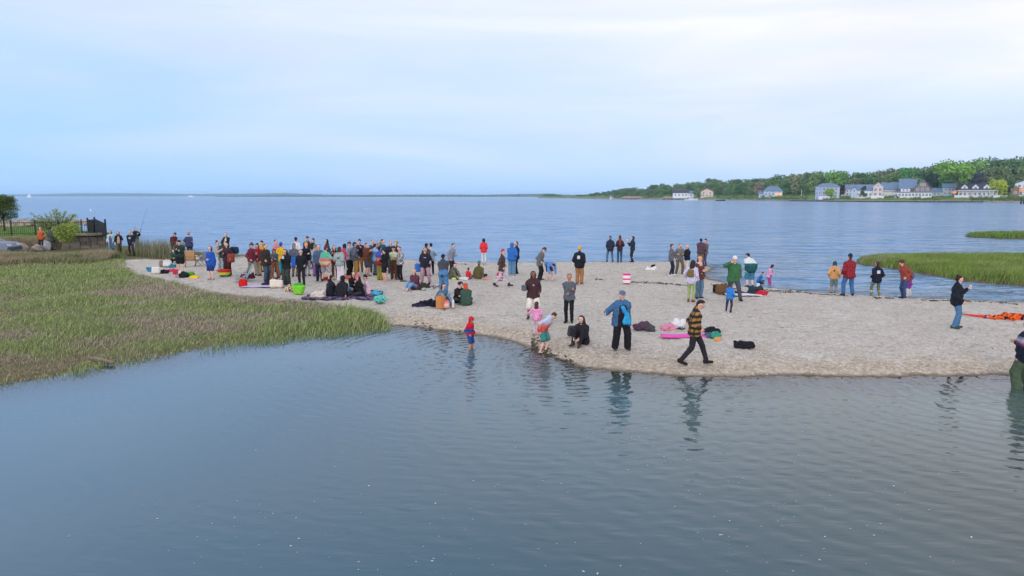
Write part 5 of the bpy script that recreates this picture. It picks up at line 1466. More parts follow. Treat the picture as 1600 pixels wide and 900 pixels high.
def tote(loc, rz, hx, label, w=.36, h=.34, d=.14, cat='bag', m=None, name='bag', strap=None, vox=.022):
    m = m or plain(hx, .9)
    return soft(name, label, cat, loc, rz, [('pouch', [slab((0, 0, d * .55), (0, 0, h - d * .3), X1, w / 2 - d / 2, w / 2 - d * .42, d * .52, d * .4)], m),
        ('handle', [cap((-w * .22, 0, h * .9), (-w * .14, 0, h * 1.22), .012), cap((-w * .14, 0, h * 1.22), (w * .14, 0, h * 1.22), .012), cap((w * .14, 0, h * 1.22), (w * .22, 0, h * .9), .012)], plain(strap, .9) if strap else m)], vox=vox, k=.02)
def heap(loc, rz, hx, label, w=.4, h=.16, d=.25, name='clothes_pile', cat='clothes', m=None, seed=1, wr=.012):
    rr = random.Random(seed); pr = []
    for i in range(5):
        x = (i / 4 - .5) * w * .8; r = h * rr.uniform(.36, .58)
        pr.append(cap((x, rr.uniform(-.3, .3) * d, r * .6), (x + rr.uniform(-.1, .1), rr.uniform(-.4, .4) * d, rr.uniform(.4, .9) * h), r, r * .6))
    pr.append(slab((-w * .4, 0, .02), (w * .4, 0, .02), Y1, d * .3, d * .3, .035, .035))
    return soft(name, label, cat, loc, rz, [(name, pr, m or plain(hx, .95))], vox=.02, k=.06, wr=wr)
def blanket(px, py, w, d, rz, m, label, amp=.02, name='blanket', cat='blanket'):
    g = ground_at(px, py); nx, ny = int(w / .07) + 2, int(d / .07) + 2
    u = np.linspace(-w / 2, w / 2, nx); v = np.linspace(-d / 2, d / 2, ny); X, Y = np.meshgrid(u, v)
    X = X + .03 * np.sin(Y * 7); Y = Y + .03 * np.sin(X * 6)
    wx = g.x + X * math.cos(rz) - Y * math.sin(rz); wy = g.y + X * math.sin(rz) + Y * math.cos(rz)
    Z = height(wx, wy) - g.z + .05 + amp * (1 + nz(X, Y, 6, px))
    V = np.stack([X, Y, Z], -1).reshape(-1, 3); n = len(V); V2 = V.copy(); V2[:, 2] -= .03
    i = (np.arange(ny - 1)[:, None] * nx + np.arange(nx - 1)[None, :]).ravel(); F = np.stack([i, i + 1, i + nx + 1, i + nx], 1)
    bd = list(range(nx)) + [nx * r_ + nx - 1 for r_ in range(1, ny)] + [nx * (ny - 1) + c for c in range(nx - 2, -1, -1)] + [nx * r_ for r_ in range(ny - 2, 0, -1)]
    E = np.array([(bd[(k + 1) % len(bd)], bd[k], bd[k] + n, bd[(k + 1) % len(bd)] + n) for k in range(len(bd))])
    o = link(name, np_mesh(name, np.concatenate([V, V2]), np.concatenate([F, F[:, ::-1] + n, E])), m, loc=tuple(g)); o.rotation_euler = (0, 0, rz)
    return tag(o, label, cat)
def held(loc, size, hx, name, label, cat, rz=0.0, m=None):
    o = MB().box((0, 0, 0), size).build(name, m or plain(hx, .5), loc=tuple(loc)); o.rotation_euler = (0, 0, rz); return tag(o, label, cat)
def cup(loc, hx, label, r=.04, h=.13, lid=None):
    o = empty('cup', tuple(loc), 0, label, 'cup')
    MB().tube([(0, 0, 0), (0, 0, h)], [r * .8, r], 10).build('body', plain(hx, .5), o, smooth=False)
    MB().tube([(0, 0, h), (0, 0, h + .015)], [r * 1.05, r * .95], 10).build('lid', plain(lid or hx, .5), o)
    return o
# ---------------- the foreground people on the right half
p_ = person
J = p_(1083, 466, 570, 82, 'man in a brown and black plaid overshirt walking along the lagoon edge, head bowed', (plaid('ac8450', '3c342c', '2e2b28', .15), 'jacket', .10), ('2b2b33', 'pants'), '1f1d20',
       ('dark', 'short'), pose='walk', arms=('pocket', 'pocket'), head=(34, 0), h=1.80, fat=1.05)
J = p_(970, 463, 546, 4, 'stout person in open blue denim jacket and baggy black trousers clutching a bright blue bag', ('3f6c98', 'jacket', .16), ('1f1f26', 'wide', .006), '3a2f2c',
       ('grey', 'short'), hat=(blotch(['4a5f86', '8c90a8', '35486e'], 40), 'cap'), pose='wide', arms=('front', 'out'), fat=1.28, h=1.70, under='22222a', thick=.045)
soft('bag', 'crumpled bright blue bag held by the stout person in denim', 'bag', J['handL'] + Vector((.02, -.06, -.34)), .2, [('bag', [slab((0, 0, .08), (.0, 0, .30), X1, .06, .02, .07, .04), cap((-.02, 0, .3), (-.12, 0, .48), .04, .06)], plain('2aa0d8', .6))], vox=.018)
J = p_(833, 423, 498, 2, 'long haired woman in dark brown fleece and cream knee length shorts facing the lagoon', ('4a3034', 'fleece', .12), ('ece4d8', 'long_shorts', .008), '2c2526', ('black', 'long'), skin='d', pose='wide', fat=1.08, arms=('pocket', (.30, .24, -.30)), h=1.72, fem=True,
       print_=('c9a7b0', .05, .05, 'f'), thick=.04)
held(J['handR'] + Vector((-.05, -.03, .06)), (.16, .03, .20), '5b6a78', 'tablet', 'small dark tablet held by the woman in brown fleece', 'tablet', .3)
J = p_(889, 434, 504, -14, 'person in grey sweater and black trousers standing with hands joined', ('5b636d', 'tee', .06), ('1e1e26', 'pants'), '1f1f24', ('auburn', 'short'), skin='m', pose='stand', arms=('clasp', 'cross'), h=1.68, thick=.03)
J = p_(911, 494, 537, -30, 'brown haired woman in black jacket sitting with knees up on the sand by the water', ('2b2730', 'jacket'), ('24242c', 'pants'), '4a3a34', ('brown', 'long'), pose='knees', arms=('knee', 'knee'), h=1.66, fem=True, skin='p')
g = ground_at(893, 527); backpack(g, .5, '3c3f46', 'dark grey round backpack beside the sitting brown haired woman', .85)
J = p_(735, 500, 545, 60, 'small child in red hood and red and blue jacket wading in the lagoon', (bands(['2f4f9c', '2f4f9c', 'c0283c', '2f4f9c', 'd02438', 'd62b3a'], .38, .95, .1, interp='CONSTANT'), 'jacket', .04), ('2c4a96', 'shorts'), None, ('dark', 'none'), hat=('e0202c', 'hood'), pose='stand', arms=('relax', 'relax'),
       water=.14, h=1.12, head=(28, 0), skin='m', fat=1.05)
J = p_(848, 495, 551, 58, 'barefoot boy in white and coral hoodie and teal shorts stooping at the lagoon edge', (bands(['e2574c', 'dd6a5c', 'd8b8c4', 'c9d3ee', 'c9d3ee'], .66, 1.16, .06), 'hoodie', .05), ('3f8a84', 'shorts', .01), None, ('brown', 'short'), pose='stoop', arms=('down', 'down'),
       h=1.42, lean=36, head=(26, 0), skin='p', water=.02)
J = p_(838, 487, 524, 176, 'small brown haired girl in pink patterned jacket behind the stooping boy', (blotch(['f0a8d0', 'e46ab4', 'f4d8ea'], 30), 'jacket', .05), ('d8b8cc', 'leggings'), 'c98aa8', ('brown', 'long'), pose='look', arms=('out', 'relax'), h=1.08, head=(20, 0))
J = p_(1491, 433, 513, 72, 'woman in black top, jeans and green rubber boots strolling with a cup', ('1d2433', 'hoodie', .03), ('4c7aa8', 'pants', .01), ('3f4f40', .72), ('dark', 'bun'), pose='shift', arms=('cup', 'relax'), h=1.72, fem=True, fat=1.12)
cup(J['handL'] + Vector((.02, 0, -.05)), 'd8dde0', 'pale cup with green lid held by the woman in rubber boots', lid='3f9a78')
J = p_(1600, 510, 606, 200, 'person in dark patterned top and olive waders standing in the lagoon at the right edge', (bands(['232a3a', '232a3a', '8a4a6a', 'b8b4c4', '232a3a', '20283a'], 1.0, 1.5, .08), 'jacket', .04), ('4c5f48', 'wide', .01), ('4a3c30', .3), ('dark', 'short'), pose='wide', arms=('down', 'front'), h=1.78, water=.12, fat=1.15)
J = p_(1145, 404, 469, -4, 'man in green zip jacket and white cap standing with one hand raised to his chest', ('3c7548', 'jacket', .12), ('4a505c', 'pants', .01), '26252a', ('grey', 'short'), hat=('e8e8ea', 'cap'), pose='stride', arms=('down', 'up'), h=1.82, fat=1.2, skin='l', thick=.035)
J = p_(1139, 444, 488, 150, 'small child in blue jacket and dark trousers in front of the man in green', ('2b7fd6', 'jacket', .08), ('333a52', 'pants'), '2a2830', ('brown', 'short'), pose='stride', arms=('front', 'relax'), h=1.08)
J = p_(1079, 405, 472, 150, 'dark haired woman in lavender top and lime green trousers with an olive pack', ('c9c4e2', 'tee', .02), ('9db56a', 'leggings'), '8a3f3c', ('dark', 'long'), pose='look', arms=('hip', 'relax'), h=1.70, fem=True, fat=1.1, skin='m', thick=.03)
backpack(J['Sh'] + J['fw'] * -.26 + Vector((0, 0, -.45)), math.radians(150), '7a6a3a', 'olive brown backpack on the woman in lavender', .8)
tote(J['handL'] + Vector((.07, -.1, -.05)), .4, 'e8382c', 'bright red bag hanging between the lavender and pink scarf women', .28, .30, .13)
J = p_(1091, 402, 466, 20, 'person with peach cap and pink scarf in brown jacket and flared jeans', ('6b4038', 'jacket', .08), ('5a80a0', 'pants', .012), '2d2a30', ('auburn', 'bob'), hat=('eda07c', 'cap'), scarf='e8b8c0', pose='stand', arms=('down', 'front'), h=1.72, fem=True)
J = p_(1048, 385, 431, 78, 'man in grey jacket and navy trousers with white shoes, leftmost of the chatting trio', ('666a70', 'jacket', .06), ('252c44', 'pants'), 'd8dadf', ('auburn', 'short'), pose='shift', arms=('front', 'relax'), h=1.75)
J = p_(1061, 385, 428, 10, 'bearded man in grey sweater and brown trousers, middle of the chatting trio', ('74726e', 'tee', .05), ('74604f', 'pants', .01), '3c3330', ('dark', 'beard'), pose='wide', arms=('front', 'relax'), h=1.73, thick=.025)
J = p_(1073, 388, 428, -70, 'balding man in black jacket and pale trousers, rightmost of the chatting trio', ('22242c', 'jacket', .03), ('dcd2cc', 'pants'), '3a3632', ('grey', 'none'), pose='stand', arms=('hold', 'front'), h=1.66)
J = p_(1094, 374, 416, 165, 'person in maroon jacket and khaki trousers huddled with another at the tip of the bar', ('5c4250', 'jacket', .08), ('7a7058', 'pants', .02), '4a3430', ('black', 'short'), pose='stand', arms=('front', 'relax'), h=1.76)
J = p_(1101, 375, 416, -60, 'person in grey coat and purple trousers huddled with the one in maroon', ('6a6264', 'jacket', .10), ('5a4c66', 'pants'), '3a2c30', ('dark', 'short'), hat=('3a3234', 'beanie'), pose='stand', arms=('hold', 'front'), h=1.72)
J = p_(953, 373, 410, 178, 'man in dark navy jacket and jeans looking out to sea, leftmost of the three', ('2c3048', 'jacket', .05), ('4a6c94', 'pants'), '2b2b34', ('grey', 'short'), hat=('6a5a70', 'beanie'), pose='wide', arms=('pocket', 'pocket'), h=1.76, fat=1.1)
J = p_(968, 373, 410, 176, 'woman with long orange hair in dark maroon jacket, middle of the three at the sea', ('402838', 'jacket', .0), ('2f5078', 'pants'), '20242c', ('red', 'verylong'), hat=('5a2630', 'beanie'), pose='stand', arms=('hip', 'hip'), h=1.74, fem=True)
J = p_(988, 374, 410, -80, 'person all in dark clothes with hood up, rightmost of the three at the sea', ('2a3442', 'hoodie', .10), ('262c38', 'leggings'), '22242a', ('dark', 'none'), hat=('2a3442', 'hood'), pose='stand', arms=('cup', 'cup'), h=1.72, fem=True)
cup(J['handR'] + Vector((0, 0, .02)), 'e4e6c8', 'pale cup held by the hooded person in dark clothes')
J = p_(905, 392, 444, 160, 'person with yellow beanie in black printed jacket, tan trousers and reddish boots', ('20222c', 'jacket', .03), ('a9764c', 'pants', .02), ('7a5248', .3), ('grey', 'short'), hat=('e8ac38', 'beanie'), pose='stand', arms=('pocket', 'pocket'), h=1.80, print_=('c4ccd6', .12, .14, 'b'), fat=1.1)
J = p_(843, 395, 438, 70, 'youth in grey jacket and cap looking down at the bending one in blue', ('6c7076', 'jacket', .14), ('24252c', 'pants'), '26252a', ('auburn', 'short'), hat=('4a4450', 'cap'), pose='look', arms=('pocket', 'pocket'), h=1.72, head=(26, 0))
J = p_(858, 409, 438, 20, 'barelegged person in light blue jacket bending down to the sand', ('5b90dc', 'jacket', .06), ('3c4a78', 'shorts'), None, ('dark', 'short'), pose='bend', arms=('ground', 'ground'), h=1.60, skin='p')
J = p_(784, 390, 448, 78, 'person in red cap, dark camouflage jacket and pale grey trousers striding to the right', (blotch(['5a4644', '3c2f33', '74605a'], 16), 'jacket', .14), ('c4bcc8', 'pants', -.004), ('332e30', .2), ('red', 'short'), hat=('c4484c', 'beanie'), pose='walk', arms=('pocket', 'relax'), h=1.76)
tote(ground_at(781, 446) + Vector((0, .1, .18)), .3, 'd9486a', 'red and pink striped bag hanging from the arm of the striding person', .32, .40, .16, m=bands(['d8507a', 'e8c8d4', 'd8507a', 'ecd4dc', 'c8304c', 'd83848'], 0, .40, .0, interp='CONSTANT'))
J = p_(800, 384, 430, 176, 'hooded person in bright blue anorak and wide blue jeans seen from behind', ('2b6cc8', 'hoodie', .04), ('5a8cb4', 'wide'), 'c49a94', ('brown', 'none'), hat=('3a74b4', 'hood'), pose='stand', arms=('front', 'pocket'), h=1.74, fat=1.15)
J = p_(807, 383, 428, -70, 'person in dark jacket and black trousers facing the blue anorak', ('302838', 'jacket', .06), ('2a222c', 'pants'), '26242a', ('auburn', 'short'), pose='stand', arms=('front', 'cup'), h=1.76)
J = p_(756, 378, 412, 178, 'black haired person in bright red jacket and white trousers at the sea edge', ('ee3038', 'jacket', .10), ('dcd8dc', 'pants'), 'b8b0b0', ('black', 'bob'), pose='stand', arms=('pocket', 'pocket'), h=1.62, fem=True, fat=1.05)
# waders on the ocean side
J = p_(1302, 408, 455, 150, 'child in orange hoodie and grey shorts wading knee deep', ('e8a868', 'hoodie', .06), ('7a908c', 'long_shorts'), None, ('teal', 'bob'), pose='stand', arms=('relax', 'relax'), h=1.62, water=.16, skin='m', print_=('6a4a3c', .06, .10, 'b'))
J = p_(1325, 400, 462, 176, 'man in red plaid jacket, dark beanie and jeans at the water edge', (plaid('a8343c', '94303a', '6c2630', .10), 'jacket', .10), ('3c6ca4', 'pants', .012), '33282c', ('dark', 'short'), hat=('232c48', 'beanie'), pose='wide', arms=('relax', 'front'), h=1.84, fat=1.1)
J = p_(1368, 409, 465, 178, 'woman with ponytail in navy printed hoodie and olive leggings ankle deep', ('1e2438', 'hoodie', .0), ('6e7a5c', 'leggings'), '8a6f60', ('brown', 'pony'), pose='wide', arms=('pocket', 'pocket'), h=1.70, fem=True, fat=1.12, print_=('d8dce4', .13, .13, 'b'), water=.04)
J = p_(1412, 410, 467, -80, 'curly haired person in rust jacket and jeans leaning left at the water edge', ('a0463c', 'jacket', .06), ('35507c', 'pants'), '24222c', ('auburn', 'curly'), pose='look', lean=16, arms=('pocket', 'back'), h=1.74, head=(18, 0))
J = p_(1418, 424, 465, 20, 'small child in purple and white half hidden behind the rust jacket', ('8a3a9a', 'jacket', .04), ('d8ccc8', 'pants'), '4a4048', ('brown', 'short'), pose='stand', h=1.15, arms=('front', 'front'))
backpack(Vector(J['g']) + Vector((-.12, -.25, .9)), .4, '9a3a52', 'dark pink backpack on the rust jacketed person', .95)
J = p_(1172, 406, 449, 188, 'person in white and teal jacket and blue shorts stooping over the shallows', (bands(['27585c', '27585c', '2c6a70', 'e2e6e2', 'e2e6e2'], .80, 1.40, .03, interp='CONSTANT'), 'jacket', .05), ('3c84a4', 'long_shorts', .02), '4a4048', ('dark', 'short'), hat=('37465c', 'cap'), pose='stoop', lean=30, arms=('down', 'down'), h=1.74, skin='p', fat=1.12)
J = p_(1185, 427, 444, 70, 'small child in blue jacket crouching in the shallows beside the stooping adult', ('2a6cc0', 'jacket'), ('2c3044', 'pants'), None, ('dark', 'short'), pose='crouch', arms=('ground', 'ground'), h=1.10, water=.03)
J = p_(1200, 406, 449, 60, 'child in pale pink jacket and magenta trousers stepping into the shallows', ('e6a4cc', 'jacket', .06), ('b83c84', 'leggings'), 'a86a70', ('dark', 'bob'), pose='look', arms=('relax', 'front'), h=1.36, head=(20, 0), skin='m', fem=True, under='8a2c5c')
# people in the middle distance
J = p_(665, 391, 443, 2, 'woman with sunglasses in black printed T-shirt and dusty pink trousers', ('282a3c', 'tee', .03), ('b48a98', 'pants', .012), '3c3036', ('auburn', 'short'), pose='wide', arms=('hip', 'back'), h=1.76, fem=True, fat=1.22, glasses=True, print_=('c8c0cc', .10, .06, 'f'), sleeve=.7)
tote(Vector(J['handR']) + Vector((-.1, 0, -.28)), .3, '2f74c4', 'bright blue bag hanging beside the woman in dusty pink trousers', .34, .40, .15)
p_(667, 386, 432, 150, 'brown haired person hidden behind the woman with sunglasses', ('5a4238', 'jacket'), ('3a3034', 'pants'), '2a2628', ('dark', 'short'), h=1.74)
p_(674, 387, 429, -160, 'dark haired person in pale blue shirt with peach jacket and black trousers', ('a8c4dc', 'tee', .03), ('26242c', 'pants'), '24222a', ('black', 'short'), pose='shift', h=1.70, arms=('down', 'hip'), under='e8a88c')
J = p_(693, 405, 461, 172, 'person in dark grey sweatshirt and wide blue jeans bending forward, back turned', ('474a52', 'hoodie', .0), ('4c84bc', 'wide'), '6a3038', ('dark', 'short'), pose='look', lean=18, arms=('front', 'front'), h=1.80, fat=1.08, side=4)
p_(705, 389, 430, 60, 'dark haired youth in pale blue grey hoodie behind the stooping grey sweatshirt', ('8a96aa', 'hoodie', .08), ('33303a', 'pants'), '26242a', ('dark', 'short'), pose='look', lean=12, arms=('front', 'relax'), h=1.72)
p_(706, 413, 436, 50, 'person in olive trousers sitting behind the wide blue jeans', ('5e6450', 'jacket'), ('6a6e58', 'pants'), '3c3630', ('dark', 'short'), pose='knees', arms=('knee', 'knee'), h=1.60, lean=20)
p_(649, 425, 452, -28, 'grey haired man in maroon checked shirt and jeans sitting with legs out', (checks('5c3440', '6e4450', .06), 'jacket'), ('6a9cd0', 'pants'), 'd8c0b8', ('grey', 'short'), pose='legs', arms=('knee', 'lean'), h=1.76, fat=1.15)
J = p_(690, 443, 476, 40, 'brown haired woman in denim jacket sitting behind a brown paper bag', ('4a7898', 'jacket'), ('6d94bc', 'pants'), 'c49a90', ('auburn', 'bob'), pose='knees', arms=('knee', 'floor'), h=1.64, fem=True)
p_(715, 443, 472, 40, 'person with tousled dark hair in black T-shirt leaning over a water bottle', ('222422', 'tee'), ('38444c', 'pants'), '2a2628', ('dark', 'curly'), pose='cross', arms=('floor', 'reach'), h=1.62, sleeve=.4, lean=18, skin='p')
p_(729, 450, 476, 200, 'person in dark green jacket with orange collar sitting with back turned', ('3c5a4c', 'jacket'), ('23293c', 'pants'), '26242a', ('red', 'short'), hat=('d84c34', 'hood'), pose='cross', arms=('knee', 'knee'), h=1.60, fat=1.2, head=(30, 0))
p_(731, 419, 436, 150, 'small child in bright red sweater sitting on the sand', ('e0282c', 'jacket'), ('5a6c9c', 'pants'), '5a5258', ('brown', 'short'), pose='cross', arms=('reach', 'out'), h=1.05)
p_(748, 412, 436, 168, 'person in olive jacket and teal beanie sitting with back turned beside the red child', ('5f5a34', 'jacket'), ('3c3f38', 'pants'), '3a3230', ('dark', 'short'), hat=('3f7c88', 'beanie'), pose='cross', arms=('floor', 'lean'), h=1.66, fat=1.2)
# the seated circle
p_(516, 436, 464, 140, 'dark haired person in black jacket at the left of the seated circle', ('1d2029', 'jacket'), ('3c4c68', 'pants'), '26242a', ('dark', 'bun'), pose='cross', arms=('knee', 'knee'), h=1.68, fat=1.15, print_=('6c6880', .05, .02, 'b'), group='friends sitting in a circle')
p_(535, 438, 465, 165, 'person in black hoodie with hood up, back turned in the seated circle', ('24262c', 'hoodie'), ('44484c', 'pants'), '3a3a3c', ('dark', 'none'), hat=('24262c', 'hood'), pose='cross', arms=('floor', 'lean'), h=1.72, fat=1.25, group='friends sitting in a circle')
p_(552, 429, 455, 30, 'long haired person in black facing the hooded one in the seated circle', ('1c1c22', 'jacket'), ('5a86b0', 'pants'), '2a2628', ('dark', 'long'), pose='cross', arms=('front', 'front'), h=1.66, fem=True, group='friends sitting in a circle')
p_(563, 430, 463, -40, 'person in black jacket with pink cap in the seated circle', ('1e1d22', 'jacket'), ('3a3c44', 'pants'), '2a2628', ('dark', 'long'), hat=('e8607c', 'cap'), pose='cross', arms=('chin', 'front'), h=1.70, fem=True, fat=1.1, group='friends sitting in a circle')
p_(575, 436, 461, -70, 'person wrapped in a pale pink cloth at the right of the seated circle', ('e2b8c8', 'cloak'), ('4a88b8', 'pants'), '26242a', ('dark', 'short'), hat=('2a2022', 'beanie'), pose='cross', arms=('floor', 'floor'), h=1.60, group='friends sitting in a circle')
# ---------------- the standing crowd, left to right
CR = 'crowd standing on the sand bar'
def c_(px, yt, yf, yaw, label, top, bot, shoe='2a2628', hair=('dark', 'short'), **kw):
    kw.setdefault('group', CR); return person(px, yt, yf, yaw, label, top, bot, shoe, hair, **kw)
c_(66, 361, 391, 10, 'person with orange vest over dark jacket standing by the boulders', ('d8622c', 'vest', .02), ('3a2f34', 'pants'), arms=('hip', 'hip'), h=1.74, hair=('black', 'short'), sleeve=0, group='people on the path at left')
c_(82, 361, 391, 150, 'person in dark green grey coat beside the orange vest', ('465450', 'coat', .2), ('4a4c48', 'pants'), hair=('dark', 'short'), h=1.74, group='people on the path at left')
c_(175, 361, 397, 15, 'curly haired woman in pale aqua jacket and jeans, leftmost of the walkers', ('a8d8dc', 'jacket', .05), ('5c8cb4', 'pants'), hair=('auburn', 'bob'), fem=True, h=1.70, under='6a5a8c', pose='walk2', arms=('swingf', 'relax'), group='people on the path at left')
c_(187, 363, 398, 30, 'woman in black jacket and olive trousers walking behind the navy sweater', ('24262c', 'jacket', .0), ('5c5e44', 'pants', .01), hair=('auburn', 'long'), fem=True, h=1.68, under='c8a8ac', pose='walk2', arms=('hip', 'relax'), group='people on the path at left')
c_(206, 360, 400, 10, 'tall man in navy sweater with pale print striding on the path', ('222a40', 'tee', .04), ('3c3438', 'pants'), hair=('auburn', 'short'), h=1.80, thick=.026, pose='stride', arms=('swingf', 'swingb'), print_=('a8b4b4', .13, .12, 'f'), group='people on the path at left')
J = c_(214, 358, 391, 60, 'angler in dark jacket holding a fishing rod toward the sea', ('242a38', 'jacket', .02), ('74787c', 'pants'), h=1.76, arms=('cup', 'hold'), hair=('dark', 'short'), group='people on the path at left')
o = empty('fishing_rod', tuple(J['handL']), 0, 'thin fishing rod held up by the angler in dark jacket', 'fishing rod')
MB().tube([(-.15, 0, -.35), (.0, 0, 0), (.1, 0, .25)], .016, 6).build('handle', plain('3a3230', .7), o); MB().tube([(.1, 0, .25), (.38, .1, 1.2), (.62, .2, 1.9)], [.010, .007, .003], 5).build('rod', plain('24282c', .5), o)
MB().tube([(.03, -.06, .0), (.03, .0, .0)], .035, 8).build('reel', plain('6a6e74', .4), o)
J = c_(272, 371, 402, 60, 'person in maroon jacket with black backpack stooping to the right', ('6c2430', 'jacket', .02), ('4a3a38', 'pants'), hair=('grey', 'short'), hat=('4a4c50', 'cap'), pose='look', lean=20, arms=('front', 'front'), h=1.76)
backpack(J['Sh'] + J['fw'] * -.24 + Vector((0, 0, -.50)), math.radians(60), '24222a', 'black backpack on the person in maroon at left', 1.0)
c_(297, 370, 404, 178, 'broad man in navy T-shirt and pink cap seen from behind', ('38466c', 'tee', .08), ('3a3c4c', 'pants'), hair=('grey', 'short'), hat=('dc6c80', 'cap'), arms=('hip', 'hip'), sleeve=.42, fat=1.25, h=1.78)
c_(273, 387, 411, 20, 'child in dark green jacket crouching behind the person in black shorts', ('2c5448', 'jacket'), ('2a2c34', 'pants'), pose='crouch', arms=('front', 'front'), h=1.5)
c_(283, 383, 424, 14, 'person in dark green hoodie, black shorts and cap with bare legs', ('28423c', 'hoodie', .06), ('1e1e24', 'shorts', .03), 'c8b8b0', ('brown', 'short'), hat=('2a2024', 'cap'), arms=('front', 'hold'), h=1.72, skin='p')
c_(331, 390, 437, -12, 'woman wrapped in a royal blue towel standing barelegged', ('1a58c4', 'cloak', .26), ('1a3c7c', 'shorts', .01), 'b8a8a4', ('auburn', 'bob'), arms=('clasp', 'clasp'), h=1.68, skin='p', fem=True, fat=1.05)
c_(342, 381, 424, 70, 'dark haired woman in pale floral top and light jeans behind the blue towel', (blotch(['b8b8b8', '8a9090', 'd0ccc8'], 26), 'tee', .03), ('b4c4d0', 'pants'), hair=('black', 'bun'), arms=('front', 'hold'), h=1.70, fem=True)
c_(350, 382, 424, 170, 'person in camouflage jacket beside the blue towel', (blotch(['3c4434', '2a3028', '545c44'], 14), 'jacket', .08), ('a8b4bc', 'pants'), '3a4048', hair=('dark', 'short'), fat=1.1, h=1.72)
c_(355, 369, 405, 4, 'man in black vest over white shirt standing tallest by the sea', ('22242c', 'jacket', .0), ('33343c', 'pants'), hair=('dark', 'short'), under='d0dcd8', arms=('front', 'cup'), h=1.78)
J = c_(357, 384, 431, -6, 'auburn haired woman in dark plaid coat and wide maroon trousers', (plaid('3a3448', '5a3844', '2c2a38', .07), 'jacket', .10), ('4c2428', 'wide'), hair=('auburn', 'long'), arms=('relax', 'front'), h=1.74, fem=True, fat=1.1)
tote(J['Sh'] + Vector((.22, -.1, -.72)), .2, 'a04c3c', 'rust coloured shoulder bag on the woman in dark plaid coat', .36, .46, .18)
tote(J['Sh'] + Vector((.26, .3, -.30)), -.3, '24344c', 'dark navy duffel bag slung behind the woman in dark plaid coat', .5, .36, .22)
c_(394, 386, 432, 74, 'man in maroon jacket and brown brimmed hat striding to the right', ('7a2c3c', 'jacket', .06), ('80807c', 'pants', .01), '3a3230', hair=('brown', 'short'), hat=('5c4c48', 'brim'), pose='walk', arms=('relax', 'relax'), h=1.76)
c_(404, 387, 430, 4, 'person in red sweatshirt with white round emblem and khaki trousers', ('b41c34', 'hoodie', .03), ('c8a068', 'pants', .015), ('1e1c22', .3), ('brown', 'bob'), hat=('24283c', 'beanie'), arms=('front', 'front'), h=1.66, print_=('e4d0d4', .10, .06, 'f'), fat=1.1)
c_(411, 383, 425, -20, 'person in mustard jacket behind the red sweatshirt', ('c8a028', 'jacket', .05), ('8a7048', 'pants'), hat=('26262c', 'beanie'), h=1.70)
c_(417, 382, 440, 66, 'tall man in long dark brown coat and blue grey trousers, face to the sea', ('3c342e', 'coat', .12), ('44586c', 'pants', .012), hair=('auburn', 'short'), h=1.86, arms=('pocket', 'pocket'), fat=1.05)
c_(433, 379, 425, 60, 'dark haired person in pink and red plaid shirt behind the yellow towel', (plaid('e07c94', 'c43c5c', 'e8c4cc', .08), 'jacket', .05), ('4c3c44', 'pants'), hair=('black', 'short'), arms=('cup', 'front'), h=1.78)
c_(441, 385, 430, 172, 'person with blue beanie, yellow patterned top and teal trousers', (blotch(['e8c028', 'e8c028', 'e4b424', 'b89a2c'], 9), 'poncho', .05), ('1f9aa8', 'pants', .015), hat=('1c58c0', 'beanie'), h=1.72)
c_(430, 396, 437, 20, 'person in grey top and rust brown trousers with head bowed', ('5c6878', 'jacket', .0), ('a86440', 'wide'), hair=('brown', 'bob'), head=(30, 0), arms=('front', 'hold'), h=1.60, fem=True, pose='wide')
J = c_(449, 393, 447, -14, 'dark haired woman in black jacket and dark green trousers reading a phone', ('22262c', 'jacket', .03), ('3c443e', 'wide'), hair=('dark', 'long'), arms=('phone', 'phone'), head=(22, 0), h=1.74, fem=True)
held(J['handL'] + Vector((0, -.03, .03)), (.08, .012, .14), 'c8ccd4', 'phone', 'phone held by the woman in black jacket', 'phone')
J = c_(461, 381, 433, 174, 'grey haired person in slate jacket and grey hat seen from behind', ('5a6474', 'jacket', .10), ('8a7464', 'pants'), hair=('grey', 'bob'), hat=('6c6468', 'cap'), h=1.74, fat=1.2)
tote(J['g'] + Vector((.12, -.35, .55)), .1, '2c6ac8', 'blue bag on the back of the person in slate jacket', .34, .50, .14)
c_(464, 377, 418, -170, 'person in white top and navy beanie at the back of the crowd', ('dcdce4', 'tee', .03), ('4c4c5c', 'pants'), hat=('1c2440', 'beanie'), h=1.76)
c_(472, 391, 447, 4, 'woman in black hoodie and black trousers facing the lagoon', ('1f242c', 'hoodie', .05), ('26262e', 'pants'), hair=('brown', 'short'), arms=('pocket', 'pocket'), h=1.72, fem=True)
J = c_(480, 384, 431, 40, 'person with golden beanie in black jacket carrying a black and white bag', ('20222c', 'jacket', .05), ('b8b8c0', 'pants'), hat=('e8a02c', 'beanie'), hair=('blond', 'short'), arms=('cup', 'front'), h=1.74)
tote(J['g'] + Vector((-.05, -.36, .42)), .3, 'c8ccd4', 'black and white round bag on the person with golden beanie', .30, .42, .14, m=checks('1e1e24', 'd4d4dc', .14))
c_(482, 376, 416, 0, 'reddish bearded man in brown cap at the back of the crowd', ('3a3440', 'jacket', .05), ('3c3c44', 'pants'), hair=('red', 'beard'), hat=('5c4440', 'cap'), h=1.78)
c_(491, 378, 420, -40, 'person with green beanie and black jacket at the back of the crowd', ('22242c', 'jacket', .05), ('2c2c34', 'pants'), hat=('2c5a4c', 'beanie'), arms=('chin', 'front'), h=1.74)
c_(494, 389, 432, 172, 'person in faded blue top and purple trousers with golden scarf', ('8ca4c0', 'tee', .02), ('8a5c9c', 'wide'), '1c1e28', ('blond', 'short'), hat=('6a7c94', 'beanie'), h=1.66, arms=('front', 'hold'), scarf='d8a84c')
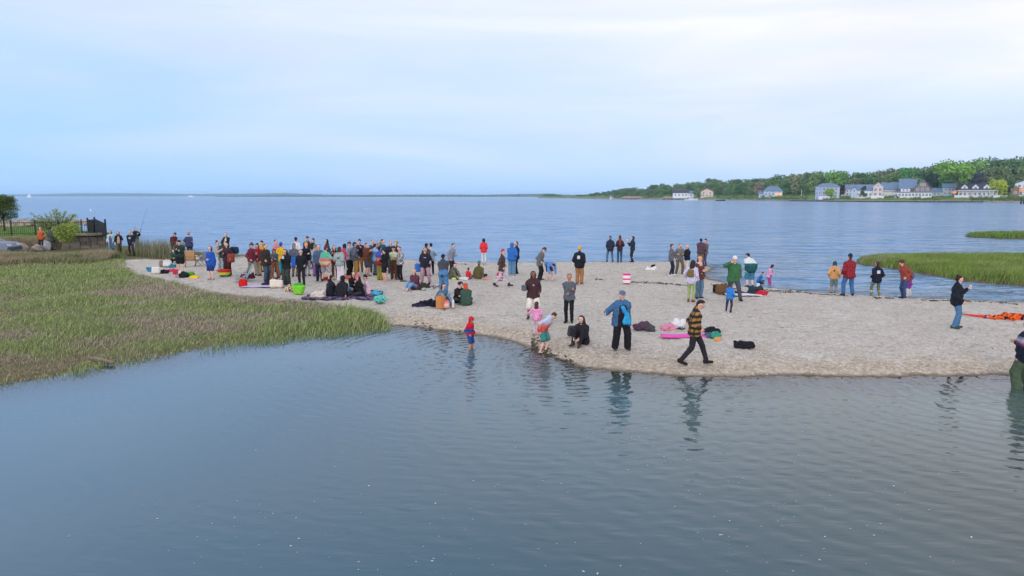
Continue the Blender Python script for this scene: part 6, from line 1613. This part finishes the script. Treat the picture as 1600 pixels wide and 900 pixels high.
c_(500, 382, 439, 10, 'auburn haired man in denim jacket and dark blue trousers behind the striped poncho', ('4c6484', 'jacket', .05), ('24344c', 'pants', .01), hair=('auburn', 'short'), h=1.80)
c_(509, 386, 440, 170, 'person in pastel rainbow striped poncho and floral shorts with bare legs', (bands(['d8cc7c', 'd88c94', 'e0d08c', 'd8848c', '6cc0a4', '5cb89c'], .55, 1.46, .06, interp='CONSTANT'), 'poncho', .05), (blotch(['dc8ca4', '8cc4b8', 'e4ccd8'], 22), 'shorts', .02), '3a3034', ('auburn', 'short'), pose='wide', arms=('front', 'out'), h=1.76, skin='p', lean=8, fat=1.1)
c_(512, 380, 420, -60, 'long dark haired woman in profile at the back beside the striped poncho', ('4a3c40', 'jacket', .05), ('3c3c44', 'pants'), hair=('dark', 'long'), fem=True, h=1.72)
c_(524, 387, 436, 14, 'black haired woman in black scarf and coral shirt with brown skirt', ('1e1c22', 'jacket', .0), ('7c4a3c', 'pants'), '6a4a40', ('black', 'long'), arms=('front', 'cup'), h=1.70, fem=True, under='dc5c5c')
c_(532, 388, 440, 165, 'long haired person in pale mint hoodie and white trousers, back turned', ('98acac', 'hoodie', .06), ('dcd4e0', 'wide'), 'c8c0c8', ('brown', 'verylong'), arms=('pocket', 'pocket'), h=1.72, fem=True)
c_(540, 388, 430, 170, 'person in magenta checked shirt and black leggings', (checks('b02c54', 'd45c80', .07), 'jacket', .12), ('1e1c24', 'leggings'), hair=('dark', 'bob'), h=1.68, fem=True, fat=1.08)
c_(547, 383, 430, 70, 'person in grey T-shirt, cap and black trousers beside the magenta shirt', ('98a0ac', 'tee', .06), ('201e26', 'pants'), hair=('auburn', 'short'), hat=('5a4450', 'cap'), h=1.76, arms=('front', 'front'))
c_(555, 382, 431, 120, 'person in slate blue hoodie and mustard trousers', ('5c6478', 'hoodie', .08), ('c8943c', 'pants', .012), 'a87c40', ('dark', 'short'), hat=('4a3a44', 'cap'), h=1.76, arms=('pocket', 'pocket'))
c_(563, 377, 425, 2, 'person with dark blue beanie in dark jacket and tan brown trousers', ('3a2c38', 'jacket', .04), ('a86c34', 'pants', .01), hat=('1c2c54', 'beanie'), arms=('cup', 'front'), h=1.78)
c_(574, 381, 431, 60, 'person in brown jacket and grey shorts looking at a phone', ('6c402c', 'jacket', .05), ('4c4c54', 'shorts', .02), 'b89c94', ('auburn', 'short'), arms=('phone', 'phone'), h=1.74, skin='l')
c_(583, 377, 425, 30, 'man in dark vest turned left of the pale blue shirt', ('3c4c64', 'vest', .04), ('4c5464', 'pants'), hair=('auburn', 'short'), h=1.78, sleeve=0)
c_(587, 389, 430, 150, 'person in pale blue shirt and grey blue trousers among the crowd', ('7cb0e0', 'tee', .08), ('5c6c7c', 'pants', .01), hair=('dark', 'short'), h=1.68, thick=.03)
c_(593, 383, 424, 8, 'fair haired person in grey looking out over the multicoloured jacket', ('8a98a4', 'jacket', .05), ('4c5464', 'pants'), hair=('grey', 'bob'), h=1.72)
c_(594, 391, 438, 150, 'dark haired person in blue and red patchwork jacket and olive trousers', (bands(['8c2c3c', 'b83c4c', 'c8803c', '4c4c9c', '4858b0', '5058a8'], .85, 1.40, .10), 'jacket', .08), ('8c8430', 'wide'), '7c6c30', ('black', 'short'), arms=('front', 'front'), h=1.70)
c_(602, 395, 440, -50, 'black haired child in long black top with bare shins and pink shoes', ('1c1e24', 'coat', .10), ('1e1e24', 'shorts'), 'd09c94', ('black', 'curly'), arms=('chin', 'front'), h=1.58, fem=True, skin='l')
c_(599, 377, 424, 60, 'person with dark bun in teal jacket gesturing right', ('1f5c70', 'jacket', .05), ('54707c', 'pants'), hair=('dark', 'bun'), arms=('cup', 'hip'), h=1.78, fem=True)
c_(611, 380, 427, 20, 'man in dark jacket with brown hair left of the curly one', ('2c2c3c', 'jacket', .06), ('4c4850', 'pants'), hair=('auburn', 'short'), h=1.76)
c_(620, 380, 427, -30, 'curly fair haired person in dark fleece at the right end of the crowd', ('2c303c', 'fleece', .06), ('3c3c44', 'pants'), hair=('blond', 'curly'), h=1.76)
c_(616, 392, 437, 4, 'person in yellow and mint tie-dye top and brown trousers', (bands(['b8d8b8', '9cd4b4', 'e4e078', 'c8d8a0', 'ccdcc8'], .86, 1.40, .25), 'tee', .0), ('6c4430', 'wide', -.01), '3a2c28', ('dark', 'short'), hat=('3c3034', 'cap'), arms=('front', 'cross'), h=1.68)
c_(626, 391, 438, -40, 'auburn haired person in black and white checked jacket and black trousers', (checks('2a2a30', 'dcdce0', .055), 'jacket', .08), ('1f1f26', 'pants'), hair=('auburn', 'short'), arms=('cup', 'front'), h=1.70, head=(18, 0))

# ---------------- things left on the sand
def G(px, py): return ground_at(px, py)
heap(G(237, 424), .2, '3c88a8', 'teal bundle at the left end of the first row of bags', .25, .22, .22, seed=2)
tote(G(244, 428), .3, 'e4e0dc', 'white canvas bag beside the teal bundle', .42, .36, .2)
heap(G(254, 427), .1, '26242c', 'black jacket heap right of the white canvas bag', .6, .2, .3, seed=3)
heap(G(264, 425), .1, 'dc4464', 'bright pink cloth heap behind the black jacket heap', .42, .18, .25, seed=4)
tote(G(254, 417), .2, '8c7c70', 'grey brown beach bag in the back row of bags', .36, .36, .2)
tote(G(262, 418), .1, 'e8e4e4', 'white bag with teal side in the back row of bags', .5, .40, .24, m=bands(['3c94a8', 'e8e4e4', 'e8e4e4', 'dcd8dc'], 0, .4, .3))
heap(G(269, 418), .1, '2c7c94', 'teal towel roll at the right of the back row', .3, .2, .2, seed=5)
tote(G(276, 433), .0, 'b83c54', 'maroon and white cooler bag in front of the person in black shorts', .34, .38, .26, m=bands(['e0d8d8', 'b02c48', 'b83c54'], 0, .36, .2))
tote(G(281, 433), .2, 'd8d0cc', 'small white bag leaning on the maroon cooler bag', .26, .34, .18)
heap(G(287, 433), .1, '20282c', 'dark rucksack lying between white bag and green pack', .36, .28, .26, seed=6)
heap(G(295, 432), -.1, '5ca43c', 'lime green and black rucksack lying on its side', .42, .30, .28, seed=7)
heap(G(304, 435), -.2, 'f0c41c', 'bright yellow rolled bag at the right end of the bag row', .50, .17, .24, seed=8)
def chair(px, py, rz, label, wood, seat, sc=1.0, low=False):
    g = G(px, py); o = empty('folding_chair', tuple(g), rz, label, 'chair'); o.scale = (sc,) * 3
    zs = .18 if low else .40; m = plain(wood, .6); s_ = plain(seat, .8)
    for x in (-.26, .26):
        MB().tube([(x, -.28, 0), (x, .22, zs + .12)], .018, 6).build('leg', m, o); MB().tube([(x, .26, 0), (x, -.22, zs + .05)], .018, 6).build('leg', m, o)
        MB().tube([(x, .18, zs), (x, .42, zs + .50)], .018, 6).build('back_post', m, o)
        MB().box((x, -.02, zs + .2), (.05, .46, .03)).build('armrest', m, o); MB().tube([(x, -.22, zs), (x, -.2, zs + .2)], .015, 5).build('arm_post', m, o)
    MB().add([(-.25, -.24, zs), (.25, -.24, zs), (.25, .2, zs - .05), (-.25, .2, zs - .05), (-.25, -.24, zs - .02), (.25, -.24, zs - .02), (.25, .2, zs - .07), (-.25, .2, zs - .07)], [(0, 1, 2, 3), (7, 6, 5, 4), (0, 4, 5, 1), (1, 5, 6, 2), (2, 6, 7, 3), (3, 7, 4, 0)]).build('seat', s_, o)
    MB().add([(-.25, .19, zs - .02), (.25, .19, zs - .02), (.25, .42, zs + .5), (-.25, .42, zs + .5), (-.25, .21, zs - .02), (.25, .21, zs - .02), (.25, .44, zs + .5), (-.25, .44, zs + .5)], [(0, 1, 2, 3), (7, 6, 5, 4), (0, 4, 5, 1), (1, 5, 6, 2), (2, 6, 7, 3), (3, 7, 4, 0)]).build('backrest', s_, o)
    return o
chair(298, 417, .5, 'wooden folding chair with tan seat behind the dark green hoodie', '8a5c3c', 'b08c64', 1.05)
heap(G(298, 412) + Vector((0, -.05, .42)), .2, 'd8a04c', 'golden cloth lying over the wooden folding chair', .34, .14, .22, seed=9, m=blotch(['d89c3c', 'e8d8c4', '8a5c3c'], 12))
chair(313, 416, -.6, 'small metal folding chair right of the wooden one', '8a8c90', '70747c', .95)
heap(G(313, 414) + Vector((0, 0, .36)), .1, 'e8dccc', 'cream cloth draped on the small metal folding chair', .5, .22, .3, seed=10)
chair(378, 441, -1.2, 'low teal beach chair behind the red cooler bag', 'a8b0b4', '3f9c98', 1.2, True)
heap(G(388, 438) + Vector((0, 0, .12)), .2, '2a2438', 'dark clothes with a pink sleeve heaped on the low teal chair', .6, .28, .3, seed=11, m=blotch(['2a2438', '2a2438', '9c4470', '24202c'], 8))
tote(G(380, 449), .2, 'd41c24', 'bright red cooler bag on the sand in front of the teal chair', .38, .36, .26)
blanket(414, 448, 1.9, .9, .05, plain('c8bcd8', .95), 'pale lavender blanket beside the red cooler bag')
heap(G(417, 447), .1, '24244c', 'navy cloth heap on the pale lavender blanket', .4, .2, .25, seed=12)
tote(G(428, 450), .1, 'e8dccc', 'cream puffy tote left of its twin at the feet of the rust trousers', .36, .38, .24)
tote(G(437, 450), -.1, 'e4d8cc', 'cream puffy tote right of its twin at the feet of the rust trousers', .34, .36, .24)
heap(G(431, 442), .1, '2c2426', 'dark brown coat heap behind the cream totes', .85, .26, .4, seed=13)
soft('basket', 'rainbow striped basket at the feet of the maroon trousers', 'basket', G(351, 432), .1, [('bowl', [slab((0, 0, .06), (0, 0, .26), X1, .12, .16, .14, .17, 2)], bands(['34508c', '4c9c54', 'e8d838', 'c8bc34', 'd83c34', 'a83430'], 0, .34, .0, interp='CONSTANT')), ('rim', [slab((0, 0, .32), (0, 0, .335), X1, .15, .15, .18, .17, 3)], plain('b8382c', .8))], vox=.02)
heap(G(346, 418) + Vector((0, 0, .25)), .3, 'dc7c9c', 'pink bundle tucked by the light jeans', .36, .2, .24, seed=14)
soft('tub', 'lime green tub of things on the sand beside the woman in black hoodie', 'tub', G(467, 460), -.1, [('bowl', [slab((0, 0, .06), (0, 0, .34), X1, .08, .15, .12, .15, 2)], plain('7cd034', .6)), ('contents', [cap((-.1, 0, .38), (.12, 0, .40), .12, .1)], plain('4ca43c', .8)), ('handle', [cap((-.24, 0, .4), (-.3, 0, .3), .02), cap((.24, 0, .4), (.3, 0, .3), .02)], plain('6cc82c', .6))], vox=.02)
heap(G(456, 456), .2, 'c8a88c', 'tan and brown bag left of the lime green tub', .34, .28, .24, seed=15, m=blotch(['e0c8ac', '5c3c30', 'd8b89c'], 12))
o = MB().tube([(0, 0, .0), (0, 0, .03), (0, 0, .06), (0, 0, .062)], [.15, .16, .13, .05], 14).build('frisbee', plain('f0502c', .4), loc=tuple(G(540, 436)), smooth=True); o.scale = (1.6, 1.6, 2.2); tag(o, 'bright orange plastic disc left on the sand by the white trousers', 'disc')
heap(G(511, 437), .1, 'd83c2c', 'small red bag behind the floral shorts', .26, .16, .2, seed=16)
blanket(531, 466, 2.9, 1.1, .03, blotch(['2a2844', '3c3454', '8c7898', '24223a'], 5), 'dark patterned picnic blanket under the seated circle')
heap(G(497, 466), .1, 'd8ccc0', 'cream cloth bag at the left corner of the picnic blanket', .46, .28, .3, seed=17)
heap(G(585, 461), .0, '4cb0d8', 'light blue bag at the right end of the picnic blanket', .5, .2, .3, seed=18)
heap(G(588, 459), .0, '26344c', 'dark blue bag behind the light blue one on the blanket', .5, .18, .3, seed=19)
soft('beach_ball_bag', 'teal and white patterned round bag alone on the sand', 'bag', G(594, 474), .2, [('pouch', [slab((-.1, 0, .17), (.1, 0, .17), Y1, .03, .03, .15, .15)], blotch(['4cb8a8', '8cd8cc', '2c8c84'], 12)), ('handle', [cap((-.12, 0, .3), (0, 0, .4), .012), cap((0, 0, .4), (.12, 0, .3), .012)], plain('2c8c84', .8))], vox=.02)
for x, lb in ((629, 'left'), (632, 'right')):
    soft('sandal', lb + ' black sandal left behind the checked jacket', 'sandal', G(x, 440), .5, [('sandal', [slab((-.11, 0, .02), (.11, 0, .02), Y1, .02, .025, .022, .022), cap((.03, -.04, .03), (.03, .04, .05), .015)], plain('26242a', .8))], 'black sandals on the sand', vox=.014, wr=0)
def paperbag():
    g = G(689, 481); o = empty('paper_bag', tuple(g), -.15, 'upright brown paper bag in front of the woman in denim jacket', 'bag')
    t = plain('c88850', .9, .1, 5); w, d, h_ = .17, .10, .46; mb = MB(); T_ = .008
    mb.box((0, -d, h_ / 2), (2 * w, T_, h_)).box((0, d, h_ / 2), (2 * w, T_, h_)).box((-w, 0, h_ / 2), (T_, 2 * d - .02, h_)).box((w, 0, h_ / 2), (T_, 2 * d - .02, h_)).box((0, 0, .006), (2 * w - .02, 2 * d - .02, .01)); mb.build('body', t, o)
    for s in (-1, 1): MB().tube([(-.07, s * d, h_), (-.05, s * d, h_ + .1), (.05, s * d, h_ + .1), (.07, s * d, h_)], .006, 5).build('handle', plain('d8a878', .9), o)
    MB().prism([(w * .2, .0), (w * .95, .0), (w * .9, h_ * .95), (w * .2, h_ * .98)], -d - .012, -d - .006).build('side_fold', plain('b87848', .9), o)
paperbag()
tote(G(698, 482), .1, 'e8b0a0', 'small pink and white bag leaning on the brown paper bag', .20, .28, .12, m=bands(['e89c90', 'ecd4cc', 'e87c74'], 0, .3, .2))
g = G(708, 480); o = empty('water_bottle', tuple(g), 0, 'white water bottle standing between the seated friends', 'bottle')
MB().tube([(0, 0, 0), (0, 0, .24), (0, 0, .28)], [.05, .05, .03], 12).build('body', plain('dfe6ea', .3), o); MB().tube([(0, 0, .28), (0, 0, .33)], .032, 10).build('cap', plain('b8c4cc', .4), o)
heap(G(655, 479), .2, '2c2c40', 'dark scarf heap at the left of the denim jacket group', .5, .14, .25, seed=20)
heap(G(670, 478), .0, '1e1c2c', 'large black coat heap behind the brown paper bag', .85, .26, .35, seed=21)
heap(G(663, 452), .0, '3a3634', 'dark bag beside the grey haired sitting man', .3, .26, .24, seed=22)
heap(G(668, 453), .2, 'd0d4cc', 'pale food wrappers beside the grey haired sitting man', .5, .10, .25, seed=23, m=blotch(['dcdcd8', '8ca48c', 'b8b4b0'], 14))
heap(G(679, 450), .2, '7c5c58', 'small brown and grey heap by the wide blue jeans', .7, .12, .25, seed=24, m=blotch(['c8c8cc', '5c4444', '8c8c94'], 10))
heap(G(716, 437), .1, 'c8d878', 'pale yellow green towel heap behind the red child', .7, .12, .3, seed=25)
heap(G(725, 437), .1, 'd8dce8', 'white paper heap beside the red child', .4, .14, .25, seed=26)
heap(G(760, 437), .0, 'd89c8c', 'salmon coloured towel beside the olive jacket', .5, .06, .25, seed=27)
soft('beach_bag', 'pink and white striped drum shaped bag alone on the sand', 'bag', G(979, 444), 0, [('body', [slab((0, 0, .06), (0, 0, .44), X1, .07, .07, .12, .12, 3)], bands(['e4408c', 'f4ecf0', 'f4ecf0', 'e0508c', 'f4ecf0', 'f4ecf0', 'e8308c'], 0, .50, 0, interp='CONSTANT')), ('rim', [slab((0, 0, .46), (0, 0, .48), X1, .07, .07, .13, .12, 4)], plain('e42c88', .7))], vox=.02, wr=0)
heap(G(1017, 422), .1, 'eceae8', 'white towel heap with black cap on top near the sea', .65, .20, .3, seed=28)
heap(G(1020, 421) + Vector((0, -.02, .18)), .1, '222226', 'black cap lying on the white towel heap', .16, .10, .12, seed=29)
heap(G(1004, 516), .1, '5c4454', 'plum coloured jacket crumpled on the sand', .36, .26, .24, seed=30)
heap(G(1014, 516), .1, '4a5454', 'grey green bag right of the plum jacket', .28, .20, .2, seed=31)
heap(G(1044, 515), .1, 'd88ca8', 'pink clothes heap behind the pink towel', .42, .18, .25, seed=32)
heap(G(1053, 513), .1, '9c90b0', 'mauve clothes heap beside the white jacket', .3, .18, .22, seed=33)
heap(G(1059, 514), .3, 'e4e2e4', 'white and black jacket standing crumpled behind the plaid man', .26, .30, .2, seed=34, m=bands(['3a3a44', 'e0dee4', 'e8e6e8'], 0, .3, .2))
blanket(1068, 527, 1.35, .34, .02, plain('f05cbc', .9), 'hot pink towel stretched behind the plaid man', .015, 'towel', 'towel')
heap(G(1113, 519), .0, '23232e', 'black bag at the right end of the pink towel', .5, .16, .25, seed=35)
heap(G(1110, 527), .0, '5c6880', 'grey blue towel heap below the black bag', .42, .14, .25, seed=36)
heap(G(1118, 528), .0, '3c9c84', 'green cloth beside the grey blue towel heap', .18, .18, .16, seed=37)
heap(G(1121, 532), .0, 'e0a468', 'small orange toy at the end of the towel heap', .12, .10, .1, seed=38, name='toy', cat='toy')
heap(G(1162, 543), .1, '201f28', 'black jacket lying alone on the sand right of the plaid man', .50, .22, .26, seed=39)
heap(G(1125, 458), .0, '26221f', 'black bag left of the brown one behind the blue child', .34, .34, .3, seed=40, name='duffel_bag', cat='bag')
heap(G(1131, 459), .0, '6c5238', 'shaggy brown bag behind the blue child', .46, .42, .34, seed=41, name='duffel_bag', cat='bag')
blanket(1161, 462, 1.5, .55, -.04, plain('e4dee8', .95), 'white blanket behind the man in green')
heap(G(1162, 460), .0, '2c2840', 'dark clothes heap on the white blanket', .8, .16, .3, seed=42)
heap(G(1180, 461), .0, '2c3c44', 'dark slate rucksack standing at the end of the white blanket', .36, .42, .26, seed=43, name='rucksack', cat='rucksack')
held(G(1185, 461) + Vector((0, .1, .28)), (.12, .08, .42), 'e4ecee', 'thermos', 'white thermos behind the red bag', 'thermos')
heap(G(1189, 462), .0, 'c4243c', 'crimson bag at the right end of the blanket things', .34, .24, .24, seed=44, name='duffel_bag', cat='bag')
# limp tail of an orange and black kite lying on the sand
def kite():
    pts = [(1503, 493), (1520, 495), (1538, 497), (1555, 498), (1575, 498.5), (1600, 501), (1630, 503)]
    g0 = G(1503, 494); o = empty('kite', tuple(g0), 0, 'long orange and black kite with red tail lying on the sand at right', 'kite')
    P = [G(*p) - g0 + Vector((0, 0, .05)) for p in pts]
    MB().tube([P[0], P[1], P[2]], [.02, .035, .05], 7).build('tail', plain('e8383c', .7), o, smooth=True)
    MB().tube([P[2], P[2].lerp(P[3], .5)], [.05, .07], 7).build('ribbon', plain('d884c4', .7), o)
    pr = [cap(tuple(P[i]), tuple(P[i + 1]), r0, r1) for i, r0, r1 in ((2, .06, .08), (3, .08, .10), (4, .10, .12), (5, .12, .12))] + [cap(tuple(P[4] + Vector((0, .15, .04))), tuple(P[5] + Vector((0, .1, .05))), .11)]
    link('canopy', sdf_mesh('canopy', pr, .03, .05, .015), blotch(['2a2030', 'f0642c', 'f0642c', 'f46c24', '241c2c', 'ec5c34'], 5), o)
kite()
# ------------------------------------------------------------------ the air over the bay
hb = MB().box((0, 0, 27), (23000, 23000, 62)); hb.v = [(x, y + 4200, z) for x, y, z in hb.v]
t = bpy.data.materials.new('air'); t.use_nodes = True; n_ = t.node_tree.nodes; n_.clear()
ou = n_.new('ShaderNodeOutputMaterial'); vo = n_.new('ShaderNodeVolumePrincipled')
vo.inputs['Color'].default_value = (.68, .87, 1, 1); vo.inputs['Density'].default_value = HAZE; vo.inputs['Anisotropy'].default_value = 0.65
t.node_tree.links.new(vo.outputs[0], ou.inputs['Volume'])
tag(hb.build('haze', t), kind='stuff')
print('people', NPER[0])
